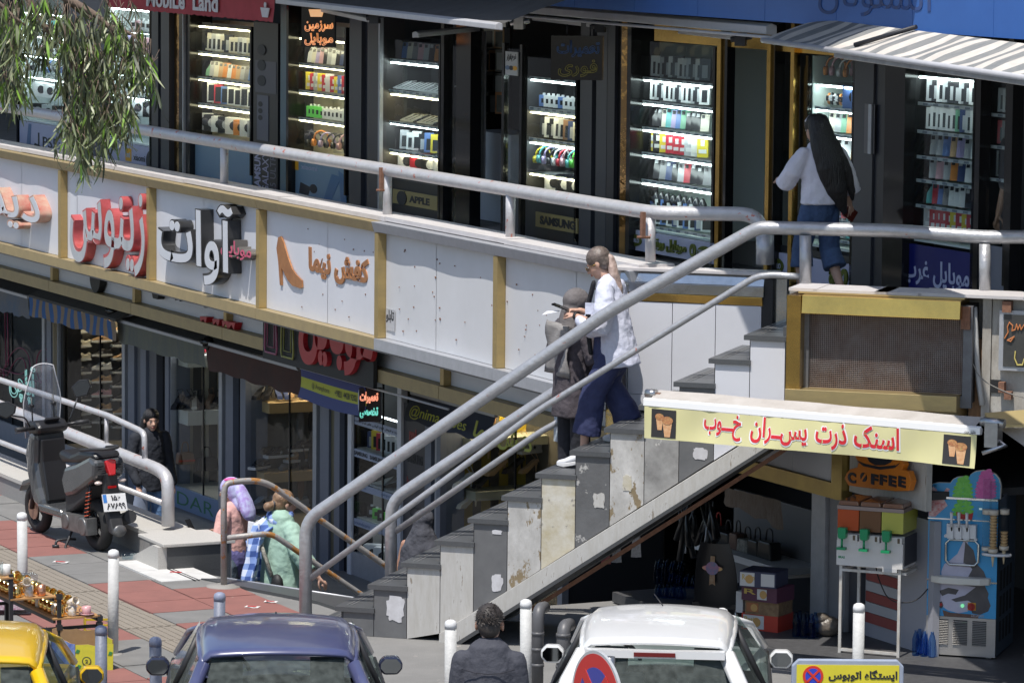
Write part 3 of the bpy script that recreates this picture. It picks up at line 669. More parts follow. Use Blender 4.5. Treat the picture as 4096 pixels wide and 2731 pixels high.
# the kiosk under the landing
WO=-.9
def wq(x,y,off=WO):return tf(x,y,off)
kio=thing('kiosk_front','shaded kiosk front under the landing with white panels and a brass lintel','shop front',FA.at(1.,WO,0))
m_brd=mat('brass_shade',(.5,.37,.12),.3,metal=.8,col2=(.38,.28,.1),scale=4)
xa,xb=wq(1560,1100)[0]-1.2,wq(1925,1100)[0];zl=(wq(1715,1078)[1]+wq(1925,1122)[1])/2
k=MB();k.box(FA,xa,xb-.0,WO,WO+.1,zl-.07,zl+.055);k.build('brass_lintel',m_brd,kio,bevel=.004)
x=xa
while x<xb-.1:
 x2=min(x+.62,xb-.08);k=MB();k.box(FA,x+.002,x2-.002,WO+.03,WO+.06,zl+.058,2.1);k.build('white_panel',m_white,kio);x=x2
k=MB();k.box(FA,xb-.075,xb+.09,WO-.02,WO+.08,zl-.06,2.1);k.build('brass_post',m_brd,kio,bevel=.004)
xw=wq(2118,1100)[0]
k=MB();k.box(FA,xb+.11,xw,WO+.04,WO+.09,wq(1940,1128)[1],2.1);k.build('sign_board',m_whited,kio)
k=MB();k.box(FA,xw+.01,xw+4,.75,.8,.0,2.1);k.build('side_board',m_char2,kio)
ca,cb=wq(1857,1300)[0],wq(1893,1300)[0]
for j,(u,v,mm)in enumerate(((ca,ca+.22,m_alu),(ca+.24,cb+.25,smat('column_grey',(.24,.24,.25),.5)),(cb+.27,cb+.42,m_char))):
 k=MB();k.box(FA,u,v,WO+.02+.03*j,WO+.14,.08,zl-.075);k.build('door_jamb',mm,kio,bevel=.003)
k=MB();k.box(FA,cb+.42,xw-.03,WO+.14,WO+.2,.08,zl-.075);k.build('inner_wall',mat('cool_grey_wall',(.33,.33,.36),.6),kio)
for i in range(7):
 k=MB();z=.2+i*.085;k.box(FA,cb+.45,cb+.95,WO+.125,WO+.138,z,z+.08);k.build('stripe_board',[flat('stripe_red',(.28,.07,.06),.6),flat('stripe_white',(.42,.42,.43),.6)][i%2],kio)
k=MB();k.box(FA,-1.2,7,-1.7,3,.0,.085);k.prism(FA,[(.2,-1.9),(1.35,-1.95),(2.6,-.95),(5,-.2),(5,0),(.2,-1.0)],-.01,.082,axis='z');k.build('step_floor',mat('kiosk_step',(.08,.08,.083),.6,col2=(.05,.05,.052),scale=20),kio)
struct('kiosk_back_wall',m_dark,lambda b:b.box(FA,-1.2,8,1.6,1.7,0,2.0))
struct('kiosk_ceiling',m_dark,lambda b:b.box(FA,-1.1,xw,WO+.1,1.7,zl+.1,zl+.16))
def wp(x,y,off):return pf(x,y,off)
k=MB();A=wp(1662,1118,-.6);B_=wp(1797,1150,-.6);H1=wp(1797,1200,-.6)
k.sheet([[A.lerp(B_,i/14)+Vector((0,0,-(.13+.02*math.sin(i*1.1)+.11*i/14)*j/3))+NA*(.015*math.sin(i*1.7+j))for j in range(4)]for i in range(15)],15,4)
tag(k.build('shop_valance',mat('valance_brown',(.24,.19,.15),.9,col2=(.15,.1,.07),scale=14,stretch=(8,8,.3))),'brown striped fabric valance hanging inside the dark kiosk opening','valance')
sh=thing('bag_shelf','white wall shelf holding handbags in the dark kiosk','shelf',wp(1700,1300,.3))
a,z=tf(1640,1250,.3);b_,_=tf(1800,1258,.3)
k=MB();k.box(FA,a,b_+.3,.1,.5,z-.03,z+.03);k.build('shelf_board',flat('shelf_white',(.6,.6,.6),.5),sh)
k=MB();k.box(FA,a,b_+.3,.5,.54,z-.6,z+.5);k.build('back_panel',flat('shelf_back',(.16,.16,.165),.6),sh)
bagm=[flat('bag_black',(.02,.02,.02),.3),flat('bag_grey',(.2,.19,.17),.6),flat('bag_brown',(.12,.06,.04),.5),mat('bag_check',(.35,.33,.28),.6,col2=(.03,.03,.03),scale=30)]
for i,(x,w)in enumerate(((1655,.18),(1678,.2),(1700,.16),(1722,.22),(1745,.2),(1772,.25))):
 t0,_=tf(x,1230,.3);f=FA.sub(t0,.28,z+.03);hh=(.17,.13,.15,.12,.14,.16)[i]
 t=thing('handbag',['small black handbag with red handle','flat black handbag with gold clasp','brown handbag','checked grey handbag','black handbag with thin strap','wide black handbag'][i]+' on the kiosk shelf'+[' at the left end','',' in the middle','','',' at the right end'][i],'handbag',f.o,group='handbags on the kiosk shelf')
 k=MB();k.prism(f,[(-w/2,0),(w/2,0),(w*.42,hh),(-w*.42,hh)],-.06,.06);k.build('bag_body',bagm[(0,0,2,3,0,0)[i]],t,bevel=.015)
 k=MB();k.tube(bend([f.at(-w*.25,0,hh),f.at(-w*.2,0,hh+.11),f.at(w*.2,0,hh+.11),f.at(w*.25,0,hh)],.06),.007,6);k.build('bag_handle',flat('strap_red',(.35,.03,.02),.5)if i==0 else bagm[0],t)
for i,(x,y0,y1,m,lb)in enumerate(((1580,1150,1290,bagm[0],'black straps and bags hanging in a bunch at the kiosk opening'),(1625,1150,1270,bagm[0],'second bunch of black straps hanging beside the white shelf'))):
 t=thing('strap_bunch',lb,'straps',wp(x,y1,-.4),group='black straps hanging in the kiosk');q=random.Random(i+5)
 for j in range(9):
  a=wp(x+q.uniform(-22,22),y0,-.4+q.uniform(-.1,.1));e_=wp(x+q.uniform(-26,26),y1-q.uniform(0,60),-.4+q.uniform(-.1,.1));k=MB()
  k.tube([a,a.lerp(e_,.5)+Vector((q.uniform(-.02,.02),0,0)),e_],[.006,.02,.03],6);k.build('strap',m,t)
 k=MB();k.tube([wp(x-2,y1-60,-.5),wp(x-6,y1-20,-.5)],.008,5);k.build('tag_cord',flat('tag_white',(.6,.6,.6),.6),t)
for i,(x,y0,y1,lb,m)in enumerate(((1462,1205,1290,'white lace strip hanging by the stringer','lace'),(1417,1232,1300,'pale lace strip hanging left of the other one','lace'),(1392,1262,1300,'pink cloth hanging beside the lace strips','pink'))):
 a=wp(x,y0,-2.0);k=MB();n=8
 mm=mat('lace_white',(.62,.6,.62),.8,col2=(.3,.3,.32),scale=50)if m=='lace' else flat('cloth_pink',(.5,.17,.17),.8)
 d=(wp(x,y1,-2.0)-a).z
 k.sheet([[a+Vector(((i2/4-.5)*(.05+.04*j/n),.01*math.sin(i2*2+j),d*j/n))for j in range(n)]for i2 in range(5)],5,n);tag(k.build('hanging_cloth',mm),lb,'cloth','cloths hanging below the staircase')
ch=thing('black_chair','black plastic chair back with a rainbow ringed sticker in the kiosk shade','chair',pz(1640,1440,.09))
f=Fr(pz(1640,1425,.09),SB).sub(rz=-.1)
k=MB();P=[[f.at((i/8-.5)*(.34+.04*(1-j/8)-.10*(j/8)**4),.04*(i/8-.5)**2*4-.05*j/8,.12+.52*j/8)for j in range(9)]for i in range(9)]
k.sheet(P,9,9);k.sheet([[p+f.y*.02 for p in r_]for r_ in P],9,9);k.build('backrest',flat('chair_black',(.016,.016,.018),.35),ch)
k=MB();k.box(f,-.2,.2,.02,.42,.10,.14);k.build('seat',MATS['chair_black'],ch,bevel=.012)
for sx_ in(-.17,.17):
 for sy_ in(.04,.38):k=MB();k.tube([f.at(sx_,sy_,.1),f.at(sx_*1.05,sy_,0)],.014,6);k.build('leg',m_steel,ch)
fs_=f.sub(0,-.055,.44);k=MB();k.prism(fs_,ngon(0,0,.055,18),-.006,-.002,0);k.build('sticker_ball',mat('sticker_planet',(.08,.2,.35),.3,col2=(.45,.15,.25),scale=30),ch)
k=MB();k.prism(fs_,ngon(0,0,.088,20,ry=.026),-.004,-.001,0);k.build('sticker_ring',mat('sticker_ring',(.6,.45,.1),.3,col2=(.6,.08,.35),scale=18),ch)
k=MB();k.prism(fs_,[(-.02,.05),(.02,.05),(.022,.1),(-.016,.1)],-.003,0);k.build('sticker_ribbon',mat('sticker_gold',(.25,.13,.06),.3,col2=(.4,.3,.2),scale=20),ch);k=MB();k.prism(fs_,[(-.026,-.14),(0,-.125),(.026,-.14),(.022,-.05),(-.022,-.05)],-.003,0);k.build('sticker_ribbon',mat('sticker_gold',(.25,.13,.06),.3,col2=(.4,.3,.2),scale=20),ch)
# soft ice cream machine
io=pz(2127,1499,.1);IF=Fr(io,SB).sub(rz=-.0);PXM=1.142e-3
ic=thing('ice_cream_machine','tall blue soft ice cream machine with twisted cone print and cone tubes','machine',Vector((io.x,io.y,0)),math.atan2(SB.y,SB.x))
def ix(px):return(px-1690)*PXM/.953
def iz(py,px=1690):return(1365-py+(px-1690)*.062)*PXM*1.006
IW=ix(2145);m_ib=mat('machine_blue',(.035,.27,.55),.3,col2=(.05,.33,.60),scale=2.5,amt=.9)
m_ss=mat('machine_steel',(.52,.50,.47),.32,metal=.65,col2=(.42,.4,.38),scale=4,stretch=(.5,1,5))
k=MB();k.box(IF,0,IW,.004,.72,0,iz(290));k.build('cabinet',mat('machine_side',(.05,.07,.10),.4),ic,bevel=.006)
k=MB();k.box(IF,0,IW,-.012,.003,0,iz(1103));lo=k.build('lower_panel',m_ss,ic,bevel=.003)
for a,b_ in((1740,1835),(1867,1960),(1993,2085)):
 k=MB();k.box(IF,ix(a),ix(b_),-.0135,-.0125,iz(1292),iz(1122))
 for i in range(14):z=iz(1290)+i*(iz(1125)-iz(1290))/14;k.prism(IF,[(-.024,z+.001),(-.0128,z+.009),(-.0128,z+.002)],ix(a),ix(b_),axis='x',mi=1)
 k.build('vent_grille',[m_blackm,m_ss],lo)
k=MB();k.box(IF,0,IW,-.010,.003,iz(1101),iz(442));bp_=k.build('middle_panel',m_ib,ic,bevel=.003)
k=MB();k.box(IF,0,IW,-.016,.003,iz(439),iz(302));up_=k.build('upper_panel',m_ib,ic,bevel=.003)
k=MB();k.box(IF,-.005,IW,-.03,.003,iz(299),iz(285));k.box(IF,-.003,IW,-.02,.003,iz(441),iz(433));k.build('chrome_strip',m_chrome,ic,bevel=.003)
hd=[(1690,284),(1690,222),(1712,203),(1750,192),(1828,190),(1845,165),(1872,148),(1905,142),(1945,155),(1960,125),(1990,103),(2040,92),(2085,97),(2125,115),(2150,145),(2163,190),(2160,284)]
P=[(ix(a),iz(b_))for a,b_ in hd][::-1]
k=MB();k.prism(IF,[(x*1.0,z)for x,z in P],-.006,.03,1,1);k.prism(IF,[((x-.25)*.975+.25,(z-iz(284))*.965+iz(284)+.001)for x,z in P],-.012,-.005);k.build('header_sign',[m_ib,m_ss],ic)
def swirl(par,cx,cy,w,h,n,m,nm,y0=-.013,th=.01,seed=1):
 """stacked twisted ropes of ice cream, drawn as overlapping lens shapes"""
 k=MB();
 for i in range(n):
  f_=i/(n-1);z=iz(cy)-h/2+h*f_;ww=w*(1-.45*max(0,f_-.45)/.55)*(.5+.03*math.sin(i*3))
  for s in(-1,1):k.prism(IF,[(ix(cx)+s*ww*.45+ww*.62*math.cos(a*PI/6),z+s*.008+h/n*.72*math.sin(a*PI/6)+(ww*.3*math.cos(a*PI/6))*.35)for a in range(12)],y0-.001*(i%3)-.0007*(s+1),y0+.004)
 k.build(nm,m,par)
m_gr=mat('ice_green',(.10,.42,.05),.4,col2=(.2,.58,.1),scale=30);m_pk=mat('ice_pink',(.5,.07,.3),.4,col2=(.62,.16,.42),scale=30)
swirl(ic,1912,222,.155,.15,6,m_gr,'green_swirl');swirl(up_,1915,345,.165,.10,4,m_gr,'green_swirl',-.018);swirl(ic,2062,190,.16,.2,9,m_pk,'pink_swirl')
k=MB();k.prism(IF,[(ix(1880),iz(440)),(ix(1975),iz(440)),(ix(1985),iz(385)),(ix(1872),iz(385))],-.019,-.0165);k.build('red_cup',flat('cup_red',(.4,.03,.03),.4),up_)
m_cupw=mat('sundae',(.6,.5,.5),.4,col2=(.45,.03,.04),scale=34)
k=MB();k.prism(IF,[(ix(1695),iz(285)),(ix(1755),iz(280)),(ix(1740),iz(240)),(ix(1718),iz(222)),(ix(1698),iz(245))],-.015,-.0125);k.prism(IF,[(ix(1775),iz(280)),(ix(1795),iz(280)),(ix(1828),iz(232)),(ix(1805),iz(225))],-.015,-.0125);k.build('sundae_print',m_cupw,ic)
k=MB();k.prism(IF,[(ix(1692),iz(425)),(ix(1735),iz(425)),(ix(1815),iz(345)),(ix(1790),iz(305)),(ix(1695),iz(305))],-.0195,-.0165);k.build('sundae_print',m_cupw,up_)
m_cw=mat('print_white',(.52,.50,.60),.4,col2=(.40,.38,.48),scale=5);m_ck=mat('print_choc',(.06,.055,.06),.4,col2=(.11,.1,.1),scale=6)
def pr(pts,m,d,nm,par):k=MB();k.prism(IF,[(ix(a),iz(b_))for a,b_ in pts],-.0105-d,-.0102);k.build(nm,m,par)
pr([(1925,580),(1915,600),(1885,670),(1835,720),(1800,745),(1780,800),(1790,850),(1765,900),(1755,960),(1775,1000),(1770,1020),(1830,1060),(1900,1075),(1960,1060),(2000,960),(2020,800),(1960,640),(1950,580)],m_cw,.0008,'cone_print',bp_)
pr([(1935,585),(1990,640),(2012,730),(2060,780),(2080,830),(2070,880),(2095,930),(2090,960),(2110,1010),(2095,1050),(2040,1078),(1990,1070),(1985,1050),(2010,1010),(1960,985),(1880,1000),(1850,985),(1940,950),(2010,890),(1900,880),(1870,860),(1960,820),(1985,770),(1960,740),(1925,730)],m_ck,.0016,'cone_print',bp_)
pr([(1770,930),(1830,905),(1900,915),(1880,950),(1830,945),(1790,965)],m_ck,.002,'cone_print',bp_)
pr([(1765,1010),(1790,1000),(1800,1030),(1790,1050),(1765,1040)],m_ck,.002,'cone_print',bp_)
pr([(1795,1060),(1850,1075),(1990,1078),(2040,1080),(2028,1101),(1805,1101)],mat('print_cone',(.16,.09,.06),.5,col2=(.1,.05,.04),scale=40),.0004,'cone_print',bp_)
for cx,m_,r_,nm in((1785,flat('button_red',(.35,.02,.02),.3),11,'button'),(1926,lamp_mat('button_green',(.05,.9,.2),.6),12,'button')):
 k=MB();k.prism(IF,ngon(ix(cx),iz(1022),r_*PXM,14),-.022,-.010);k.build(nm,m_,bp_)
k=MB();k.box(IF,ix(1960),ix(2013),-.014,-.011,iz(1050),iz(998));k.build('switch_plate',flat('plate_orange',(.62,.3,.03),.4),bp_)
k=MB();k.prism(IF,ngon(ix(1985),iz(1026),26*PXM,18),-.024,-.014);k.box(IF,ix(1980),ix(1990),-.04,-.024,iz(1048),iz(1004));k.build('red_switch',flat('button_red',(.35,.02,.02),.3),bp_)
k=MB();text_on(k,IF.sub(0,-.0103),'CE',ix(1712),ix(1758),iz(1082),iz(1045),0,.02,.001);text_on(k,IF.sub(0,-.0125),'DELARAM',ix(1985),ix(2068),iz(1094),iz(1076),1,0,.001);text_on(k,IF.sub(0,-.0103),'DELARAM',ix(1705),ix(1776),iz(540),iz(522),0,0,.001);k.build('lettering',[m_blackm,flat('print_grey',(.4,.42,.45),.5)],bp_)
k=MB();text_on(k,IF.sub(0,-.0125,ry=-.08),'DELARAM',ix(1725),ix(1825),iz(228)-.01,iz(206)-.01,0,.0,.001);k.build('lettering',m_blackm,ic)
def rring(x0,x1,z0,z1,r,w):return[(x0+r,z0),(x1-r,z0),(x1,z0+r),(x1,z1-r),(x1-r,z1),(x0+r,z1),(x0,z1-r),(x0,z0+r)]
pts=[IF.at(a,-.03,b_)for a,b_ in rring(ix(1812),ix(2026),iz(742),iz(572),.03,0)]
k=MB();k.tube(pts,.011,8,closed=True,caps=False);k.build('splash_frame',m_chrome,ic)
k=MB();q=[(ix(1718)+.0,.0),(ix(1722),-.06),(ix(1780),-.1),(ix(1910),-.115),(ix(2050),-.1),(ix(2106),-.06),(ix(2110),.0)]
k.prism(IF,[(a,b_*1.)for a,b_ in q][::1],iz(868),iz(822),axis='z');k.build('drip_tray',flat('tray_cream',(.62,.60,.54),.4),ic,bevel=.008)
k=MB();k.box(IF,-.003,IW+.003,-.014,-.0,iz(858,1690)-.004,iz(850)+.0);k.build('chrome_strip',m_chrome,ic)
m_pl=flat('tap_white',(.62,.63,.65),.3)
k=MB();k.box(IF,ix(1822),ix(2012),-.075,-.012,iz(556),iz(462));
for a in(1845,1898,1950):k.box(IF,ix(a-15),ix(a+22),-.09,-.06,iz(560),iz(478))
hp=k.build('tap_block',m_pl,ic,bevel=.007)
for a in(1857,1906,1958):k=MB();k.tube([IF.at(ix(a),-.11,iz(376)),IF.at(ix(a),-.10,iz(478))],[.0125,.009],10);k.build('tap_handle',m_pl,hp);k=MB();k.tube([IF.at(ix(a),-.10,iz(474)),IF.at(ix(a),-.085,iz(505))],.007,8);k.build('tap_valve',m_blackm,hp)
k=MB();[k.prism(IF,ngon(ix(a),iz(b_),.013,8),-.05,-.01)for a,b_ in((1812,548),(2008,562),(1878,470),(1932,476))];k.build('knob',m_pl,hp)
k=MB();k.box(IF,ix(2010),ix(2040),-.018,-.0165,iz(412),iz(335));k.box(IF,ix(2022),ix(2042),-.02,-.018,iz(362),iz(350),1);k.build('display',[flat('display_blue',(.05,.3,.5),.3),lamp_mat('display_lit',(.5,.8,.7),.25)],up_)
for n_,(a,t0,b0,fill)in enumerate(((2082,170,655,0),(2130,185,665,12),(2196,178,650,5))):
 f_=IF.sub(ix(a),-.06-.03*(n_==1),0);zt_,zb_=iz(t0,a),iz(b0,a);ct=31*PXM
 k=MB();k.lathe(f_,[(ct,zb_),(ct,zt_)],16);tb=k.build('cone_tube',m_glassc,ic)
 k=MB();k.lathe(f_,[(ct+.001,zb_),(ct+.003,zb_+.03)],16);k.build('tube_ring',flat('ring_cream',(.55,.50,.42),.5),tb);k=MB();k.lathe(f_,[(ct+.002,iz(408,a)),(ct+.002,iz(375,a))],16);k.build('tube_ring',flat('ring_cream',(.55,.50,.42),.5),tb)
 for j in range(fill):k=MB();z=zb_+.01+j*.024;k.lathe(f_,[(.012,z),(ct-.006,z+.03),(ct-.004,z+.036)],12);k.build('wafer_cone',flat('wafer',(.55,.36,.18),.7),tb)
 if fill:k=MB();k.lathe(f_,[(.004,zb_-.11),(.016,zb_-.005)],10);k.build('wafer_cone',flat('wafer_pale',(.6,.48,.3),.7),tb)
k=MB();k.lathe(IF.sub(ix(2150),-.06,iz(690,2150)),[(.115,0),(.118,.012),(.11,.02)],20,sy=.5);k.build('tube_base',m_pl,ic)
for i in range(12):k=MB();k.box(IF,IW+.001,IW+.0025,.12+(i%4)*.13,.2+(i%4)*.13,.1+(i//4)*.2,.26+(i//4)*.2);k.build('side_vent',m_blackm,ic)
for a,b_ in((.05,.05),(IW-.06,.05),(.05,.65),(IW-.06,.65)):k=MB();k.tube([IF.at(a-.012,b_,-.06),IF.at(a+.012,b_,-.06)],.035,12);k.box(IF,a-.02,a+.02,b_-.02,b_+.02,-.05,.0);k.build('caster',m_steel,ic)
# juice dispenser on its stand
do=pz(1921,1293,.73+.05);DF=Fr(pz(1921,1296,.78),SB).sub(rz=-.1);DXM=.595/516
def dx(px):return(px-1095)*DXM/.93
def dz(py,px=1095):return(775-py+(px-1095)*.11)*DXM
dp=thing('juice_dispenser','three tank cold drink dispenser with red, brown and yellow juice','dispenser',DF.o)
m_dw=flat('dispenser_white',(.62,.60,.58),.4);DW=dx(1530)
k=MB();k.box(DF,0,DW,0,.42,0,dz(605));k.build('base_unit',m_dw,dp,bevel=.008)
k=MB();k.box(DF,DW+.001,DW+.006,.04,.40,.02,dz(560));k.build('side_panel',m_char2,dp)
k=MB();k.box(DF,0,DW,.05,.40,dz(604),dz(560));k.build('upper_housing',m_dw,dp,bevel=.006)
juices=[flat('juice_red',(.42,.07,.015),.25),flat('juice_brown',(.15,.07,.03),.25),flat('juice_yellow',(.42,.42,.08),.25)]
m_lid=glass_mat('tank_plastic',(.80,.68,.62),1.4,.1,.8);m_grn=flat('tap_green',(.01,.25,.10),.3)
for i in range(3):
 x0,x1=dx(1095+i*145)+.004,dx(1095+(i+1)*145)-.004 if i<2 else dx(1530)
 tk=thing('x',None,None,DF.o);bpy.data.objects.remove(tk)
 k=MB();k.box(DF,x0,x1,.0,.36,dz(535),dz(395));tk=k.build('juice_tank',juices[i],dp,bevel=.012)
 k=MB();k.box(DF,x0-.004,x1+.004,-.006,.37,dz(393),dz(368));k.build('tank_rim',flat('rim_clear',(.30,.24,.22),.15),tk,bevel=.006)
 k=MB();k.prism(DF,[(x0,dz(367)),(x1,dz(367)),(x1-.01,dz(335)),(x0+.01,dz(335))],.0,.36);k.build('tank_lid',mat('lid_brown',(.22,.12,.08),.12,coat=.5),tk,bevel=.01)
 c=x0+.055;k=MB();k.box(DF,x0+.005,x1-.005,-.012,-.001,dz(606),dz(560));k.build('tap_plate',m_dw,dp,bevel=.003)
 k=MB();k.prism(DF,[(c-.03,dz(575)),(c-.022,dz(588)),(c+.026,dz(588)),(c+.034,dz(575)),(c+.036,dz(512)),(c-.032,dz(512))],-.07,-.013);tp=k.build('tap',m_grn,dp,bevel=.006)
 k=MB();k.tube([DF.at(c,-.05,dz(580)),DF.at(c,-.05,dz(650))],.009,8);k.box(DF,c-.035,c+.035,-.075,-.03,dz(662),dz(645));k.build('lever',m_grn,tp)
 k=MB();k.box(DF,x1-.04,x1-.022,-.016,-.012,dz(598),dz(565));k.build('rocker_switch',flat('switch_brown',(.1,.07,.04),.4),dp)
k=MB();text_on(k,DF.sub(0,-.0015),'BRAS',dx(1108),dx(1150),dz(728),dz(712),0,.03,.001);k.build('lettering',m_grn,dp)
k=MB();k.box(DF,dx(1400),dx(1495),-.003,-.0005,dz(800),dz(775));k.build('rating_plate',flat('plate_grey',(.5,.5,.5),.5),dp)
st_=thing('dispenser_stand','thin white metal stand under the drink dispenser','stand',Vector((DF.o.x,DF.o.y,0)))
m_st=mat('stand_white',(.58,.57,.55),.5,col2=(.4,.36,.3),scale=12);g0,g1=.03,DW-.03
for a,b_ in((g0,.03),(g1,.03),(g0+.03,.38),(g1+.05,.38)):
 k=MB();k.box(DF,a-.011,a+.011,b_-.011,b_+.011,-.70,-.004);k.build('leg',m_st,st_)
for a0_,a1_,b0_,b1_,z in((g0,g1,.02,.04,-.03),(g0,g1,.02,.04,-.66),(g0,g0+.03,.04,.38,-.03),(g1,g1+.05,.04,.38,-.03),(g0,g1,.37,.39,-.05)):
 k=MB();k.box(DF,a0_+.011,a1_-.011 if a1_-a0_>.1 else a1_,b0_,b1_,z-.02,z);k.build('crossbar',m_st,st_)
k=MB();k.tube(bend([DF.at(.22,.3,-.01),DF.at(.27,.2,-.1),DF.at(.4,.1,-.28),DF.at(.62,.1,-.27),DF.at(.72,.3,-.1)],.1),.005,6);k.build('power_cord',m_blackm,dp)
# coffee sign
cs=thing('coffee_sign','orange cup shaped COFFEE sign on the white board above the dispenser','sign',pf(2020,1125,WO-.02))
kb=.595*KV
def cpt(px,py):x,z=tf(1548.1+px*kb,1033.5+py*kb,WO-.03);return(x,z)
CF=Fr(FA.at(0,WO-.02,0),DA,NA)
m_or=mat('sign_orange',(.62,.20,.02),.35,col2=(.55,.16,.02),scale=3)
out=[(1160,190),(1175,150),(1200,125),(1245,115),(1255,80),(1235,50),(1228,0),(1235,-40),(1270,-55),(1310,-60),(1520,-50),(1530,0),(1545,60),(1560,95),(1545,130),(1590,140),(1610,205),(1590,272),(1500,275),(1250,245),(1185,235)]
k=MB();k.prism(CF,[cpt(*p)for p in out][::-1],-.03,.02);k.build('sign_body',m_or,cs,bevel=.004)
k=MB();k.prism(CF,[cpt(*p)for p in[(1300,-50),(1505,-45),(1505,30),(1475,80),(1435,100),(1370,100),(1330,75),(1300,10)]][::-1],-.036,-.0305);k.prism(CF,[cpt(*p)for p in[(1250,70),(1290,105),(1400,130),(1500,118),(1535,85),(1510,100),(1400,110),(1300,90)]][::-1],-.036,-.0305);k.build('sign_cup',m_char2,cs)
k=MB()
def ctext(t,x0,x1):
 a=cpt(x0,235+(x0-1160)*.06)[0];b_=cpt(x1,235)[0];z0=cpt(x0,212+(x0-1185)*.085)[1];z1=cpt(x0,140+(x0-1185)*.085)[1]
 text_on(k,CF.sub(0,-.0305,0),t,a,b_,z0,z1,0,.05,.006)
for t,x0,x1 in(('C',1185,1240),('F',1342,1390),('F',1400,1448),('E',1460,1512),('E',1525,1575)):ctext(t,x0,x1)
cc=cpt(1292,180);k.prism(CF,[(cc[0]+.05*math.cos(a*PI/8),cc[1]+.036*math.sin(a*PI/8))for a in range(16)],-.036,-.0305)
k.build('lettering',m_char2,cs)
k=MB();k.prism(CF,[(cc[0]-.04,cc[1]-.028),(cc[0]-.02,cc[1]-.034),(cc[0]+.045,cc[1]+.026),(cc[0]+.025,cc[1]+.036)],-.038,-.0361);k.build('bean_line',m_or,cs)
# boxes, water, other goods on the step
def carton(x,y,z,w,h,d,rz,mm,label,prt=None,txt=None):
 f=Fr(pz(x,y,z),SB).sub(rz=rz);t=thing('carton',label,'box',f.o,group='stacked cartons in the kiosk');k=MB();k.box(f,0,w,0,d,0,h);k.build('carton_body',mm,t,bevel=.003)
 k=MB();k.box(f,.01,w-.01,.01,d-.01,h+.001,h+.003);k.build('carton_lid',mm,t)
 if prt:
  for a,b_,z0,z1,m in prt:k=MB();k.box(f,a*w,b_*w,-.0035,-.001,z0*h,z1*h);k.build('printed_panel',m,t)
  k=MB();c=prt[0];k.prism(f,ngon((c[0]*.35+c[1]*.65)*w,h*.5,h*.28,14),-.006,-.004);k.build('biscuit_picture',flat('biscuit',(.5,.3,.1),.6),t)
 if txt:k=MB();text_on(k,f.sub(0,-.0036),txt,w*.08,w*.42,h*.45,h*.8,0,.02,.001);k.build('lettering',flat('print_gold',(.5,.35,.08),.5),t)
 return t
wh=flat('carton_white',(.55,.54,.53),.6);pu=flat('carton_purple',(.09,.025,.055),.5);nv=flat('carton_navy',(.03,.035,.08),.5);rd=flat('carton_red',(.45,.04,.02),.5);kr=mat('carton_kraft',(.16,.09,.05),.7,col2=(.3,.2,.1),scale=20)
h0=.185
carton(1703,1443,.085,.33,.135,.26,-.25,rd,'red and white biscuit carton at the bottom of the stack',[(.05,.62,.1,.9,wh)],'Petit')
carton(1711,1408,.225-.01,.30,.11,.25,-.22,kr,'brown burger printed carton second from the bottom',[(.05,.4,.2,.85,flat('burger',(.35,.13,.05),.6))])
carton(1703,1376,.33,.33,.12,.27,-.3,pu,'dark purple carton with a white label second from the top',[(.45,.72,.15,.85,wh)],'R')
carton(1698,1345,.455,.31,.125,.28,-.12,nv,'navy carton with a biscuit picture on top of the stack',[(.02,.42,.05,.92,wh),(.6,.97,.1,.9,wh)],'Rollin')
carton(1690,1405,.215,.06,.17,.2,-.2,wh,'narrow white carton left of the stack')
def bottles(x,y,z,nx_,ny_,label,rz=-.2):
 f=Fr(pz(x,y,z),SB).sub(rz=rz);t=thing('water_pack',label,'water bottles',f.o,group='shrink wrapped water packs');m=glass_mat('bottle_blue',(.42,.6,.85),1.3,.15,.7)
 for i in range(nx_):
  for j in range(ny_):
   g_=f.sub(i*.068+.034,j*.068+.034,0);k=MB();k.lathe(g_,[(.028,0),(.031,.02),(.031,.06),(.029,.07),(.031,.08),(.031,.13),(.02,.17),(.013,.185),(.013,.2)],10);k.build('water_bottle',m,t)
 return t
bottles(1815,1462,.085,3,2,'pack of blue tinted water bottles on the step beside the plastic bag')
for i,(x,y)in enumerate(((1497,1395),(1530,1370),(1497,1340))):bottles(x,y,.0+.2*(i==2),4,2,['low pack of water bottles in deep shade under the stair','right hand pack of water bottles behind the chair','upper pack of water bottles under the stair'][i],-.1)
bottles(2090,1505,.085,3,2,'pack of water bottles left of the ice cream machine')
bottles(2088,1430,.27,3,2,'upper pack of water bottles left of the ice cream machine')
pb=Fr(pz(1872,1462,.085),SB);k=MB();k.ball(pb.at(.08,.08,.08),(.12,.09,.085),14);k.ball(pb.at(.03,.06,.14),(.08,.07,.05),10)
tag(k.build('plastic_bag',mat('bag_clear_brown',(.16,.13,.10),.35,col2=(.07,.06,.05),scale=18,bump=.6,bscale=25)),'crumpled translucent plastic bag beside the blue water pack','bag')
for x,y0,y1,r_,lb in((1236,1385,1540,.045,'tall dark rubber elbow pipe beside the white bollard'),(1294,1425,1540,.05,'shorter dark rubber elbow pipe left of the white car')):
 p=pz(x,y0+12,.62 if x<1250 else .5);g_=Vector((p.x,p.y,0));k=MB();k.tube(bend([g_,Vector((p.x,p.y,p.z)),Vector((p.x+.05,p.y+.18,p.z-.02))],.12),r_,14);t=thing('elbow_pipe',lb,'pipe',g_,group='dark elbow pipes by the stair');k.build('pipe_tube',smat('rubber_grey',(.11,.11,.115),.45),t)
 for z in(.18,.3,.42):k=MB();k.tube([Vector((p.x,p.y,z)),Vector((p.x,p.y,z+.025))],r_+.005,14);k.build('pipe_band',smat('rubber_grey',(.11,.11,.115),.45),t)
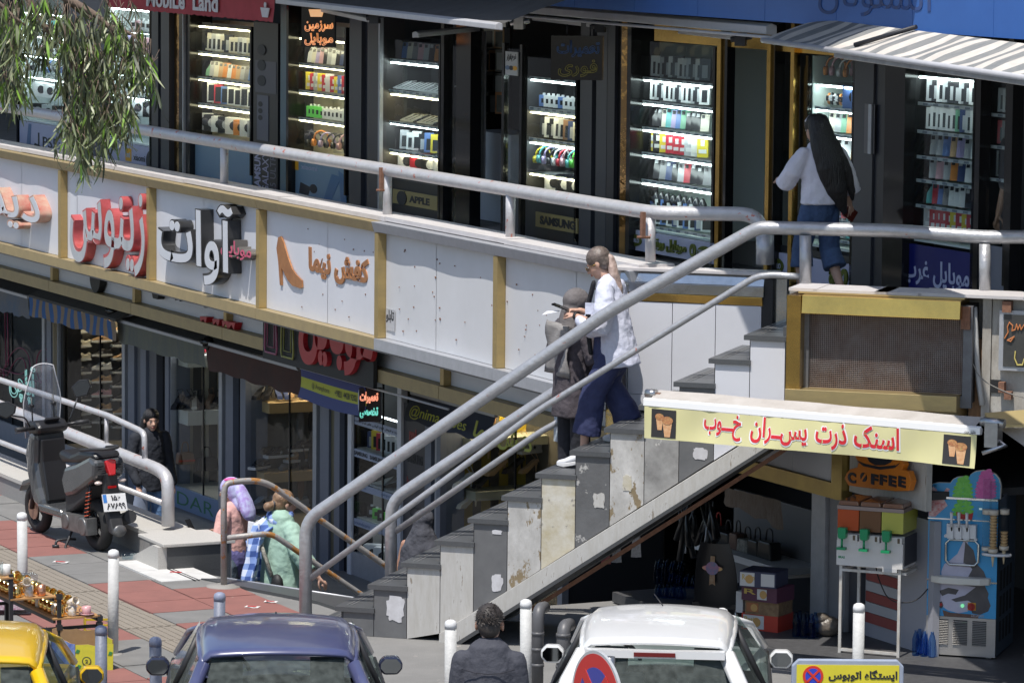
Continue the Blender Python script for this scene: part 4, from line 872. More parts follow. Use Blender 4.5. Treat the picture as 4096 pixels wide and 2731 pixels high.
 # things for sale: shared meshes, one object each
PAL=dict(white=(.62,.63,.64),cream=(.58,.55,.46),black=(.025,.025,.03),blue=(.10,.18,.42),navy=(.03,.05,.14),green=(.14,.34,.22),lime=(.12,.55,.08),orange=(.60,.22,.05),pink=(.55,.32,.36),lilac=(.36,.30,.50),teal=(.10,.38,.38),silver=(.40,.41,.43),yellow=(.62,.50,.04),red=(.45,.03,.05),brown=(.20,.11,.06),grey=(.2,.2,.21),tan=(.5,.32,.17))
def pm_(c,r=.35):return mat('ware_'+c,PAL[c],r)
_WM={}
def ware_mesh(kind,c):
 if(kind,c)in _WM:return _WM[(kind,c)]
 b=MB();m=[pm_(c),pm_('black' if c not in('black','navy')else 'silver',.2),pm_('white')]
 if kind=='phone':
  b.box(W0,-.037,.037,-.004,.004,0,.155);b.box(W0,-.032,-.006,-.008,-.0041,.118,.148,1)
 elif kind=='box':
  b.box(W0,-.042,.042,-.022,.022,0,.165);b.box(W0,-.022,.022,-.0235,-.0221,.018,.115,1)
 elif kind=='redbox':
  b.box(W0,-.042,.042,-.022,.022,0,.16);b.box(W0,-.03,.03,-.0235,-.0221,.03,.06,2);b.box(W0,-.015,.015,-.0235,-.0221,.085,.13,2)
 elif kind=='tray':
  b.prism(W0,[(-.11,0),(.0,0),(.085,.07),(.085,.078),(-.11,.012)],-.03,.03);b.prism(W0,[(-.1,.016),(.078,.078),(.074,.0825),(-.104,.02)],-.024,.024,1)
 elif kind=='budbox':
  b.box(W0,-.04,.04,-.022,.022,0,.10);b.box(W0,-.018,.018,-.0235,-.0221,.03,.07,1);b.box(W0,-.012,.012,-.003,.003,.1,.118,2)
 elif kind=='case':
  b.box(W0,-.05,.05,-.01,.01,0,.19);b.box(W0,-.036,.036,-.0115,-.0101,.015,.165,1)
 elif kind=='headphones':
  b.tube([Vector((.075*math.cos(a),0,.10+.085*math.sin(a)))for a in[PI*i/8 for i in range(9)]],.009,6)
  for sx_ in(-1,1):b.tube([Vector((sx_*.062,-.0,.075)),Vector((sx_*.092,0,.075))],.034,10);
 elif kind=='blob':
  b.lathe(W0,[(.02,0),(.034,.02),(.036,.05),(.02,.08),(.008,.1)],8)
 elif kind=='carton':
  b.box(W0,-.09,.09,-.05,.05,0,.16);b.prism(W0,ngon(0,.08,.045,10),-.052,-.0501,1)
 elif kind=='watch':
  b.tube([Vector((0,.02*math.cos(a),.05+.035*math.sin(a)))for a in[2*PI*i/8 for i in range(8)]],.012,5,closed=True,caps=False);b.box(W0,-.017,.017,-.03,-.012,.035,.075,1)
 elif kind=='sneaker':
  up=[(-.14,.02),(-.125,.045),(-.06,.062),(-.01,.098),(.035,.105),(.05,.082),(.10,.082),(.135,.105),(.142,.06),(.14,.02)]
  n=len(up);vs=[]
  for y,s_ in((-.042,.86),(-.03,1.),(.03,1.),(.042,.86)):
   for x,z in up:vs.append(Vector((x*(1 if abs(y)<.04 else .97),y*(1-.25*(x<-.09)),.02+(z-.02)*s_)))
  fs=[(i*n+j,i*n+j+1,(i+1)*n+j+1,(i+1)*n+j)for i in range(3)for j in range(n-1)]+[tuple(range(n))[::-1],tuple(range(3*n,4*n))]
  b.add(vs,fs,0,False)
  b.prism(W0,[(-.15,.002),(.145,.002),(.15,.024),(.0,.028),(-.152,.03)],-.05,.05,2)
  b.prism(W0,[(.0+.022*(1 if i%2==0 else .42)*math.cos(PI/2+i*PI/5),.055+.022*(1 if i%2==0 else .42)*math.sin(PI/2+i*PI/5))for i in range(10)],-.046,-.0421,1)
 elif kind=='heel':
  b.prism(W0,[(-.12,0),(-.05,.0),(.02,.05),(.08,.095),(.11,.10),(.1,.125),(.06,.115),(-.02,.065),(-.1,.035)],-.028,.028);b.tube([Vector((.095,0,.1)),Vector((.09,0,0))],[.014,.006],6)
  b.tube([Vector((.10,-.02,.12)),Vector((.06,-.025,.19)),Vector((.04,.02,.18)),Vector((.1,.025,.12))],.004,5,closed=True,caps=False)
 elif kind=='flatshoe':
  b.tube([Vector((-.12,0,.02)),Vector((-.06,0,.035)),Vector((.06,0,.035)),Vector((.12,0,.03))],[(.025,.02),(.04,.03),(.032,.03),(.025,.03)],10)
 elif kind=='sole':
  b.prism(W0,[(.035*math.cos(a)*(1+.2*math.sin(a)),.14+.135*math.sin(a))for a in[2*PI*i/14 for i in range(14)]],-.012,.012)
 me=b.build('ware',m,W0O).data;ob=[o for o in bpy.data.objects if o.data is me][0];bpy.data.objects.remove(ob)
 _WM[(kind,c)]=me;return me
W0O=bpy.data.objects.new('zero',None)
NAMES=dict(phone=('mobile_phone','mobile phone','phone'),box=('phone_box','phone box','box'),redbox=('phone_box','printed phone box','box'),tray=('phone_tray','tilted white phone tray','phone box'),budbox=('earbud_box','small earphone box','box'),case=('phone_case','packed phone case','phone case'),headphones=('headphones','headphones','headphones'),blob=('speaker','small round speaker','speaker'),carton=('gadget_box','gadget box','box'),watch=('smart_watch','wrist watch on a stand','watch'),sneaker=('sneaker','sneaker','shoe'),heel=('heeled_shoe','heeled shoe','shoe'),flatshoe=('flat_shoe','flat shoe','shoe'),sole=('sandal','hanging sandal','shoe'))
ORD=['first','second','third','fourth','fifth','sixth','seventh','eighth','ninth','tenth','eleventh','twelfth','thirteenth','fourteenth','fifteenth']
def put(kind,c,f,where,i,group):
 nm,words_,cat=NAMES[kind];o=bpy.data.objects.new(nm,ware_mesh(kind,c));C.objects.link(o)
 o.location=f.o;o.rotation_euler=Matrix((f.x,f.y,f.z)).transposed().to_euler();e=rnd.uniform(1.05,1.22);o.scale=(e,e,e)
 return tag(o,f'{c} {words_}, {ORD[i]} from left, {where}',cat,group)
 # shop window cabinets of the upper storey
m_ledw=lamp_mat('led_white',(.90,1,1),13);m_ledy=lamp_mat('led_warm',(1,.86,.55),12);m_tag=flat('price_tag',(.16,.18,.22),.5);m_tag2=flat('price_tag_light',(.45,.47,.5),.5)
m_shw=flat('shelf_clear',(.35,.37,.36),.3)
def cabinet(name,label,xa,xb,yt,yb,wall,leds,shelves,depth=.42,frame=None,glass=True,short=''):
 """shelves: list of (pixel y at the left end, kind, n, colours, u0, u1, turn); leds: list of (pixel y, material)"""
 t0,_=tf(xa,(yt+yb)/2);t1,_=tf(xb,(yt+yb)/2);zt=tf(xa,yt)[1];zb=tf(xa,yb)[1]
 c=thing(name,label,'shop window',FA.at((t0+t1)/2,.1,zb))
 frame=frame or m_black
 k=MB();k.box(FA,t0,t1,depth,depth+.02,zb,zt);k.build('back_panel',wall,c)
 k=MB();k.box(FA,t0-.02,t0,.012,depth,zb,zt);k.build('side_panel',wall,c)
 k=MB();k.box(FA,t1,t1+.02,.012,depth,zb,zt);k.build('side_panel',wall,c)
 k=MB();k.box(FA,t0,t1,.012,depth,zb-.02,zb);k.build('cabinet_base',wall,c)
 for x,nm in((t0-.035,'frame_post'),(t1+.035,'frame_post')):k=MB();k.box(FA,x-.02,x+.02,-.03,.012,zb-.35,zt);k.build(nm,frame,c)
 for y,m in leds:
  z=tf(xa,y)[1];k=MB();k.box(FA,t0+.03,t1-.03,.03,.085,z-.006,z+.007);k.build('led_strip',m,c)
  k=MB();k.box(FA,t0+.01,t1-.01,.03,depth-.05,z+.012,z+.02);k.build('shelf',m_shw,c)
 for si,(y,kind,n,cols,u0,u1,turn)in enumerate(shelves):
  z=tf(xa,y)[1]
  if kind not in('headphones','carton','blob')and n>3:
   k=MB();k.box(FA,t0+.02,t1-.02,.022,.030,z-.012,z+.014);ob=k.build('price_rail',m_tag2,c)
   k=MB()
   for i in range(int((t1-t0)/.16)):k.box(FA,t0+.05+i*.16,t0+.12+i*.16,.019,.0215,z-.008,z+.010)
   ob2=k.build('price_tags',m_tag,c);ob2['kind']='stuff'
  n=int(n*1.2)if 6<n<13 else n
  for i in range(n):
   u=u0+(u1-u0)*(i+.5)/n;t=t0+(t1-t0)*u
   lean={'phone':R(-24),'box':R(-6),'case':R(-4)}.get(kind,0)
   f=FA.sub(t,.14,z+.02,rz=R(turn)+rnd.uniform(-.06,.06),rx=lean)
   put(kind,cols[i%len(cols)],f,f'{ORD[si]} row, {short}',i,f'goods on show in {short}')
 if glass:k=MB();k.box(FA,t0-.01,t1+.01,-.004,.0,zb-.0,zt);k.build('glass_pane',m_glass,c)
 return c,t0,t1,zb,zt
m_wcool=flat('cabinet_cool',(.60,.65,.66),.5);m_wwarm=flat('cabinet_warm',(.72,.67,.56),.5);m_wdark=flat('cabinet_dark',(.05,.052,.058),.4);m_wgrn=flat('cabinet_mint',(.50,.58,.55),.4)
W,B_,CR='white','black','cream'
cabinet('glass_cabinet','brightly lit white shop window behind the hanging leaves at far left',45,150,-20,272,m_wcool,[(30,m_ledw),(82,m_ledw),(128,m_ledw),(176,m_ledw)],[(78,'carton',4,['lilac',W,'teal'],.1,.9,40),(124,'budbox',5,[W,'pink',W],.05,.95,40),(172,'headphones',4,[B_,'grey','blue'],.1,.8,40),(222,'carton',3,[W,W,W],.2,.8,40),(268,'carton',3,[B_,W],.1,.8,40)],short='far left window')
cabinet('glass_cabinet','cool lit shop window between the leaves and the dark blue column',250,347,-20,318,m_wcool,[(20,m_ledw),(70,m_ledw),(122,m_ledw),(170,m_ledw),(218,m_ledw)],[(68,'budbox',6,[W,'pink','silver'],.3,.98,40),(119,'carton',4,['pink','lilac',W],.05,.9,40),(167,'budbox',5,[B_,'orange',W],.2,.95,40),(215,'budbox',6,[W],.2,.98,40),(262,'carton',3,[B_,W],.1,.9,40)],short='window left of blue column')
cabinet('glass_cabinet','warm lit cream shop window full of phones under the red awning',434,578,48,308,m_wwarm,[(60,m_ledy),(123,m_ledy),(182,m_ledy),(242,m_ledy)],[(118,'box',11,[CR,CR,'silver',W,CR,B_],.08,.98,46),(176,'phone',14,['pink','green','silver',CR,'tan','orange',W,'orange','tan','silver','grey','blue',W,'blue'],.04,.99,52),(236,'case',8,[W,W,'red','blue',W,W,'silver',W],.04,.98,46),(300,'carton',7,['silver',B_,W,B_,W,'orange',W],.05,.98,46)],depth=.5,short='warm lit window')
cabinet('glass_cabinet','warm lit shop window with yellow and red boxes beside the tall dark poster',668,795,52,352,m_wwarm,[(88,m_ledy),(150,m_ledy),(213,m_ledy),(275,m_ledy)],[(146,'phone',11,[B_,W,CR,'lilac','pink',B_,'silver',W,B_,'navy'],.04,.98,50),(208,'redbox',11,['red','yellow','red','silver','yellow','red',W,'red','yellow','blue'],.04,.98,46),(270,'budbox',11,['lime','lime','lime','lime','lime',W,W,W,W,W,W],.05,.98,46),(345,'headphones',7,[B_,B_,'orange','lilac',B_,B_,'pink'],.06,.98,46)],depth=.5,short='orange neon board window')
cabinet('glass_cabinet','dark shop window with trays of phones between grey columns',888,1011,90,405,m_wdark,[(144,m_ledw),(217,m_ledy),(284,m_ledw),(352,m_ledy)],[(137,'phone',8,['blue',CR,'grey','pink','silver',B_,'orange','silver'],.06,.98,50),(208,'tray',11,[W],.05,.98,20),(280,'tray',9,[CR,CR,CR,B_,CR],.18,.98,20),(345,'box',7,['silver',W,W,B_,'blue','yellow',B_],.06,.98,46),(392,'carton',4,[W,'red',B_,W],.1,.98,46)],depth=.5,short='dark tray window')
cabinet('glass_cabinet','dark shop window with coloured headphones right of the open door',1208,1325,130,450,m_wdark,[(184,m_ledw),(258,m_ledy),(328,m_ledw),(400,m_ledy)],[(178,'box',4,[W,'silver'],.35,.7,40),(248,'budbox',9,['blue',W,W,W],.05,.98,46),(318,'box',8,[B_,W,B_,W,'silver','brown','navy',CR],.08,.9,46),(390,'headphones',9,['yellow','teal','lilac',B_,W,'red','pink','teal','lime'],.05,.98,46),(440,'carton',3,[W,B_,B_],.25,.9,46)],depth=.5,short='coloured headphone window')
cabinet('glass_cabinet','mint lit shop window with many shelves between the gold posts',1452,1640,92,520,m_wgrn,[(183,m_ledw),(238,m_ledw),(298,m_ledw),(357,m_ledw),(420,m_ledw)],[(178,'box',11,[B_,W,W,'silver',B_,W],.04,.75,46),(232,'box',11,[W,W,'silver',B_],.04,.75,46),(292,'phone',10,[B_,B_,B_,CR,'teal','lilac','blue','green'],.04,.75,50),(350,'redbox',8,['yellow',B_,'yellow','red','red','red','silver',W],.05,.75,46),(412,'phone',9,[B_,B_,'grey','navy',B_,'silver','red'],.04,.8,50),(470,'blob',9,[B_],.04,.75,46),(515,'case',9,['navy',W,'blue',W],.1,.8,46)],depth=.55,short='mint lit window')
cabinet('glass_cabinet','pale green lit shop window partly hidden by the long haired woman',1862,1960,128,560,m_wgrn,[(196,m_ledw),(252,m_ledw),(312,m_ledw),(425,m_ledw)],[(190,'headphones',4,['orange','pink',W,'orange'],.15,.75,46),(247,'watch',7,['orange',B_,W,B_,'orange','silver'],.05,.6,40),(248,'carton',2,['blue','blue'],.65,.98,40),(306,'phone',6,[CR,'silver','green','orange','silver',W],.1,.98,50),(365,'phone',5,['tan',W,'silver'],.1,.98,50),(500,'case',7,['blue','red',W],.05,.98,46),(545,'case',7,[W,'silver','teal'],.05,.98,46)],depth=.5,short='window by long haired woman')
cabinet('glass_cabinet','mint lit shop window with phone rows above the blue lettered sign',2082,2238,160,545,m_wgrn,[(176,m_ledw)],[(236,'box',10,[B_,'silver',B_,W,'silver',B_],.03,.98,46),(300,'box',11,[W,W,W,W,W,W,W,'green','navy','silver'],.04,.98,46),(358,'phone',8,[B_,'silver','silver','blue','tan','lilac','silver',W],.05,.95,50),(412,'phone',8,['lilac','silver','pink','silver','orange','navy',W,W],.04,.98,50),(470,'phone',9,[B_,'teal','red','blue','grey',W,W,W,B_],.05,.85,50),(532,'redbox',10,['silver','silver','red','red','red','red','yellow','red','yellow','red'],.04,.98,46)],depth=.5,short='window above blue sign')
cabinet('glass_cabinet','dim shop window at the right edge beside the man in black',2252,2312,165,545,m_wdark,[],[(262,'box',4,['silver',W],.2,.9,46),(335,'box',4,['red','grey'],.2,.9,46),(410,'case',4,['grey','teal'],.2,.9,46)],depth=.5,short='dim right window')
# posters, columns and frames between them
def panel(name,label,cat,x0,x1,y0,y1,m,off=-.02,th=.03,group=None,xr=None,**k2):
 t0,_=tf(x0,(y0+y1)/2,off);t1,_=tf(x1,(y0+y1)/2,off);zt=tf(x0,y0,off)[1];zb=tf(x0,y1,off)[1]
 k=MB();k.box(FA,t0,t1,off,off+th,zb,zt);o=k.build(name,m,**k2);tag(o,label,cat,group);return o,t0,t1,zb,zt
def texts(par,lst,off):
 for t,x0,x1,z0,z1,m,bo,*v in lst:
  k=MB();text_on(k,FA.sub(0,off-.001),t,x0,x1,z0,z1,0,bo,.003,vertical=bool(v));k.build('lettering',m,par)
m_lil=flat('poster_lilac',(.42,.42,.55),.5);m_pblue=flat('poster_blue',(.10,.17,.30),.4);m_ink=flat('ink_black',(.02,.02,.025),.5);m_pgl=flat('poster_pale_blue',(.17,.27,.36),.4)
TOPY,FZ=-30,ZW
def col(x0,x1,m,label,off=-.10,th=.3,parts=()):
 t0,_=tf(x0,250,off);t1,_=tf(x1,250,off);c=thing('shop_column',label,'column',FA.at((t0+t1)/2,off,FZ));w=t1-t0
 n=len(m)
 for i,(mm,u0,u1,d)in enumerate(m):k=MB();k.box(FA,t0+w*u0,t0+w*u1,off+d,off+th,FZ,5.1);k.build('column_face',mm,c,bevel=.004)
 return c
gm=m_char
col(348,390,[(m_char,0,.36,0),(m_char2,.37,.55,.03),(m_char,.56,1,-.01)],'dark blue column left of the gold mirror strip')
col(393,432,[(m_mir,0,.45,.04),(m_black,.46,.7,0),(m_alu,.71,.76,-.01),(m_black,.77,1,.02)],'gold mirror strip and black frame left of the warm lit window')
col(640,662,[(mat('teal_strip',(.10,.17,.2),.2),0,.75,.02),(m_black,.78,1,0)],'teal glass strip between the dark poster and the yellow box window')
col(802,868,[(m_char,0,.42,0),(m_char2,.43,.62,.04),(mat('column_brown',(.06,.055,.058),.4),.63,1,.0)],'two tone grey column left of the white pole')
k=MB();t_,_=tf(874,250,-.14);k.box(FA,t_-.02,t_+.02,-.16,-.12,FZ,5.0);tag(k.build('white_pole',m_alu),'thin white pole in front of the grey column','pole')
col(1012,1080,[(m_black,0,.1,0),(m_glass,.12,.5,.05),(m_black,.52,1,0)],'dark glass door leaf with black frame left of the open doorway',th=.12)
col(1328,1425,[(m_char,0,.28,.02),(m_char2,.30,.42,.06),(m_char,.43,.68,.0),(m_char2,.69,.86,.0),(m_black,.87,1,.03)],'wide charcoal column right of the coloured headphone window')
col(1426,1448,[(m_mir,0,.6,.0),(m_black,.62,1,.0)],'rippled gold mirror strip at the left of the mint lit window')
col(1645,1664,[(m_brass,0,.45,.0),(m_black,.5,1,.02)],'gold door post right of the mint lit window',th=.1)
col(1764,1778,[(m_brass,0,.6,-.02),(m_black,.62,1,.0)],'gold door post left of the glass door leaf',th=.1)
col(1814,1822,[(m_brass,0,1,.0)],'thin gold frame in the middle of the glass door leaf',th=.06)
col(1962,2078,[(m_char,0,.38,.0),(m_char2,.39,.60,.02),(m_black,.61,1,.0)],'wide black column with an open slot right of the long haired woman')
col(2241,2252,[(m_black,0,1,0)],'black post between the two rightmost windows',th=.1)
col(2314,2326,[(m_black,0,1,0)],'black post at the right edge window',th=.1)
o,t0,t1,zb,zt=panel('slot_recess','open grey slot with cables in the wide black column','recess',1985,2008,238,352,flat('slot_grey',(.16,.15,.15),.6),off=-.108,th=.005)
k=MB();k.box(FA,t0+.08,t0+.13,-.12,-.109,zb,zt);k.build('conduit',m_alu,o);k=MB();k.box(FA,t1-.09,t1-.01,-.112,-.109,zb,zt);k.build('dark_gap',m_ink,o)
o,t0,t1,zb,zt=panel('phone_poster','dark phone poster half hidden behind the leaves','poster',160,240,-10,372,flat('poster_slate',(.10,.11,.16),.4),off=-.02);hgt=zt-zb
texts(o,[('Galaxy',t0+.25,t1-.2,zb+.75,zb+.87,m_ink,.01),('S25 Ultra',t0+.25,t1-.1,zb+.58,zb+.69,m_ink,.02)],-.02)
k=MB();k.prism(FA,ngon((t0+t1)/2+.2,zb+1.12,.17,20),-.03,-.021);k.build('round_print',m_ink,o)
o,t0,t1,zb,zt=panel('phone_poster','tall black phone poster with vertical lettering beside the warm lit window','poster',582,638,50,447,flat('poster_black',(.018,.018,.022),.35),off=-.03)
k=MB();k.box(FA,t0+.06,t1-.04,-.034,-.031,zb+1.15,zb+1.5);k.build('poster_print',flat('poster_dusk',(.07,.075,.1),.35),o)
k=MB();k.box(FA,t0+.12,t0+.45,-.036,-.032,zb+.62,zb+1.12);pl_=k.build('phone_print',flat('phone_navy',(.09,.10,.14),.3),o)
for i in range(3):
 for cx,cz,r_ in((t0+.22,zb+1.02-i*.075,.03),(t0+.25,zb+1.62-i*.17,.06)):k=MB();k.prism(FA,ngon(cx,cz,r_*2.0,14,ry=r_),-.039,-.0361);k.build('lens_print',m_ink,o)
texts(o,[('SAMSUNG',t0+.04,t0+.22,zb+.05,zb+.57,m_lil,.03,1),('GALAXY',t0+.27,t0+.45,zb+.05,zb+.5,m_lil,.0,1),('S25 ULTRA',t0+.5,t0+.66,zb+.02,zb+.55,flat('ink_grey',(.2,.2,.23),.5),.0,1)],-.03)
def low(x0,x1,y0,y1,m,label,off=-.012):return panel('base_poster',label,'poster',x0,x1,y0,y1,m,off=off,th=.012)
o,t0,t1,zb,zt=low(45,158,277,345,m_lil,'lilac games console poster under the far left window');h=zt-zb
texts(o,[('PS5',t0+.9,t0+1.45,zb+h*.25,zb+h*.6,m_ink,.01),('Pro',t0+1.5,t0+1.72,zb+h*.25,zb+h*.5,m_ink,0)],-.012)
k=MB();k.box(FA,t0+.72,t0+.77,-.016,-.0125,zb+h*.25,zb+h*.7);k.prism(FA,[(t0+.55,zb+h*.22),(t0+.88,zb+h*.16),(t0+.9,zb+h*.24),(t0+.6,zb+h*.34)],-.016,-.0125);k.build('logo_print',m_ink,o)
k=MB();k.prism(FA,[(t0+.25,zb),(t0+.42,zb),(t0+.46,zt-.02),(t0+.36,zt-.02)],-.016,-.0125);k.build('console_print',m_pblue,o)
o,t0,t1,zb,zt=low(245,347,322,378,m_lil,'lilac poster with orange square logo under the window left of the column');h=zt-zb
k=MB();k.box(FA,t0+.66,t0+.86,-.016,-.0125,zb+h*.3,zb+h*.82);lg=k.build('logo_print',flat('logo_orange',(.75,.38,.02),.5),o)
texts(o,[('xiaomi',t0+.93,t0+1.32,zb+h*.38,zb+h*.62,m_ink,.01)],-.012);texts(o,[('mi',t0+.70,t0+.83,zb+h*.45,zb+h*.68,m_tag2,.03)],-.017)
k=MB();k.prism(FA,ngon(t1-.0,zb+h*.45,.16,18,PI/2,PI*1.5,ry=.13),-.016,-.0125);k.build('watch_print',m_ink,o)
low(434,578,310,425,m_pgl,'plain dull blue panel under the warm lit window')
o,t0,t1,zb,zt=low(663,795,362,455,m_pgl,'pale blue phone poster under the yellow box window');h=zt-zb
k=MB();k.prism(FA,[(t0+.95,zb+.02),(t0+1.15,zb+.02),(t0+1.45,zt-.12),(t0+1.2,zt-.10)],-.016,-.0125);k.prism(FA,[(t0+1.45,zb+.06),(t0+1.6,zb+.04),(t1-.02,zt-.1),(t1-.2,zt-.05)],-.016,-.0125);k.build('phone_print',flat('phone_blue',(.06,.16,.3),.3),o)
k=MB();k.prism(FA,[(t0+.3,zb+.08),(t0+.55,zb+.06),(t0+.62,zb+.16),(t0+.34,zb+.2)],-.016,-.0125);k.prism(FA,ngon(t0+.7,zb+.15,.1,14,ry=.05),-.017,-.0126);k.build('charger_print',m_ink,o)
k=MB();k.box(FA,t0+.06,t0+.28,-.016,-.0125,zt-.12,zt-.02);k.build('logo_print',MATS['logo_orange'],o);texts(o,[('xiaomi',t0+.36,t0+.8,zt-.1,zt-.05,m_lil,0)],-.012)
m_gsign=flat('sign_gold_dim',(.33,.26,.10),.5);m_signblk=flat('sign_black',(.02,.02,.024),.4)
panel('window_plinth','black base panel under the dark tray window','panel',886,1012,408,500,m_signblk,off=-.01,th=.01);panel('window_plinth','black base panel under the coloured headphone window','panel',1206,1326,452,555,m_signblk,off=-.01,th=.01)
o,t0,t1,zb,zt=panel('base_sign','dim gold APPLE sign under the dark tray window','sign',902,1004,434,466,m_gsign,off=-.03,th=.015);h=zt-zb
texts(o,[('APPLE',t0+.42,t1-.18,zb+h*.25,zb+h*.75,m_ink,.04)],-.03)
k=MB();k.prism(FA,ngon(t0+.24,zb+h*.46,.12,14,ry=.075),-.04,-.031);k.prism(FA,[(t0+.24,zb+h*.8),(t0+.32,zb+h*.98),(t0+.3,zb+h*.8)],-.04,-.031);k.build('apple_print',m_ink,o)
o,t0,t1,zb,zt=panel('base_sign','dim gold SAMSUNG sign under the coloured headphone window','sign',1230,1326,486,520,m_gsign,off=-.03,th=.015);h=zt-zb
texts(o,[('SAMSUNG',t0+.1,t1-.04,zb+h*.2,zb+h*.8,m_ink,.05)],-.03)
m_ggrn=mat('sign_letter_green',(.14,.17,.03),.25,metal=.5)
def brand_strip(x0,x1,y0,y1,label,items):
 o,t0,t1,zb,zt=panel('base_sign',label,'sign',x0,x1,y0,y1,m_lil,off=-.03,th=.02);h=zt-zb;w=t1-t0
 for kd,u0,u1 in items:
  a,b_=t0+w*u0,t0+w*u1
  if kd in('CHERLO','SAMSUNG'):
   k=MB();k.prism(FA,ngon((a+b_)/2,zb+h*.5,(b_-a)/2,20,ry=h*.3),-.045,-.031);bd=k.build('badge',m_ggrn,o)
   k=MB();text_on(k,FA.sub(0,-.0455),kd,a+.03,b_-.03,zb+h*.4,zb+h*.6,0,.02,.003);k.build('lettering',m_lil,bd)
  elif kd=='mi':
   k=MB();k.prism(FA,ngon((a+b_)/2,zb+h*.5,(b_-a)/2,20,ry=h*.32),-.045,-.031);bd=k.build('badge',m_ggrn,o)
   k=MB();text_on(k,FA.sub(0,-.0455),'mi',a+.05,b_-.05,zb+h*.36,zb+h*.62,0,.05,.003);k.build('lettering',m_lil,bd)
  elif kd=='apple':
   k=MB();k.prism(FA,ngon((a+b_)/2,zb+h*.45,(b_-a)/2,14,ry=h*.26),-.045,-.031);k.prism(FA,[((a+b_)/2,zb+h*.7),((a+b_)/2+.03,zb+h*.92),((a+b_)/2+.05,zb+h*.75)],-.045,-.031);k.build('badge',m_ggrn,o)
  else:k=MB();text_on(k,FA.sub(0,-.031),kd,a,b_,zb+h*.18,zb+h*.85,0,.03,.02);k.build('lettering',m_ggrn,o)
brand_strip(1440,1640,525,571,'lilac sign strip with green Persian lettering under the mint lit window',[('CHERLO',.02,.18),('موبایل رونیکا',.26,.70),('mi',.74,.81),('SAMSUNG',.83,.99)])
brand_strip(1762,1962,575,636,'lilac sign strip with green badges behind the woman with bare calf',[('CHERLO',.02,.2),('apple',.26,.33),('M',.40,.5),('a',.74,.80),('mi',.86,.94)])
o,t0,t1,zb,zt=panel('base_sign','deep blue sign with white Persian lettering below the rightmost mint window','sign',2068,2240,556,690,flat('sign_deep_blue',(.008,.012,.13),.35),off=-.03,th=.02);h=zt-zb;w=t1-t0
texts(o,[('موبایل غرب',t0+w*.04,t0+w*.93,zb+h*.32,zb+h*.78,flat('letter_pale',(.42,.45,.62),.5),.02)],-.03)
panel('window_plinth','grey base panel at the right edge below the dim window','panel',2250,2318,560,690,smat('grey_base',(.2,.21,.25),.4),off=-.02,th=.02)
panel('window_plinth','dark base panel below the pale green lit window','panel',1778,1962,560,575,m_signblk,off=-.012,th=.01)
def rowhang(kind,cols,x0,x1,y,off,n,where):
 for i in range(n):
  x=x0+(x1-x0)*(i+.5)/n;p=pf(x,y,off);f=Fr(p,DA,NA).sub(rz=R(48));put(kind,cols[i%len(cols)],f,where,i,'phone cases hanging inside the doorways')
for j,y in enumerate((112,165,215,262)):rowhang('case',['cream','tan','black']if j<2 else['grey','black','orange'],1112,1158,y,.7,2+(j%2),f'{ORD[j]} row in the open doorway')
for j,y in enumerate((195,250,318)):rowhang('case',[['white','white','brown'],['tan','brown','black'],['silver','grey','silver']][j],1680,1758,y,.7,4,f'{ORD[j]} row behind gold door posts')
o,*_q=panel('hanging_rack','lilac lit rack wall behind the gold door posts','rack',1660,1765,130,345,mat('rack_lilac_light',(.17,.15,.24),.6),off=1.0,th=.03)  # the purple light on this wall is put into its colour
o,*_q=panel('hanging_rack','dark rack wall inside the open doorway','rack',1095,1170,60,320,mat('rack_dark',(.055,.045,.04),.6),off=1.0,th=.03)
p0=panel('counter','pale counter front behind the gold door posts','counter',1664,1765,392,600,mat('counter_pale',(.30,.30,.28),.5),off=.5,th=.5)
panel('counter_glass','glass counter with orange boxes behind the gold door posts','counter',1668,1765,335,390,glass_mat('counter_glass',(.75,.85,.83),1.45,.02),off=.5,th=.4)
for i,c in enumerate(('black','orange','black')):p=pf(1690+i*26,380,.68);put('carton',c,Fr(p,DA,NA).sub(rz=R(40)),'inside the glass counter',i,'boxes in the glass counter')
panel('counter','white panelled counter inside the open doorway','counter',1082,1172,298,500,m_white,off=.35,th=.4)
o,t0,t1,zb,zt=panel('wall_poster','white panel with phone pictures at the left of the open doorway','poster',1080,1112,70,430,flat('poster_grey',(.33,.33,.36),.5),off=.12,th=.02);h=zt-zb
for u in(.72,.5):k=MB();k.prism(FA,[(t0+.05,zb+h*u),(t0+.2,zb+h*u-.05),(t1-.06,zb+h*u+.22),(t0+.2,zb+h*u+.26)],.11,.119);k.build('phone_print',m_ink,o)
texts(o,[('Awesome',t0+.03,t1-.04,zb+h*.67,zb+h*.69,m_pblue,0),('Intelligence',t0+.03,t1-.04,zb+h*.44,zb+h*.46,m_pblue,0)],.118)
dr=thing('glass_door','glass door with a white paper notice right of the open doorway','door',FA.at(tf(1180,400)[0],-.3,FZ))
t0,_=tf(1158,300,-.3);t1,_=tf(1204,300,-.3)
k=MB();k.box(FA,t0+.05,t1-.05,-.31,-.30,FZ+.4,4.45);k.build('glass_pane',m_glass,dr)
for a,b_ in((t0,t0+.05),(t1-.05,t1)):k=MB();k.box(FA,a,b_,-.33,-.28,FZ,4.5);k.build('door_stile',m_black,dr)
k=MB();k.box(FA,t0+.05,t1-.05,-.33,-.28,FZ,FZ+.4);k.build('kick_plate',m_char,dr)
a0,z1_=tf(1162,118,-.34);a1,_=tf(1190,118,-.34);z0_=tf(1162,172,-.34)[1];k=MB();k.box(FA,a0,a1,-.345,-.335,z0_,z1_);nt_=k.build('paper_notice',flat('notice_white',(.5,.5,.5),.6),dr)
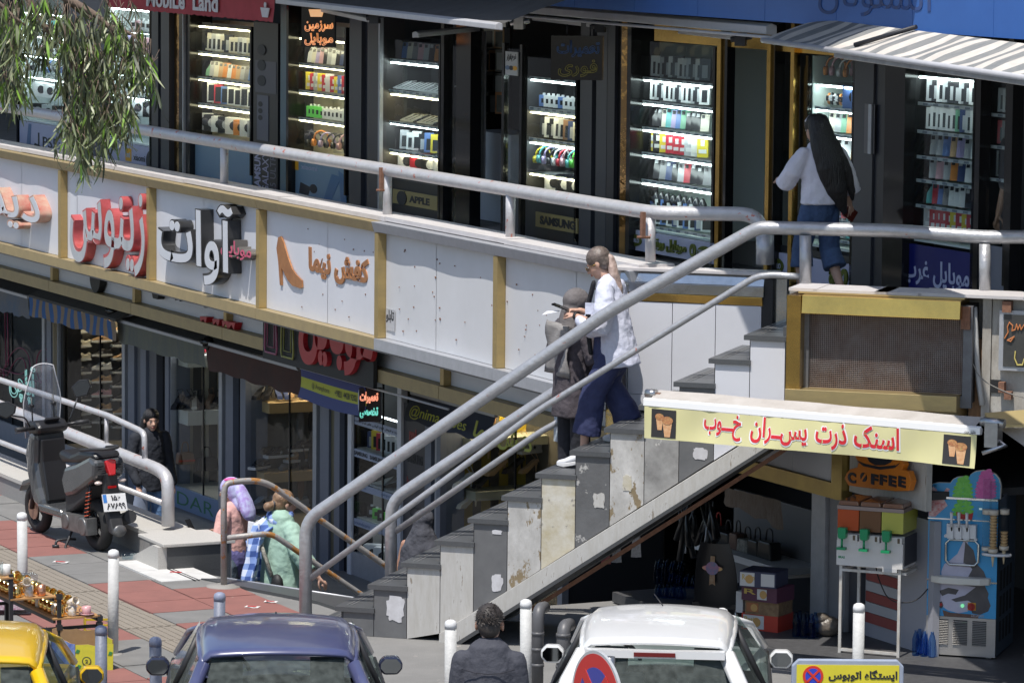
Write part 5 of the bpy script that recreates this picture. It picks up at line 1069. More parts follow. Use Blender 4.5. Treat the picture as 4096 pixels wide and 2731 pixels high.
k=MB();text_on(k,FA.sub(0,-.346),'نرم',a0+(a1-a0)*.52,a1-.03,z0_+.13,z1_-.02,0,.03,.002);text_on(k,FA.sub(0,-.346),'افزار',a0+.03,a0+(a1-a0)*.5,z0_+.13,z1_-.02,0,.03,.002);k.build('lettering',m_ink,nt_)
for i,m in enumerate((m_pblue,m_ink,MATS['logo_orange'])):k=MB();k.prism(FA,ngon(a0+(a1-a0)*(.2+.3*i),z0_+.07,.05,12,ry=.022),-.348,-.3455);k.build('logo_print',m,nt_)
d2=thing('glass_door','glass door leaf between the gold posts left of the long haired woman','door',FA.at(tf(1795,400)[0],-.02,FZ));t0,_=tf(1778,300,-.02);t1,_=tf(1860,300,-.02)
k=MB();k.box(FA,t0,t1,-.02,-.01,FZ,4.5);k.build('glass_pane',m_glass,d2);k=MB();k.box(FA,t0,t1,.6,.62,FZ,4.5);k.build('inner_screen',m_char2,d2)
k=MB();t_,_=tf(1650,100);t2_,_=tf(1965,120);k.box(FA,t_-1.1,t2_,-.06,.0,4.62,4.78);tag(k.build('gold_header',m_brass),'crumpled gold header strip above the door right of the mint window','trim')
# hanging neon boards
def neon_board(name,label,x0,x1,y0,y1,off,lines,group=None):
 t0,_=tf(x0,(y0+y1)/2,off);t1,_=tf(x1,(y0+y1)/2,off);zt=tf(x0,y0,off)[1];zb=tf(x0,y1,off)[1];c=pf((x0+x1)/2,y1,off)
 f=Fr(FA.at((t0+t1)/2,off,zb),Vector((1,-.12,0)));w=(pf(x1,y0,off)-pf(x0,y0,off)).x*1.0;h=zt-zb
 b=thing(name,label,'sign',f.o);k=MB();k.box(f,-w/2,w/2,0,.09,0,h);k.build('board',m_black,b,bevel=.008)
 for t,u0,u1,v0,v1,m in lines:
  V,F=text_geo(t,.03,1.,2);V2,F2=text_geo(t,-.012,1.,2);xs=[v.x for v in V];ys=[v.y for v in V]
  k=MB();text_outline(k,f.sub(-w/2+w*u0,-.008,h*v0),t,w*(u1-u0),h*(v1-v0),.0036);k.build('neon_tube',m,b)
 k=MB();k.tube([f.at(-w*.2,.04,h),f.at(-w*.2,.04,h+.1)],.008,6);k.build('hook',m_ink,b);k=MB();k.tube([f.at(w*.25,.04,h),f.at(w*.25,.04,h+.1)],.008,6);k.build('hook',m_ink,b)
 return b,f,w,h
def text_outline(mb,f,t,w,h,r):
 fa=any('\u0600'<=c<='\u06ff' for c in t);b=shape(t)if fa else t
 bar=max(v.x for v in _tm('|',0,0,1)[0]);L=[]
 for i,c in enumerate(b):
  if c==' ':continue
  x=(max(v.x for v in _tm(b[:i]+'|',0,0,1)[0])-bar)if i else 0
  V,F=_tm(c,.012,0,3);cnt={}
  for p in F:
   for a,d in zip(p,p[1:]+p[:1]):cnt[(min(a,d),max(a,d))]=cnt.get((min(a,d),max(a,d)),0)+1
  E=[e for e,n in cnt.items()if n==1];adj={}
  for a,d in E:adj.setdefault(a,[]).append(d);adj.setdefault(d,[]).append(a)
  seen=set()
  for s in adj:
   if s in seen:continue
   loop=[s];seen.add(s);cur=s
   while True:
    nx=[q for q in adj[cur]if q not in seen]
    if not nx:break
    cur=nx[0];seen.add(cur);loop.append(cur)
   L.append([(V[q].x+x,V[q].y)for q in loop])
 xs=[p[0]for l in L for p in l];ys=[p[1]for l in L for p in l];kx=w/(max(xs)-min(xs));ky=h/(max(ys)-min(ys))
 for l in L:
  if len(l)>3:mb.tube([f.at((p[0]-min(xs))*kx,0,(p[1]-min(ys))*ky)for p in l],r,4,closed=True,caps=False)
nb,f,w,h=neon_board('neon_board','black hanging board with orange Persian lettering and a cup',696,766,12,105,-.9,[('سرزمین',.1,.95,.38,.64,lamp_mat('neon_orange',(1,.30,.03),.75)),('موبایل',.1,.95,.04,.34,MATS['neon_orange'])])
k=MB();k.prism(f,[(w*(a-.5),h*b_)for a,b_ in((.28,.74),(.62,.74),(.68,.92),(.22,.92))],-.02,-.002);k.build('cup_sign',lamp_mat('cup_glow',(1,.45,.08),.55),nb)
nb,f,w,h=neon_board('neon_board','black hanging board with unlit blue and yellow Persian lettering',1264,1387,78,178,-1.0,[('تعمیرات',.12,.94,.52,.90,flat('neon_blue_off',(.05,.12,.3),.3)),('فوری',.15,.90,.08,.46,flat('neon_yellow_off',(.3,.26,.06),.3))])
# awnings and the blue board overhead
def bar_awning(label,xa,ya,xb,yb,z,r,m,back,mc,backoff=-.1,zbk=.25):
 A=pz(xa,ya,z);B2=pz(xb,yb,z);f=Fr(A,(B2-A));L=(B2-A).length;t=thing('awning',label,'awning',A.lerp(B2,.5))
 k=MB();k.prism(f,[(-r,-r*.8),(r,-r),(r,r*.6),(0,r),(-r,r*.5)],0,L,axis='x');k.build('front_bar',m,t,bevel=.006)
 if back:k=MB();k.sheet([[f.at(L*i/12,.02+back*j/4,r*.5+zbk*j/4+.02*math.sin(i*.7)*(j%4>0))for j in range(5)]for i in range(13)],13,5);k.build('canvas',mc,t)
 return t,f,L
m_bar=smat('awning_bar',(.50,.50,.52),.4);m_cv=mat('canvas_dark',(.09,.088,.085),.85,col2=(.06,.058,.056),scale=5,bump=.2,bscale=8)
bar_awning('long grey bar awning over the dark tray window',640,2,1146,61,4.82,.035,m_bar,1.4,m_cv,zbk=.45)
bar_awning('long grey bar awning over the mint lit window',1146,14,1772,68,4.86,.05,m_bar,1.3,m_cv,zbk=.4)
bar_awning('short slanting awning arm left of the grey column',740,22,848,45,4.72,.03,m_bar,0,None)
bar_awning('short slanting awning arm over the dark tray window',954,80,1096,66,4.6,.032,m_bar,0,None)
bar_awning('short folded awning arm under the second long bar',1228,42,1366,58,4.72,.028,m_bar,0,None)
bar_awning('short folded awning arm over the gold door',1564,72,1690,86,4.75,.028,m_bar,0,None)
t,f,L=bar_awning('thin second bar just under the mint window awning',1180,36,1790,88,4.80,.014,m_bar,0,None)
for i,(x,y)in enumerate(((1152,50),(1192,55),(860,42),(1378,62),(1700,92))):
 p=pz(x,y,4.74);k=MB();g_=Fr(p,(1,-.2,0));k.box(g_,-.04,.05,-.05,.05,-.05,.06);k.tube([g_.at(-.08,0,0),g_.at(.1,0,.03)],.025,8);tag(k.build('awning_bracket',[m_steel,m_steel,m_ink,m_ink,m_ink][i],None,bevel=.005),['grey metal awning knuckle left of centre at the top','larger grey awning knuckle beside the blue strip','black awning joint by the white pole','black awning joint above the hanging board','black awning joint at the striped awning'][i],'bracket','awning joints along the top')
A=pf(250,-24,-.95);B2=pf(631,20,-.95);A.z=B2 .z=(A.z+B2 .z)/2;f=Fr(A,(B2-A));L=(B2-A).length;rv=thing('red_awning','red awning valance with white lettering and scalloped edge','awning',A.lerp(B2,.5))
k=MB();n=72;up=[f.at(L*i/n,0,.14)for i in range(n+1)];lo_=[f.at(L*i/n,-.01+.012*math.sin(i*.5),-.165-.014*abs(math.sin(i*PI/2.6)))for i in range(n+1)]
mdl=[f.at(L*i/n,.01*math.sin(i*.31),-.03)for i in range(n+1)];k.sheet([[up[i],mdl[i],lo_[i]]for i in range(n+1)],n+1,3);k.build('valance',mat('valance_red',(.42,.05,.065),.75,col2=(.34,.04,.05),scale=6),rv)
k=MB();k.sheet([[f.at(L*i/8,1.2*j/3,.08+.3*j/3)for j in range(4)]for i in range(9)],9,4);k.build('canvas',MATS['valance_red'],rv)
k=MB();text_on(k,f.sub(0,-.02),'MobiLe  Land',L*.255,L*.69,-.125,.07,0,.03,.004);k.build('lettering',flat('letter_white',(.62,.60,.62),.6),rv)
k=MB();k.prism(f,[(L*.945,-.13),(L*.975,-.13),(L*.985,-.03),(L*.935,-.03)],-.03,-.022);k.prism(f,ngon(L*.96,-.0,.03,10,ry=.03),-.03,-.022);k.build('cup_print',MATS['letter_white'],rv)
A=pz(1752,93,4.80);B2=pz(2400,186,4.80);f=Fr(A,(B2-A));L=(B2-A).length;sa=thing('striped_awning','dusty grey and white striped awning jutting out at the upper right','awning',A.lerp(B2,.5))
k=MB();k.tube([f.at(0,0,0),f.at(L,0,0)],.022,10);k.build('front_bar',m_bar,sa)
ns=36;ms=[mat('stripe_pale',(.62,.58,.52),.85,col2=(.48,.44,.4),scale=9),mat('stripe_slate',(.17,.18,.185),.85,col2=(.27,.265,.25),scale=9)]
for i in range(ns):
 x0,x1=L*i/ns,L*(i+1)/ns;k=MB()
 def aj(x,j):return f.at(x,.46*j/4,.012+.16*j/4+(.018 if 0<j<4 else 0)*math.sin(x*5))
 k.sheet([[aj(x0+(x1-x0)*q/2,j)for j in range(5)]for q in range(3)],3,5);k.build('stripe_panel',ms[i%2],sa)
k=MB();k.prism(f,[(-.01,-.05),(.02,-.05),(.02,-.015),(-.01,-.02)],L*.3,L,axis='x');k.build('lower_trim',m_canvas,sa)
k=MB();a=f.at(L*.325,.1,.05);k.tube([a,a+f.x*.4+f.y*.35+Vector((0,0,.15))],.018,8);k.build('folding_arm',m_ink,sa)
bb=thing('blue_board','weathered blue metal board with faded lettering above the awnings','sign board',FA.at(1.5,-1.0,4.8))
m_blueb=mat('blue_sheet',(.045,.15,.47),.42,col2=(.04,.13,.42),scale=2.5,spots=.765,spotcol=(.25,.18,.14),spotscale=7,bump=.05,bscale=4)
x=-9.2
while x<8:k=MB();k.box(FA,x+.003,x+1.15,-1.0,-.96,4.93,5.9);k.build('blue_panel',m_blueb,bb);x+=1.153
k=MB();text_on(k,FA.sub(0,-1.002),'السلوتان',.9,2.6,5.02,5.32,0,.0,.004);k.build('ghost_lettering',mat('blue_ghost',(.03,.09,.3),.7,col2=(.08,.09,.16),scale=14),bb)
a,z=tf(2306,118,-1.0);k=MB();text_on(k,FA.sub(0,-1.0),'غرب',a,a+.55,z-.1,z+.03,0,.02,.03);k.build('small_lettering',m_white,bb)
# lower shops: bays whose left side wall faces the street corner
LT=1.0
def bay(name,label,xa,xb,ymid,wallm,depth,frame=m_alu,stripes=None,roofled=None,sign=None):
 t0,_=tf(xa,ymid);t1,_=tf(xb,ymid);b=thing(name,label,'shop window',FA.at((t0+t1)/2,.2,ZL))
 k=MB();k.box(FA,t0-.03,t0,.02,depth,ZL,LT);k.build('side_wall',wallm,b)
 k=MB();k.box(FA,t0,t1,depth,depth+.03,ZL,LT);k.build('back_wall',wallm,b)
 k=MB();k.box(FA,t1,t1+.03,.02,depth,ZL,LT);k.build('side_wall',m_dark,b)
 k=MB();k.box(FA,t0,t1,.02,depth,ZL,ZL+.25);k.build('window_floor',wallm,b)
 k=MB();k.box(FA,t0,t1,-.004,.0,ZL+.25,LT);k.build('glass_pane',m_glass2,b)
 for x in(t0,t1):k=MB();k.box(FA,x-.05,x+.05,-.05,.02,ZL,LT+.1);k.build('frame_post',frame,b)
 k=MB();tm=t0+(t1-t0)*.62;k.box(FA,tm-.012,tm+.012,-.02,-.005,ZL+.2,LT);k.build('mullion',m_black,b)
 k=MB();k.box(FA,t0,t1,-.03,.0,ZL,ZL+.25);k.build('sill_panel',sign or m_alu,b)
 if stripes:
  for i in range(int(depth/.2)):k=MB();k.box(FA,t0+.001,t0+.012,.05+i*.2,.15+i*.2,ZL+.2,LT);k.build('wall_stripe',stripes,b)
 if roofled:k=MB();k.box(FA,t0+.15,t0+.45,.2,depth-.1,LT-.02,LT+.0);k.build('ceiling_lamp',roofled,b)
 return b,t0,t1
def side(t0):f=Fr(FA.at(t0,0,0),NA,-DA);return f
def onside(t0,x,y):return on_plane(x,y,FA.at(t0,0,0),DA)
lw=lamp_mat('shop_lamp_warm',(1,.82,.55),24);lc=lamp_mat('shop_lamp_cool',(.9,.95,1),18)
m_swall=flat('sneaker_wall',(.15,.135,.11),.7)
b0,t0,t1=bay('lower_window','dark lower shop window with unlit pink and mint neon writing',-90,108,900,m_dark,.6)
k=MB();n_=pf(0,840,-.03);g_=Fr(n_,DA,NA);text_outline(k,g_.sub(-1.2,0,-.45),'عطار',3.4,1.2,.008);k.build('neon_tube',flat('neon_pink_off',(.25,.03,.08),.4),b0)
k=MB();g_=Fr(pf(22,905,-.03),DA,NA);text_outline(k,g_.sub(0,0,-.05),'آپاچی',1.0,.5,.007);k.build('neon_tube',lamp_mat('neon_mint',(.3,.8,.7),.45),b0)
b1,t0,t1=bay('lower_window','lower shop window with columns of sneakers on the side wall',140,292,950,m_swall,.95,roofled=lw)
k=MB();k.box(FA,t0-.02,t0+.0,-.1,.03,ZL,LT);k.build('cream_jamb',flat('jamb_cream',(.38,.32,.22),.6),b1)
cols_=[(0,184,[(724,'cream'),(752,'cream'),(779,'cream'),(808,'black'),(836,'cream'),(863,'black'),(895,'silver'),(930,'grey')]),(1,232,[(712,'tan'),(740,'tan'),(768,'black'),(796,'white'),(822,'tan'),(851,'pink'),(880,'tan'),(920,'grey')]),(2,280,[(722,'tan'),(750,'black'),(777,'tan'),(806,'black'),(834,'black'),(862,'black'),(890,'tan'),(925,'black')])]
K3=700/2195*KV
for ci,x,rows_ in cols_:
 for ri,(y,c)in enumerate(rows_):
  y=1200*KV+[410,590,755,925,1100,1265,1440,1600][ri]*K3+(-.0 if ci==0 else(-14*K3*3 if ci==1 else -8))
  if ci==1:y=1200*KV+[350,525,700,870,1035,1210,1385,1540][ri]*K3
  if ci==2:y=1200*KV+[400,580,745,915,1090,1255,1430,1600][ri]*K3
  p=onside(t0+.08,x,y);f=Fr(p,NA,-DA);o=put('sneaker',c,f,f'{["left", "middle", "right"][ci]} column, lit sneaker window',ri,'sneakers on the side wall');o['label']=f'{c} sneaker, {ORD[ri]} from the top, {["left", "middle", "right"][ci]} column of the sneaker window'
  o.scale=(.92,.92,.92)if ci<2 else(.95,.95,.95)
  k=MB();g_=f.sub(0,0,-.004);k.box(g_,-.07,.07,-.05,.07,-.008,0);k.build('shoe_ledge',flat('ledge',(.2,.19,.17),.4),b1)
for x in(184,232,280):p=onside(t0+.005,x,900);k=MB();g_=Fr(p,NA,-DA);k.box(g_,-.03,.03,-.004,0,-1.3,1.0);k.build('wall_track',m_ink,b1)
def ledgebay(label,xa,xb,ledges,wallm,ledgem,stripes,lamp,sign=None,nm='lower_window'):
 b,t0,t1=bay(nm,label,xa,xb,1000,wallm,1.05,stripes=stripes,roofled=lamp,sign=sign)
 for x0,x1,y0,y1 in ledges:
  p=onside(t0,x0,y0);q=onside(t0,x0,y1);off=(p-FA.o).dot(NA);k=MB();k.box(FA,t0+.0,t0+.34,max(off,.05),1.04,q.z,p.z);k.build('ledge',ledgem,b,bevel=.004)
 return b,t0,t1
wst=flat('wall_cream',(.42,.38,.30),.6);wdk=flat('wall_stripe_dark',(.05,.048,.045),.6);lg=flat('ledge_white',(.50,.50,.45),.5)
b2,t0,t1=ledgebay('lower shop window with white ledges, bags and a striped wall',398,515,[(396,500,812,838),(398,505,1002*.0+1096*KV*0+938,970)],wst,lg,wdk,lc,sign=mat('sill_sign',(.20,.27,.40),.4))
s0=FA.at(t0,-.031,ZL+.05);k=MB();text_on(k,FA.sub(0,-.031),'DAR',tf(694*KV+0,1180)[0]+.2,t1-.25,ZL+.05,ZL+.2,0,-.01,.003);k.build('lettering',flat('letter_green',(.05,.2,.08),.5),b2)
def shoes(t0,lst,group,where):
 for i,(kind,c,x,y,rz)in enumerate(lst):
  p=onside(t0+.16,x,y);f=Fr(p,NA,-DA).sub(rz=rz);o=put(kind,c,f,where,i%15,group)
  o['label']=f'{c} {NAMES[kind][1]} {["at the left of", "near the left of", "in the middle of", "right of the middle of", "near the right of", "at the right of"][min(5, i)]} {where}'
shoes(t0,[('heel','black',408,938,.8),('heel','black',425,938,.4),('heel','cream',446,938,1.2),('heel','black',462,938,1.3),('heel','brown',480,935,.9),('heel','black',496,935,.3)],'heeled shoes on the white ledge','the middle white ledge')
shoes(t0,[('flatshoe','pink',388,810,0),('flatshoe','black',430,811,0),('flatshoe','red',470,811,.2)],'flat shoes on the top white ledge','the top white ledge')
shoes(t0,[('flatshoe','black',490,1170,1),('flatshoe','brown',505,1168,.5),('flatshoe','silver',520,1172,.7),('sneaker','silver',550,1185,.2),('flatshoe','black',575,1178,.4),('flatshoe','black',470,1165,0)],'shoes on the window floor','the window floor above the green letters')
for i,(x,y,w,h,c)in enumerate(((425,1065,.22,.14,'brown'),(474,1080,.30,.16,'black'))):
 p=onside(t0+.2,x,y);f=Fr(p,NA,-DA);t=thing('handbag',['small brown handbag with a red stripe in the striped window','wide black leather handbag in the striped window'][i],'handbag',p,group='handbags in the striped window')
 k=MB();k.prism(f,[(-w/2,0),(w/2,0),(w*.4,h),(-w*.4,h)],-.06,.06);k.build('bag_body',pm_(c),t,bevel=.02)
 k=MB();k.tube(bend([f.at(-w*.2,0,h),f.at(-w*.15,0,h+.12),f.at(w*.15,0,h+.12),f.at(w*.2,0,h)],.06),.008,6);k.build('bag_handle',pm_(c),t)
 if not i:k=MB();k.box(f,-w*.46,w*.46,-.064,-.0605,h*.25,h*.4);k.build('red_stripe',flat('stripe_bright',(.5,.06,.03),.5),t)
for i,(x,y,c)in enumerate(((528,925,'brown'),(545,1000,'black'),(553,1100,'black'),(540,1180,'black'),(560,920,'black'))):
 p=onside(t0+.1,x-0,y);put('sole',c,Fr(p,NA,-DA),'striped lower window',i,'sandals hanging in the striped window')
b3,t0,t1=ledgebay('lower shop window with a tan ledge of black heels',567,732,[(592,700,918,942),(580,700,1078,1100)],flat('wall_grey_warm',(.17,.155,.13),.7),flat('ledge_tan',(.46,.33,.17),.5),None,lw)
shoes(t0,[('heel','black',596,915,.7),('heel','black',618,914,.9),('heel','navy',638,914,1.4),('heel','navy',655,914,1.4),('heel','tan',672,910,1.0),('heel','black',625,880,.5)],'heeled shoes on the tan ledge','the upper tan ledge')
shoes(t0,[('sneaker','black',596,1076,.6),('flatshoe','black',615,1040,.6),('sneaker','black',640,1050,.2),('sneaker','tan',683,1060,.3),('sneaker','black',690,1035,.2),('flatshoe','grey',660,1078,.5)],'shoes around the lower tan ledge','the lower tan ledge')
shoes(t0,[('sneaker','silver',600,1165,.3),('sneaker','white',680,1165,.3),('flatshoe','black',640,1168,.3)],'shoes on the floor of the tan window','the tan window floor')
for i,(x,y,c)in enumerate(((692,925,'grey'),(716,915,'black'),(690,1010,'grey'),(716,1010,'black'),(692,1085,'black'),(714,1085,'black'),(690,1150,'brown'),(712,1150,'black'))):
 p=onside(t0+.2,x,y);put('sole',c,Fr(p,NA,-DA),'tan ledge window',i,'sandals hanging in the tan window')
def lcol(x0,x1,parts,label):
 t0,_=tf(x0,1000,-.07);t1,_=tf(x1,1000,-.07);w=t1-t0;c=thing('lower_column',label,'column',FA.at((t0+t1)/2,-.07,ZL))
 for m,a,b_,d in parts:k=MB();k.box(FA,t0+w*a,t0+w*b_,-.07+d,.2,ZL,LT+.05);k.build('column_face',m,c,bevel=.003)
m_ab=smat('alu_blue',(.17,.19,.24),.4);m_ab2=smat('alu_grey',(.11,.115,.135),.45)
lcol(108,140,[(m_ab,0,.3,0),(m_ab2,.32,.6,.02),(m_black,.62,1,.05)],'grey and black frame left of the sneaker window')
lcol(294,398,[(m_ab,0,.14,0),(m_ab2,.16,.26,.03),(m_ab,.28,.40,0),(m_ab2,.42,.58,.03),(m_black,.6,.8,.1),(m_ab,.82,.9,0)],'aluminium column beside the woman in the dark coat')
lcol(518,566,[(m_ab,0,.35,0),(m_black,.4,.65,.06),(m_ab,.7,.95,0)],'aluminium column between the striped and tan windows')
lcol(735,808,[(m_ab,0,.28,0),(flat('bronze_strip',(.1,.09,.05),.4),.3,.42,.02),(m_ab,.45,.62,0),(m_black,.64,.95,.05)],'aluminium column left of the phone repair window')
b4,t0,t1=bay('lower_window','phone repair window with white lettered strips and lit shelves',812,926,1100,flat('phone_bay',(.28,.29,.30),.5),.5,frame=m_white)
m_strip=flat('strip_pale',(.34,.38,.48),.5)
def strip(xa,y0,y1,nm,txts):
 z0=tf(xa,y1)[1];z1=tf(xa,y0)[1];k=MB();k.box(FA,t0+.04,t1-.04,-.02,-.006,z0,z1);s_=k.build('sticker_strip',m_strip,b4)
 for t,u0,u1,m,bo in txts:k=MB();text_on(k,FA.sub(0,-.021),t,t0+(t1-t0)*u0,t0+(t1-t0)*u1,z0+(z1-z0)*.25,z0+(z1-z0)*.78,0,bo,.002);k.build('lettering',m,s_)
strip(815,955,972,'a',[('خرید و فروش انواع گوشی های نو و کارکرده',.05,.95,m_ink,.01)])
strip(815,1028,1046,'b',[('SAMSUNG',.05,.32,m_ink,.03),('SAMSUNG',.37,.64,m_ink,.03),('SAMSUNG',.69,.96,m_ink,.03)])
strip(815,1105,1120,'c',[('phone',.1,.3,m_pblue,0),('Airpods',.6,.85,m_pblue,0)]);strip(815,1188,1204,'d',[('soundcore',.06,.38,m_pblue,0),('JBL',.7,.82,m_redp,.05)])
strip(812,1292,1318,'e',[('تعمیرات تخصصی',.06,.6,m_ink,.01)])
k=MB();k.box(FA,t0+.04,t1-.04,-.018,-.006,tf(815,1296)[1]+.005,tf(815,1286)[1]);k.build('red_strip',m_redp,b4)
for si,(y,kind,n,cols)in enumerate(((1026,'box',9,['navy','yellow','red',W,W,W,W,W,W]),(1100,'tray',4,['pink',CR,B_,CR]),(1185,'budbox',8,[B_,'lime',B_,'lime',B_,W,W,'yellow']),(1284,'carton',4,[W,W,CR,B_]))):
 z=tf(815,y)[1];k=MB();k.box(FA,t0,t1,.01,.48,z-.02,z);k.build('shelf',m_shw,b4);k=MB();k.box(FA,t0+.1,t1-.1,.2,.24,z+.33,z+.34);k.build('led_strip',lamp_mat('led_small',(.9,.95,1),5),b4)
 for i in range(n):put(kind,cols[i%len(cols)],FA.sub(t0+(t1-t0)*(.08+.84*(i+.5)/n),.14,z+.002,rz=R(48)),f'{ORD[si]} row, phone repair window',i,'goods in the phone repair window')
o,a0,a1,zb,zt=panel('logo_panel','dark panel with dull red and black phone brand marks behind the rail','panel',926,975,925,1320,flat('logo_panel',(.05,.048,.055),.4),off=-.02)
texts(o,[('mi',a0+.15,a1-.2,zb+1.42,zb+1.56,flat('logo_red_dim',(.25,.03,.03),.4),.05),('SAMSUNG',a0+.1,a1-.05,zb+1.2,zb+1.3,m_ink,.03),('honor',a0+.1,a1-.1,zb+.95,zb+1.05,flat('logo_red_dim',(.25,.03,.03),.4),.0),('GALAXY',a1-.35,a1-.12,zb+.1,zb+.8,m_ink,.0,1)],-.02)
lcol(976,1012,[(m_ab,0,.4,0),(m_black,.45,.7,.03),(m_ab,.75,1,0)],'aluminium column between the brand panel and the shoe shop')
b5,t0,t1=ledgebay('lower shoe shop window with yellow slats behind the stair rails',1014,1300,[(1050,1300,1000,1020),(1060,1300,1120,1140)],flat('wall_shoe',(.10,.09,.07),.7),flat('ledge_pale',(.36,.36,.27),.5),flat('slat_yellow',(.38,.27,.02),.5),lw)
shoes(t0,[('heel','red',1095,998,.2),('heel','tan',1118,975,.3),('heel','tan',1150,996,.4),('heel','white',1065,1118,.3),('heel','black',1108,1118,.3),('heel','tan',1140,1090,.3)],'heeled shoes in the yellow slatted window','the pale ledges in the yellow slatted window')
shoes(t0,[('heel','tan',1105,1055,.3),('heel','tan',1190,1040,.3),('heel','cream',1075,1165,.3),('sneaker','white',1220,1040,.3),('heel','tan',1215,1085,.3),('heel','black',1180,1085,.3)],'sandals between the yellow slats','the yellow slats')
# awnings, sign boards and valances of the lower level
def drop(name,label,xa,ya,xb,yb,off,h,m,bar=True,wav=.02,edge=0,nseg=20,slant=.0):
 A=pf(xa,ya,off);B2=pf(xb,yb,off);z=(A.z+B2 .z)/2;A.z=B2 .z=z;f=Fr(A,(B2-A));L=(B2-A).length;t=thing(name,label,'awning',A.lerp(B2,.5))
 if bar:k=MB();k.box(f,0,L,-.02,.02,-.012,.022);k.build('front_bar',m_bar,t,bevel=.004)
 k=MB();k.sheet([[f.at(L*i/nseg+(.04 if i==0 and j==3 else 0),-.005+wav*math.sin(i*.9+j*.8)*j/3-slant*j/3,-.012-h*j/3*(1+.05*math.sin(i*1.3))-(edge*(i%2)if j==3 else 0))for j in range(4)]for i in range(nseg+1)],nseg+1,4);v_=k.build('valance',m,t)
 k=MB();k.sheet([[f.at(L*i/4,.03+.7*j/2,.02+.12*j/2)for j in range(3)]for i in range(5)],5,3);k.build('canvas',m_cv,t)
 return t,f,L
drop('shop_awning','tattered grey and blue valance at the far left under the walkway',-60,650,66,682,-.75,.24,mat('valance_grey_blue',(.17,.155,.14),.9,col2=(.08,.12,.18),scale=3),edge=.02)
A=pf(66,690,-.8);B2=pf(265,742,-.8);A.z=B2 .z=(A.z+B2 .z)/2;f=Fr(A,B2-A);L=(B2-A).length;sv=thing('striped_valance','blue and tan striped valance over the sneaker window','awning',A.lerp(B2,.5))
for i in range(24):
 k=MB();x0,x1=L*i/24,L*(i+1)/24;k.sheet([[f.at(x,.012*math.sin(x*6+j),.03-.22*j/3-(.012*math.sin(x*9)if j==3 else 0))for j in range(4)]for x in(x0,(x0+x1)/2,x1)],3,4);k.build('stripe_panel',[flat('val_blue',(.03,.10,.26),.8),flat('val_tan',(.23,.17,.12),.8)][i%2],sv)
k=MB();k.prism(f,[(-.0,.03),(.8,.35),(.8,.38),(0,.06)],0,L,axis='x');k.build('canvas',m_cv,sv)
drop('shop_awning','grey green cloth valance right of the sneaker window',270,742,470,786,-.7,.235,mat('valance_olive',(.16,.16,.12),.9,col2=(.11,.12,.12),scale=3,stretch=(3,3,.4)))
drop('shop_awning','dark brown cloth valance over the tan ledge window',474,792,693,846,-.7,.27,mat('valance_maroon',(.075,.032,.025),.9,col2=(.05,.03,.025),scale=4),slant=.0)
for x,y,lb in((258,716,'at the end of the striped valance'),(478,788,'between the olive and brown valances'),(694,838,'between the brown valance and the blue banner')):
 p=pf(x,y,-.7);k=MB();k.ball(p,(.07,.06,.08),10);k.tube([p+Vector((-.08,0,.02)),p+Vector((.1,0,-.02))],.03,8);tag(k.build('awning_motor',m_black),'black awning motor '+lb,'motor','awning motors of the lower shops')
t0,_=tf(608,800,-1.56);t1,_=tf(862,860,-1.56);rb_=thing('red_letter_sign','black sign with big red Persian letters half hidden under the walkway','sign',FA.at((t0+t1)/2,-1.56,1.0))
k=MB();k.box(FA,t0,t1,-1.58,-1.54,1.2,1.73);k.build('board',m_blackm,rb_,bevel=.004)
k=MB();text_on(k,FA.sub(0,-1.58),'موبایل',t0+1.05,t1+.1,1.27,2.1,0,.04,.05);k.build('red_lettering',flat('red_letter',(.45,.02,.03),.4),rb_)
for i,(u,m,nm)in enumerate(((.12,flat('outline_pink',(.3,.08,.15),.3),'outline_pink'),(.55,flat('outline_lime',(.25,.25,.06),.3),'outline_lime'))):
 k=MB();x=t0+u;g_=FA.sub(x,-1.6,1.28);k.tube([g_.at(a,0,b_)for a,b_ in((0,0),(.28,0),(.3,.05),(.28,.4),(0,.42),(-.02,.05))],.012,5,closed=True,caps=False);k.tube([g_.at(a,0,b_)for a,b_ in((.05,.06),(.23,.06),(.23,.34),(.05,.35))],.008,5,closed=True,caps=False);k.build(nm,m,rb_)
A=pf(690,846,-1.35);B2=pf(838,884,-1.35);z=(A.z+B2 .z)/2;A.z=B2 .z=z;f=Fr(A,B2-A);L=(B2-A).length;yb=thing('blue_banner','navy and yellow phone shop banner under the black sign','banner',A.lerp(B2,.5))
def bb_(u,v,d=0):return f.at(L*u-.05*v*(u<.1),-.0-d+.05*math.sin(v*2.2)-.05*v,-.3*v-.03*math.sin(u*3)*v)
m_nb=flat('banner_navy',(.035,.045,.17),.6);m_yb=flat('banner_yellow',(.42,.42,.04),.6)
for v0,v1,m in((0,.3,m_nb),(.3,.66,m_yb),(.66,1,m_nb)):k=MB();k.sheet([[bb_(i/14,v0+(v1-v0)*j/3)for j in range(4)]for i in range(15)],15,4);k.build('banner_band',m,yb)
def ban(t,u0,u1,v0,v1,m,bo=.0):
 V,F=text_geo(t,bo,0.,2);xs=[v.x for v in V];ys=[v.y for v in V];k=MB()
 k.add([bb_(u0+(u1-u0)*(v.x-min(xs))/(max(xs)-min(xs)),v1+(v0-v1)*(v.y-min(ys))/(max(ys)-min(ys)),.006)for v in V],F);k.build('lettering',m,yb)
ban('@ Avanphone',.16,.44,.38,.60,m_ink);ban('+9821 4428 9202',.52,.86,.38,.58,m_ink,.01)
k=MB();k.poly([bb_(.93+.055*math.cos(a*PI/10),.5+.38*math.sin(a*PI/10),.004)for a in range(20)]);k.build('white_disc',flat('disc_pale',(.42,.44,.5),.5),yb);ban('آوات',.90,.96,.35,.6,m_ink,.03)
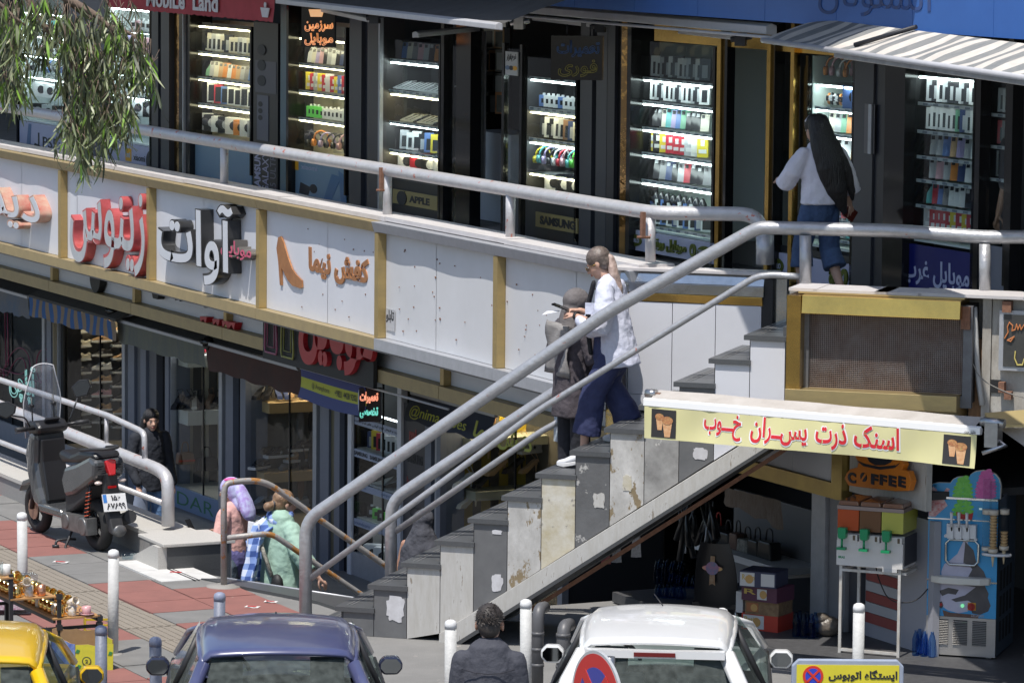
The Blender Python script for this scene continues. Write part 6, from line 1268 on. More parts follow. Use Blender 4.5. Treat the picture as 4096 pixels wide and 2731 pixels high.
k=MB();k.tube([f.at(0,0,.0),f.at(L*2.2,0,0)],.012,6);k.build('banner_rod',m_bar,yb)
nb,f2,w,h=neon_board('neon_board','black hanging board with lit orange and teal Persian neon',826,872,885,962,-1.3,[('تعمیرات',.06,.9,.55,.9,lamp_mat('neon_coral',(1,.28,.12),.8)),('تخصصی',.06,.9,.12,.44,lamp_mat('neon_teal',(.1,.8,.6),.6))])
drop('shop_awning','dark navy awning with yellow shop account lettering',946,905,1140,952,-.6,.24,flat('awning_navy',(.03,.036,.06),.7),wav=.005,slant=.1)
ob=[o for o in bpy.data.objects if o.get('label','').startswith('dark navy awning')][0];A=pf(946,908,-.68);f=Fr(Vector((A.x,A.y,A.z)),DA);k=MB();text_on(k,f.sub(.1,-.08,0,rx=-.3),'@nima.shoes',.12,1.42,-.2,-.06,0,.0,.004);k.build('lettering',flat('letter_olive',(.38,.38,.03),.5),ob)
k=MB();text_on(k,f.sub(.1,-.08,0,rx=-.3),'کفش نیما',1.6,2.9,-.24,-.04,0,.03,.004);k.build('lettering',flat('letter_olive',(.38,.38,.03),.5),ob)
# fascia lettering
def fsign(name,label,t,x0,x1,y0,y1,face,side_,d,bold,edge=.014):
 off=-2.10;a0,_=tf(x0,(y0+y1)/2,off-d);a1,_=tf(x1,(y0+y1)/2,off-d);z1=tf(x0,y0,off-d)[1];z0=tf(x1,y1,off-d)[1]
 s=thing(name,label,'sign',FA.at((a0+a1)/2,off,z0));k=MB()
 if t:
  text_on(k,FA.sub(0,off),t,a0,a1,z0,z1,0,bold,d,res=4);k.build('letter_body',side_,s)
  if face:k=MB();text_on(k,FA.sub(0,off-d-.001),t,a0+edge*.6,a1-edge*.6,z0+edge*.6,z1-edge*.6,0,bold-.022,.003,res=4);k.build('letter_face',face,s)
 return s,a0,a1,z0,z1
m_lred=mat('letter_red_side',(.50,.10,.11),.4,col2=(.35,.06,.05),scale=8);m_lface=mat('letter_face_grey',(.46,.48,.50),.45,col2=(.38,.39,.4),scale=6)
fsign('letter_sign','grey faced red sided Persian channel letters, second sign from the left','زینوس',160,333,412,642,m_lface,m_lred,.11,.032)
fsign('letter_sign','white faced black sided Persian channel letters beside small pink letters','آوات',360,535,440,672,flat('letter_face_white',(.60,.62,.66),.3),flat('letter_black_side',(.035,.035,.036),.2),.14,.04)
fsign('letter_sign','small pink Persian channel letters over the black sided letters','موبایل',507,578,545,605,flat('letter_pink_face',(.60,.10,.18),.4),flat('letter_dark_side',(.13,.12,.11),.4),.13,.03)
fsign('letter_sign','white faced letters with red outline cut by the left edge','دیدار',-90,92,385,545,flat('letter_face_white',(.60,.62,.66),.3),mat('letter_cream_side',(.50,.40,.30),.5,col2=(.45,.08,.06),scale=5),.14,.03)
m_cop=mat('copper_leaf',(.48,.22,.09),.4,metal=.35,col2=(.34,.14,.06),scale=9)
cs_,a0,a1,z0,z1=fsign('letter_sign','flat copper Persian letters beside the copper high heel shoe','کفش نیما',708,846,566,668,None,m_cop,.012,.045)
sh_=thing('shoe_emblem','flat copper high heeled shoe emblem on the white fascia panel','emblem',pf(665,660,-2.1));pts=[(640,545),(646,543),(652,556),(662,590),(672,618),(682,632),(694,644),(695,660),(690,662),(672,656),(662,644),(651,622),(647,615),(648,655),(644,655),(640,600),(636,570)]
k=MB();k.prism(FA.sub(0,0),[tf(a,b_,-2.11)for a,b_ in pts][::-1],-2.116,-2.101);k.build('shoe_shape',m_cop,sh_)
a,z=tf(888,757,-2.1);k=MB();k.box(FA,a,a+.19,-2.108,-2.103,z,z+.2);st=tag(k.build('wall_sticker',flat('sticker_grey',(.45,.45,.46),.6)),'small grey sticker with black scribble low on the plain white panel','sticker')
k=MB();text_on(k,FA.sub(0,-2.109),'تابلو',a+.01,a+.18,z+.07,z+.19,0,.03,.001);k.build('lettering',m_ink,st)
k=MB();q=random.Random(11)
for i in range(70):
 a=q.uniform(-4.8,-.3)if i<52 else q.uniform(-7.6,-5.3);z=q.uniform(1.95,2.72);k.tube([FA.at(a,-2.10,z),FA.at(a,-2.108,z)],q.uniform(.005,.009),5)
o=k.build('screw_holes',m_rust,fas);o['kind']='stuff'
# people
def skin_mat(n,c):return mat(n,c,.5,col2=tuple(x*.86 for x in c),scale=14)
SK=skin_mat('skin_light',(.56,.34,.25));SK2=skin_mat('skin_tan',(.40,.22,.15));HAIRB=mat('hair_black',(.010,.009,.010),.38,col2=(.022,.018,.018),scale=40,stretch=(6,6,.4),bump=.7,bscale=20)
def remesh(ob,vox=.009,smooth=5):
 for m in list(ob.modifiers):ob.modifiers.remove(m)
 r=ob.modifiers.new('r','REMESH');r.mode='VOXEL';r.voxel_size=vox;r.use_smooth_shade=True
 s=ob.modifiers.new('s','SMOOTH');s.iterations=smooth;s.factor=.5
 return ob
dsp=bpy.data.textures.new('cloth_folds','CLOUDS');dsp.noise_scale=.075;dsp.noise_depth=3
def folds(o,st=.03):m=o.modifiers.new('folds','DISPLACE');m.texture=dsp;m.strength=st*.62;m.mid_level=.5;m.texture_coords='LOCAL'
def limb(mb,pts,rs,n=12,ends=(1,1)):
 """tapered closed tube with round ends"""
 pts=[Vector(p)for p in pts];P=[];Q=[]
 d0=(pts[0]-pts[1]).normalized();d1=(pts[-1]-pts[-2]).normalized()
 g=lambda r:r if isinstance(r,(tuple,list))else(r,r)
 for f in((.92,.6)if ends[0]else()):r=g(rs[0]);P.append(pts[0]+d0*max(r)*f);Q.append((r[0]*math.sqrt(1-f*f),r[1]*math.sqrt(1-f*f)))
 P+=pts;Q+=[g(r)for r in rs]
 for f in((.6,.92)if ends[1]else()):r=g(rs[-1]);P.append(pts[-1]+d1*max(r)*f);Q.append((r[0]*math.sqrt(1-f*f),r[1]*math.sqrt(1-f*f)))
 mb.tube(P,Q,n)
def cl(mb,pts,rs,n=16):limb(mb,pts,rs,n,(1,0))
def pbuild(mb,name,m,par,vox=None,sm=4,solid=0.,f=None,sub=0):
 """mesh given in the person's own coordinates"""
 fr_=f or fr_of(par);mb.v=[fr_.at(v.x,v.y,v.z)for v in mb.v]
 o=mb.build(name,m,par)
 if vox:remesh(o,vox,sm)
 if solid:s=o.modifiers.new('solid','SOLIDIFY');s.thickness=solid;s.offset=0
 if sub:s=o.modifiers.new('sub','SUBSURF');s.levels=sub;s.render_levels=sub
 return o
def hand(mb,w,d,up,s=1.,curl=.6,side=1):
 """palm and five fingers from the wrist w pointing along d; up is the back of the hand"""
 d=Vector(d).normalized();up=Vector(up);up=(up-d*up.dot(d)).normalized();r=d.cross(up).normalized()*side;w=Vector(w)
 limb(mb,[w,w+d*.04*s,w+d*.075*s],[(.022*s,.018*s),(.033*s,.016*s),(.034*s,.014*s)],10)
 for i,(o_,l)in enumerate(((-.027,.060),(-.009,.07),(.009,.066),(.026,.052))):
  a=w+d*.078*s+r*o_*s;ang=curl*(1+.12*i);p=[a-d*.01*s,a];dd=d.copy();
  for sg in range(3):
   dd=(dd*math.cos(ang*.62)-up*math.sin(ang*.62)).normalized()if sg else(d*math.cos(ang*.5)-up*math.sin(ang*.5)).normalized();p.append(p[-1]+dd*l*s*(.42,.33,.25)[sg])
  limb(mb,p,[.0088*s,.0088*s,.0082*s,.0075*s,.0066*s],7)
 a=w+d*.025*s-r*.026*s;p=[a,a-r*.022*s+d*.022*s-up*.008*s,a-r*.03*s+d*.05*s-up*.018*s,a-r*.026*s+d*.072*s-up*.028*s]
 limb(mb,p,[.012*s,.0105*s,.0095*s,.008*s],7)
def head(mb,c,fwd,up=(0,0,1),s=1.):
 """skull, jaw, nose, lips, brow, ears in one closed shape; c is the head centre (eye level), s=1 gives 0.225 m"""
 F=Vector(fwd).normalized();U=Vector(up);U=(U-F*U.dot(F)).normalized();Rr=F.cross(U);c=Vector(c);f=Fr(c,Rr);f.y=F;f.z=U
 g=lambda x,y,z:f.at(x*s,y*s,z*s)
 mb.ball(g(0,-.012,.032),(.073*s,.092*s,.082*s),18,fr=f);mb.ball(g(0,.022,-.028),(.058*s,.066*s,.075*s),16,fr=f)
 mb.ball(g(0,.045,-.085),(.03*s,.033*s,.024*s),12,fr=f)
 limb(mb,[g(0,.078,.012),g(0,.092,-.012),g(0,.103,-.028)],[.008*s,.010*s,.0135*s],8);mb.ball(g(-.012,.092,-.032),.008*s,6,fr=f);mb.ball(g(.012,.092,-.032),.008*s,6,fr=f)
 limb(mb,[g(-.034,.07,.018),g(0,.08,.021),g(.034,.07,.018)],[.010*s,.011*s,.010*s],8)
 mb.ball(g(0,.084,-.058),(.021*s,.012*s,.010*s),10,fr=f)
 for x in(-.075,.075):mb.ball(g(x,-.012,-.008),(.010*s,.02*s,.031*s),10,fr=f)
 return f
def face(par,f,s=1.,brow=HAIRB,lips=(.42,.14,.12)):
 k=MB();g=lambda x,y,z:f.at(x*s,y*s,z*s)
 for x in(-.031,.031):k=MB();k.ball(g(x,.076,.002),(.013*s,.006*s,.006*s),10,fr=f);pbuild(k,'eye',flat('eye_white',(.55,.52,.5),.3),par);k=MB();k.ball(g(x,.081,.002),(.006*s,.003*s,.006*s),8,fr=f);pbuild(k,'iris',flat('iris_dark',(.02,.012,.01),.2),par);k=MB();k.tube([g(x-.017,.079,.02),g(x,.086,.025),g(x+.018,.076,.02)],.0028*s,5);pbuild(k,'eyebrow',brow,par)
 k=MB();k.ball(g(0,.091,-.056),(.02*s,.007*s,.0045*s),10,fr=f);k.ball(g(0,.09,-.064),(.018*s,.007*s,.005*s),10,fr=f);pbuild(k,'lips',flat('lips',lips,.4),par)
def hairshape(mb,f,s=1.,cap=.0,back=0.):
 mb.ball(f.at(0,-.022*s,.042*s),((.082+cap)*s,(.096+cap)*s,(.084+cap)*s),18,fr=f);mb.ball(f.at(0,-.05*s,-.0*s),((.07+cap)*s,(.062+cap)*s,(.075+cap)*s),14,fr=f)
def body(p,J,skin=SK,s=1.,fwd=None,up=(0,0,1),hands=None,barefeet=False,thick=1.,hs=1.):
 """one continuous skin surface: torso, neck, head, arms, hands, legs"""
 mb=MB();v={k:Vector(q)for k,q in J.items()};T=thick
 limb(mb,[v['pelvis'],v['waist'],v['chest'],v['neckb']-Vector((0,0,.05))],[(.11*T,.085*T),(.10*T,.075*T),(.12*T,.08*T),(.085,.06)],16)
 limb(mb,[v['neckb']-Vector((0,0,.03)),v['neckt']],[.052*hs,.046*hs],12)
 limb(mb,[v['shl'],v['shr']],[.04*T,.04*T],12)
 for q in 'lr':
  limb(mb,[v['sh'+q],(v['sh'+q]+v['el'+q])/2,v['el'+q]],[.04*T,.036*T,.032],12)
  limb(mb,[v['el'+q],v['el'+q].lerp(v['wr'+q],.35),v['wr'+q]],[.036,.036,.024],12)
  limb(mb,[v['hp'+q],v['hp'+q].lerp(v['kn'+q],.5),v['kn'+q]],[.068*T,.058*T,.046],14)
  limb(mb,[v['kn'+q],v['kn'+q].lerp(v['an'+q],.3),v['kn'+q].lerp(v['an'+q],.7),v['an'+q]],[.046,.05,.036,.03],12)
  limb(mb,[v['an'+q],v['an'+q]+(v['to'+q]-v['an'+q])*.5+Vector((0,0,-.02)),v['to'+q]],[.034,(.036,.028),(.032,.018)],10)
 for q,(w,d,u,cu,sd)in(hands or{}).items():hand(mb,w,d,u,s,cu,sd)
 f=head(mb,v['head'],fwd or(0,1,0),up,hs)
 pbuild(mb,'body',skin,p,.0075,3);return f,v
def standJ(h=1.65,shw=.17,stance=.09):
 k=h/1.65;z=lambda a:a*k
 J=dict(pelvis=(0,0,z(.90)),waist=(0,0,z(1.05)),chest=(0,.0,z(1.24)),neckb=(0,-.01,z(1.38)),neckt=(0,.01,z(1.46)),head=(0,.03,z(1.535)))
 for s_,q in((-1,'l'),(1,'r')):
  J['sh'+q]=(s_*shw,-.01,z(1.345));J['el'+q]=(s_*(shw+.06),-.03,z(1.06));J['wr'+q]=(s_*(shw+.07),.03,z(.82));J['hp'+q]=(s_*stance,0,z(.88));J['kn'+q]=(s_*(stance+.01),.02,z(.47));J['an'+q]=(s_*(stance+.01),-.02,z(.08));J['to'+q]=(s_*(stance+.025),.12,.025)
 return J
def shoe(p,a,t,m,sole,nm='shoe',s=1.):
 a=Vector(a);t=Vector(t);d=(t-a);d.z=0;d.normalize();r=Vector((d.y,-d.x,0));k=MB();z0=min(a.z-.08,t.z-.02)
 pitch=(t.z-.025)-(a.z-.08);b=lambda u,w,z:a+d*u+r*w+Vector((0,0,-.08+z+pitch*max(0,min(1,u/.14))))
 limb(k,[b(-.05,0,.05),b(.0,0,.06),b(.07,0,.048),b(.15,0,.034),b(.185,0,.03)],[(.036,.036),(.042,.04),(.044,.036),(.042,.026),(.034,.022)],12);limb(k,[b(-.02,0,.06),b(-.015,0,.10)],[.038,.036],12)
 o=pbuild(k,nm,m,p,.008,2)
 k=MB();P=[b(-.085,0,.0),b(-.07,.036,0),b(.05,.045,0),b(.15,.046,0),b(.21,.025,.006),b(.222,0,.008),b(.21,-.025,.006),b(.15,-.046,0),b(.05,-.04,0),b(-.07,-.036,0)]
 n=len(P);k.add(P+[q+Vector((0,0,.024))for q in P],[list(range(n))[::-1],list(range(n,2*n))]+[(i,(i+1)%n,n+(i+1)%n,n+i)for i in range(n)]);pbuild(k,nm+'_sole',sole,p)
 return o
def lace(p,a):pass
cloth=lambda n,c,c2=None,r=.85,sc=9,b=.8,bs=18:mat(n,c,r,col2=c2 or tuple(x*.82 for x in c),scale=sc,bump=b,bscale=bs)
def yaw_of(d):return math.atan2(-d[0],d[1])
def person(label,loc,facing,group=None):
 return thing('person',label,'person',Vector(loc),yaw_of(facing),group)
wst_=ST.at(RUN*7.25,.50,Z0+RIS*6);W1=person('woman in a loose white shirt and navy trousers walking down the stairs reading her phone',wst_,-SB)
dz7=RIS
J=dict(pelvis=(0,-.10,.97),waist=(0,-.09,1.12),chest=(0,-.07,1.30),neckb=(0,-.05,1.44),neckt=(0,.0,1.53),head=(0,.045,1.60))
J.update(shl=(-.17,-.06,1.405),shr=(.17,-.06,1.405),ell=(-.21,-.02,1.13),elr=(.21,.0,1.13),wrl=(-.09,.19,1.19),wrr=(.07,.21,1.22))
J.update(hpl=(-.09,-.10,.94),hpr=(.09,-.10,.94),knl=(-.09,.09,.53),anl=(-.09,.12,.115),tol=(-.09,.27,.03),knr=(.10,-.02,.64),anr=(.10,-.20,dz7+.085),tor=(.10,-.05,dz7+.025))
W1 .scale=(1.02,1.02,1.02)
f1,v=body(W1,J,SK,fwd=(0,1,-.55),up=(0,.5,1),hands=dict(l=(J['wrl'],(.45,.75,.1),(-.3,-.2,.8),.8,1),r=(J['wrr'],(-.5,.7,.05),(.2,-.2,.8),.8,-1)))
face(W1,f1)
bl=cloth('hair_blonde',(.54,.41,.35),(.26,.18,.15),.45,30)
k=MB();hairshape(k,f1,1.,.005);pbuild(k,'hair_roots',cloth('hair_ash',(.20,.155,.13),(.05,.04,.035),.45,34),W1,.008,2)
k=MB();bk=f1 .at(0,-.09,.03)
limb(k,[bk]+[bk+Vector(q)for q in((0,-.03,-.02),(-.005,-.05,-.08),(-.01,-.075,-.16),(-.01,-.105,-.25),(-.01,-.125,-.32),(-.01,-.135,-.37))],[(.03,.026),(.034,.032),(.044,.038),(.048,.04),(.042,.034),(.026,.02),(.006,.006)]);o=pbuild(k,'hair',bl,W1,.008,1)
folds(o,.02)
k=MB();k.tube([f1 .at(.032*math.cos(a),-.10-.012*math.sin(a),.03+.032*math.sin(a))for a in[2*PI*i/10 for i in range(10)]],.008,6,closed=True,caps=False);pbuild(k,'hair_tie',m_ink,W1)
for x in(-.033,.033):k=MB();k.tube([f1 .at(x+.023*math.cos(a),.094,-.002+.02*math.sin(a))for a in[2*PI*i/12 for i in range(12)]],.0022,4,closed=True,caps=False);k.ball(f1 .at(x,.092,-.002),(.022,.002,.019),10,fr=f1);pbuild(k,'sunglasses',flat('glasses',(.12,.09,.06),.15),W1)
k=MB();k.tube([f1 .at(-.055,.09,0),f1 .at(-.078,.0,.0)],.002,4);pbuild(k,'glasses_arm',m_brass,W1)
shirt=cloth('shirt_white',(.62,.64,.75),(.54,.56,.68),.85,12,.6,16)
k=MB();cl(k,[(0,-.05,1.40),(0,-.07,1.27),(0,-.105,1.08),(0,-.13,.90),(0,-.145,.80)],[(.13,.10),(.165,.12),(.165,.135),(.175,.155),(.185,.17)],20)
limb(k,[J['shl'],(-.225,-.08,1.26),(-.235,-.05,1.12),(-.18,.05,1.10),(-.115,.15,1.16)],[.075,.088,.085,.07,.048],14);limb(k,[J['shr'],(.225,-.07,1.26),(.235,-.03,1.12),(.18,.06,1.12),(.11,.16,1.18)],[.075,.085,.08,.066,.046],14)
limb(k,[(-.17,-.06,1.40),(.17,-.06,1.40)],[.062,.062])
o=pbuild(k,'white_shirt',shirt,W1,.010,3)
folds(o,.032)
k=MB();k.box(Fr((-.0,.0,0),(1,0,0)),-.195,-.19,.0,.09,1.22,1.31);pbuild(k,'shirt_pocket',shirt,W1)
k=MB();limb(k,[(-.07,.06,1.45),(-.06,.10,1.30),(-.05,.11,1.10),(-.055,.08,.90)],[(.03,.02),(.035,.02),(.032,.02),(.02,.02)]);pbuild(k,'black_scarf',cloth('scarf_black',(.015,.015,.018)),W1,.01,2)
trous=cloth('trousers_navy',(.035,.045,.12),(.022,.028,.085),.8,8,.7,14)
k=MB();limb(k,[(0,-.08,1.04),(0,-.07,.86)],[(.14,.15),(.13,.15)]);cl(k,[(-.075,-.10,.88),(-.085,.05,.58),(-.085,.10,.26)],[(.09,.105),(.082,.10),(.088,.118)]);cl(k,[(.075,-.11,.88),(.09,-.02,.66),(.095,-.15,.46),(.10,-.185,.36)],[(.09,.105),(.085,.105),(.088,.11),(.09,.118)])
o=pbuild(k,'navy_trousers',trous,W1,.010,3);folds(o,.028)
ws=flat('shoe_white',(.66,.67,.70),.5);wso=flat('sole_white',(.72,.72,.72),.5)
shoe(W1,J['anl'],J['tol'],ws,wso,'sneaker');shoe(W1,J['anr'],J['tor'],ws,wso,'sneaker')
hc=(Vector(J['wrl'])+Vector(J['wrr']))/2+Vector((.0,.105,.03));g_=Fr(hc,(0,1,-.1));fr1=fr_of(W1)
k=MB();k.box(Fr(hc,(1,0,0),(0,.9,.3),(0,-.3,.9)),-.04,.04,-.03,.11,-.004,.007);pbuild(k,'phone',m_black,W1);k=MB();k.poly([hc+Vector(q)for q in((-.06,.05,-.02),(.05,.06,-.02),(.06,.17,-.03),(-.05,.18,-.05))]);pbuild(k,'paper',flat('paper_bright',(.75,.76,.8),.6),W1,solid=.002)
k=MB();a=Vector(J['wrl']);k.tube([a+Vector((.0,-.01,-.0)),a+Vector((.012,.012,.0))],.034,12);pbuild(k,'wristwatch',m_blackm,W1)
p=ST.at(RUN*6.1,.80,Z0+RIS*5);O1=person('person in grey hooded shawl and dark coat on the stairs behind the woman',p,(SB*.55+SC*.7))
J=standJ(1.56,.17,.08);J['elr']=(.26,.02,1.02);J['wrr']=(.17,.20,1.0);J['ell']=(-.27,-.01,1.03);J['wrl']=(-.2,.17,.98)
f2,v=body(O1,J,SK2,thick=1.1,hands=dict(l=(J['wrl'],(.2,.8,-.2),(-.5,0,.8),.7,1),r=(J['wrr'],(-.2,.8,-.2),(.5,0,.8),.7,-1)))
face(O1,f2)
coat=cloth('coat_grey_purple',(.085,.072,.082),(.05,.042,.05),.9,8)
k=MB();cl(k,[(0,-.02,1.27),(0,-.02,1.1),(0,-.02,.9),(0,-.01,.56)],[(.15,.12),(.175,.135),(.18,.145),(.20,.17)],20);limb(k,[(-.17,-.01,1.27),(-.28,-.02,1.05),(-.22,.12,.98)],[.075,.075,.055]);limb(k,[(.17,-.01,1.27),(.27,-.0,1.03),(.19,.14,1.0)],[.075,.075,.055])
o=pbuild(k,'coat',coat,O1,.011,3);folds(o,.03)
k=MB();hairshape(k,f2,1.,.02);limb(k,[(0,-.04,1.42),(0,-.05,1.28)],[(.085,.08),(.13,.1)]);o=pbuild(k,'hood',cloth('hood_grey',(.17,.155,.155),(.11,.1,.1)),O1,.010,3)
k=MB();k.sheet([[Vector((-.17+.30*i/8,-.155-.02*math.sin(i*1.2+j),1.33-.42*j/8-.03*i/8))for j in range(9)]for i in range(9)],9,9);o=pbuild(k,'shawl',mat('shawl_grey',(.20,.185,.18),.9,col2=(.34,.33,.32),scale=26,stretch=(.4,1,6),amt=.5),O1,solid=.014)
k=MB();limb(k,[(-.09,-.0,.7),(-.09,.0,.12)],[(.09,.09),(.075,.08)]);limb(k,[(.09,-.0,.7),(.09,.0,.12)],[(.09,.09),(.075,.08)]);pbuild(k,'black_trousers',cloth('trousers_black',(.018,.019,.026)),O1,.012,3)
for q in 'lr':shoe(O1,J['an'+q],J['to'+q],flat('shoe_black',(.02,.02,.02),.5),flat('shoe_black',(.02,.02,.02),.5))
k=MB();k.prism(Fr((-.30,.1,.30),(1,0,0)),[(-.09,0),(.09,0),(.10,.36),(-.08,.36)],-.03,.03);pbuild(k,'plastic_bag',mat('bag_white_blue',(.55,.6,.65),.3,col2=(.3,.42,.55),scale=9,bump=.5),O1)
hp_=py(1886,282,33.75);W2=person('woman with very long black hair and white blouse walking along the shops',(hp_.x,hp_.y,ZW),(-.42,1,0))
J=standJ(1.66,.16,.09);J['ell']=(-.26,.04,1.12);J['wrl']=(-.21,.28,1.10);J['elr']=(.24,-.0,1.10);J['wrr']=(.31,.08,.88);J['head']=(-.03,.055,1.545)
J['knl']=(-.1,.14,.48);J['anl']=(-.1,.10,.09);J['tol']=(-.11,.24,.03);J['knr']=(.12,.05,.47);J['anr']=(.15,-.14,.14);J['tor']=(.16,-.0,.05)
W2 .scale=(.93,.93,.93)
f3,v=body(W2,J,SK,fwd=(-.2,1,-.2),hands=dict(l=(J['wrl'],(.1,.9,0),(-.3,0,.9),.5,1),r=(J['wrr'],(.3,.3,-.8),(.7,-.5,.2),.7,-1)))
face(W2,f3)
k=MB();hairshape(k,f3,1.,.012);limb(k,[(-.03,-.02,1.60),(-.015,-.10,1.42),(.02,-.15,1.22),(.08,-.165,1.02),(.15,-.15,.84)],[(.095,.085),(.125,.065),(.13,.055),(.10,.045),(.03,.02)],16);limb(k,[(.06,-.09,1.44),(.17,-.13,1.2),(.235,-.12,1.0),(.25,-.1,.93)],[(.06,.035),(.055,.03),(.035,.02),(.012,.01)]);o=pbuild(k,'long_hair',HAIRB,W2,.009,2);folds(o,.02)
k=MB();k.tube([f3 .at(-.045,-.01,.118),f3 .at(-.09,.0,.07)],.008,6);pbuild(k,'white_sunglasses',flat('glasses_white',(.7,.68,.75),.3),W2)
k=MB();cl(k,[(0,-.02,1.33),(0,-.03,1.2),(0,-.04,1.03),(0,-.04,.90)],[(.15,.11),(.175,.125),(.18,.135),(.185,.14)],20);limb(k,[(-.16,-.01,1.33),(-.25,.0,1.18),(-.27,.08,1.08),(-.23,.22,1.08)],[.07,.082,.078,.06]);cl(k,[(.16,-.01,1.33),(.23,-.01,1.15),(.28,.02,.99)],[(.07,.07),(.082,.082),(.10,.09)])
o=pbuild(k,'white_blouse',cloth('blouse_white',(.74,.72,.80),(.66,.64,.72),.9,9,.5,14),W2,.010,3);folds(o,.03)
jean=cloth('denim_blue',(.06,.11,.22),(.035,.06,.14),.8,12,.5,40)
k=MB();limb(k,[(0,-.02,.95),(0,-.01,.84)],[(.145,.12),(.14,.12)]);cl(k,[(-.08,0,.86),(-.1,.12,.5),(-.1,.11,.34)],[(.09,.095),(.082,.088),(.095,.10)]);cl(k,[(.08,0,.86),(.115,.04,.5),(.13,-.04,.34)],[(.09,.095),(.086,.09),(.10,.104)]);o=pbuild(k,'cropped_jeans',jean,W2,.010,3);folds(o,.02)
k=MB();k.box(Fr((.32,.10,.80),(.8,.3,-.5),None,(.5,0,.85)),-.06,.07,-.012,.012,-.05,.05);pbuild(k,'brown_wallet',flat('wallet_brown',(.12,.02,.012),.4),W2,)
for q in 'lr':shoe(W2,J['an'+q],J['to'+q],flat('sandal_tan',(.25,.15,.08),.6),flat('sandal_tan',(.25,.15,.08),.6),'sandal')
q_=pz(345,940,.34);D1=person('woman with black hair in a dark coat and blue jeans by the aluminium column',(q_.x,q_.y,ZL),(.55,-1,0))
J=standJ(1.66,.17,.09);J['elr']=(.24,.0,1.06);J['wrr']=(.2,.12,.86);J['wrl']=(-.22,.1,.84);J['head']=(0,.035,1.545)
f4,v=body(D1,J,SK,fwd=(.15,1,-.1),hands=dict(l=(J['wrl'],(.1,.3,-.9),(-1,0,.1),.5,1),r=(J['wrr'],(-.1,.4,-.8),(1,0,.1),.5,-1)))
face(D1,f4)
k=MB();hairshape(k,f4,1.,.006);limb(k,[(-.06,-.03,1.55),(-.085,-.02,1.4),(-.09,.0,1.28)],[(.035,.04),(.035,.04),(.02,.03)]);limb(k,[(.06,-.03,1.55),(.085,-.03,1.4),(.09,-.02,1.28)],[(.035,.04),(.035,.04),(.02,.03)]);limb(k,[(0,-.07,1.52),(0,-.09,1.3)],[(.08,.04),(.07,.04)]);pbuild(k,'hair',HAIRB,D1,.009,2)
k=MB();cl(k,[(0,0,1.33),(0,.0,1.15),(0,0,.95),(0,.0,.78)],[(.15,.11),(.16,.12),(.165,.125),(.175,.13)],20);limb(k,[J['shl'],J['ell'],Vector(J['wrl'])+Vector((0,0,.03))],[.072,.066,.05]);limb(k,[J['shr'],J['elr'],Vector(J['wrr'])+Vector((0,0,.03))],[.072,.066,.05]);o=pbuild(k,'dark_coat',cloth('coat_black',(.022,.026,.036),(.014,.016,.024)),D1,.011,3);folds(o,.025)
k=MB();limb(k,[(-.09,0,.82),(-.10,.01,.45),(-.1,-.01,.1)],[(.095,.1),(.075,.08),(.065,.07)]);limb(k,[(.09,0,.82),(.10,.01,.45),(.1,-.01,.1)],[(.095,.1),(.075,.08),(.065,.07)]);pbuild(k,'blue_jeans',cloth('denim_light',(.13,.24,.42),(.08,.15,.3)),D1,.011,3)
k=MB();limb(k,[(.16,.12,.78),(.18,.13,.55),(.17,.12,.42)],[(.07,.04),(.10,.06),(.09,.05)]);pbuild(k,'cloth_bag',mat('bag_greyblue',(.20,.24,.32),.8,col2=(.15,.18,.25),scale=8),D1,.012,3)
for q in 'lr':shoe(D1,J['an'+q],J['to'+q],flat('shoe_black',(.02,.02,.02),.5),flat('shoe_black',(.02,.02,.02),.5))
q_=pf(534,1090,-3.72);G1=person('person in pink T-shirt and purple patterned headscarf holding a phone on sunken steps',(q_.x,q_.y,q_.z-1.60),(-.9,.5,0))
J=standJ(1.55,.15,.08);J['ell']=(-.20,.02,1.0);J['wrl']=(-.14,.24,1.05);J['elr']=(.2,.0,1.0);J['wrr']=(.12,.2,1.05)
f5,v=body(G1,J,SK2,fwd=(.0,1,-.1),thick=.92,hands=dict(l=(J['wrl'],(.2,.9,.1),(-.4,-.2,.8),.7,1),r=(J['wrr'],(-.1,.9,.1),(.4,-.2,.8),.7,-1)))
face(G1,f5)
scm=mat('scarf_print',(.50,.52,.76),.8,col2=(.36,.26,.58),scale=20,amt=.25,spots=.62,spotcol=(.72,.12,.32),spotscale=8)
k=MB();hairshape(k,f5,1.,.012);limb(k,[(0,-.09,1.46),(0,-.14,1.36),(.0,-.17,1.28)],[(.07,.05),(.085,.06),(.09,.06)]);limb(k,[(0,-.03,1.40),(0,-.08,1.33)],[(.06,.06),(.06,.06)]);o=pbuild(k,'headscarf',scm,G1,.009,3)
k=MB();k.ball(f5 .at(-.02,-.03,.115),(.055,.06,.018),12,fr=f5);pbuild(k,'scarf_rose',flat('rose_pink',(.68,.10,.32),.7),G1);k=MB();limb(k,[(0,-.13,1.36),(0,-.165,1.3)],[(.06,.04),(.05,.03)]);pbuild(k,'hair',HAIRB,G1,.01,2)
k=MB();cl(k,[(0,0,1.25),(0,.01,1.1),(0,.0,.94),(0,0,.86)],[(.13,.10),(.138,.12),(.14,.12),(.145,.125)],18);limb(k,[(-.14,0,1.25),(-.20,.01,1.08)],[.068,.062]);limb(k,[(.14,0,1.25),(.2,.0,1.08)],[.068,.062]);o=pbuild(k,'pink_shirt',cloth('tshirt_pink',(.68,.40,.36),(.60,.34,.31)),G1,.010,3);folds(o,.016)
k=MB();limb(k,[(0,-.0,.90),(0,-.0,.80)],[(.155,.13),(.16,.135)]);pbuild(k,'violet_hem',cloth('hem_violet',(.16,.15,.36)),G1,.011,3)
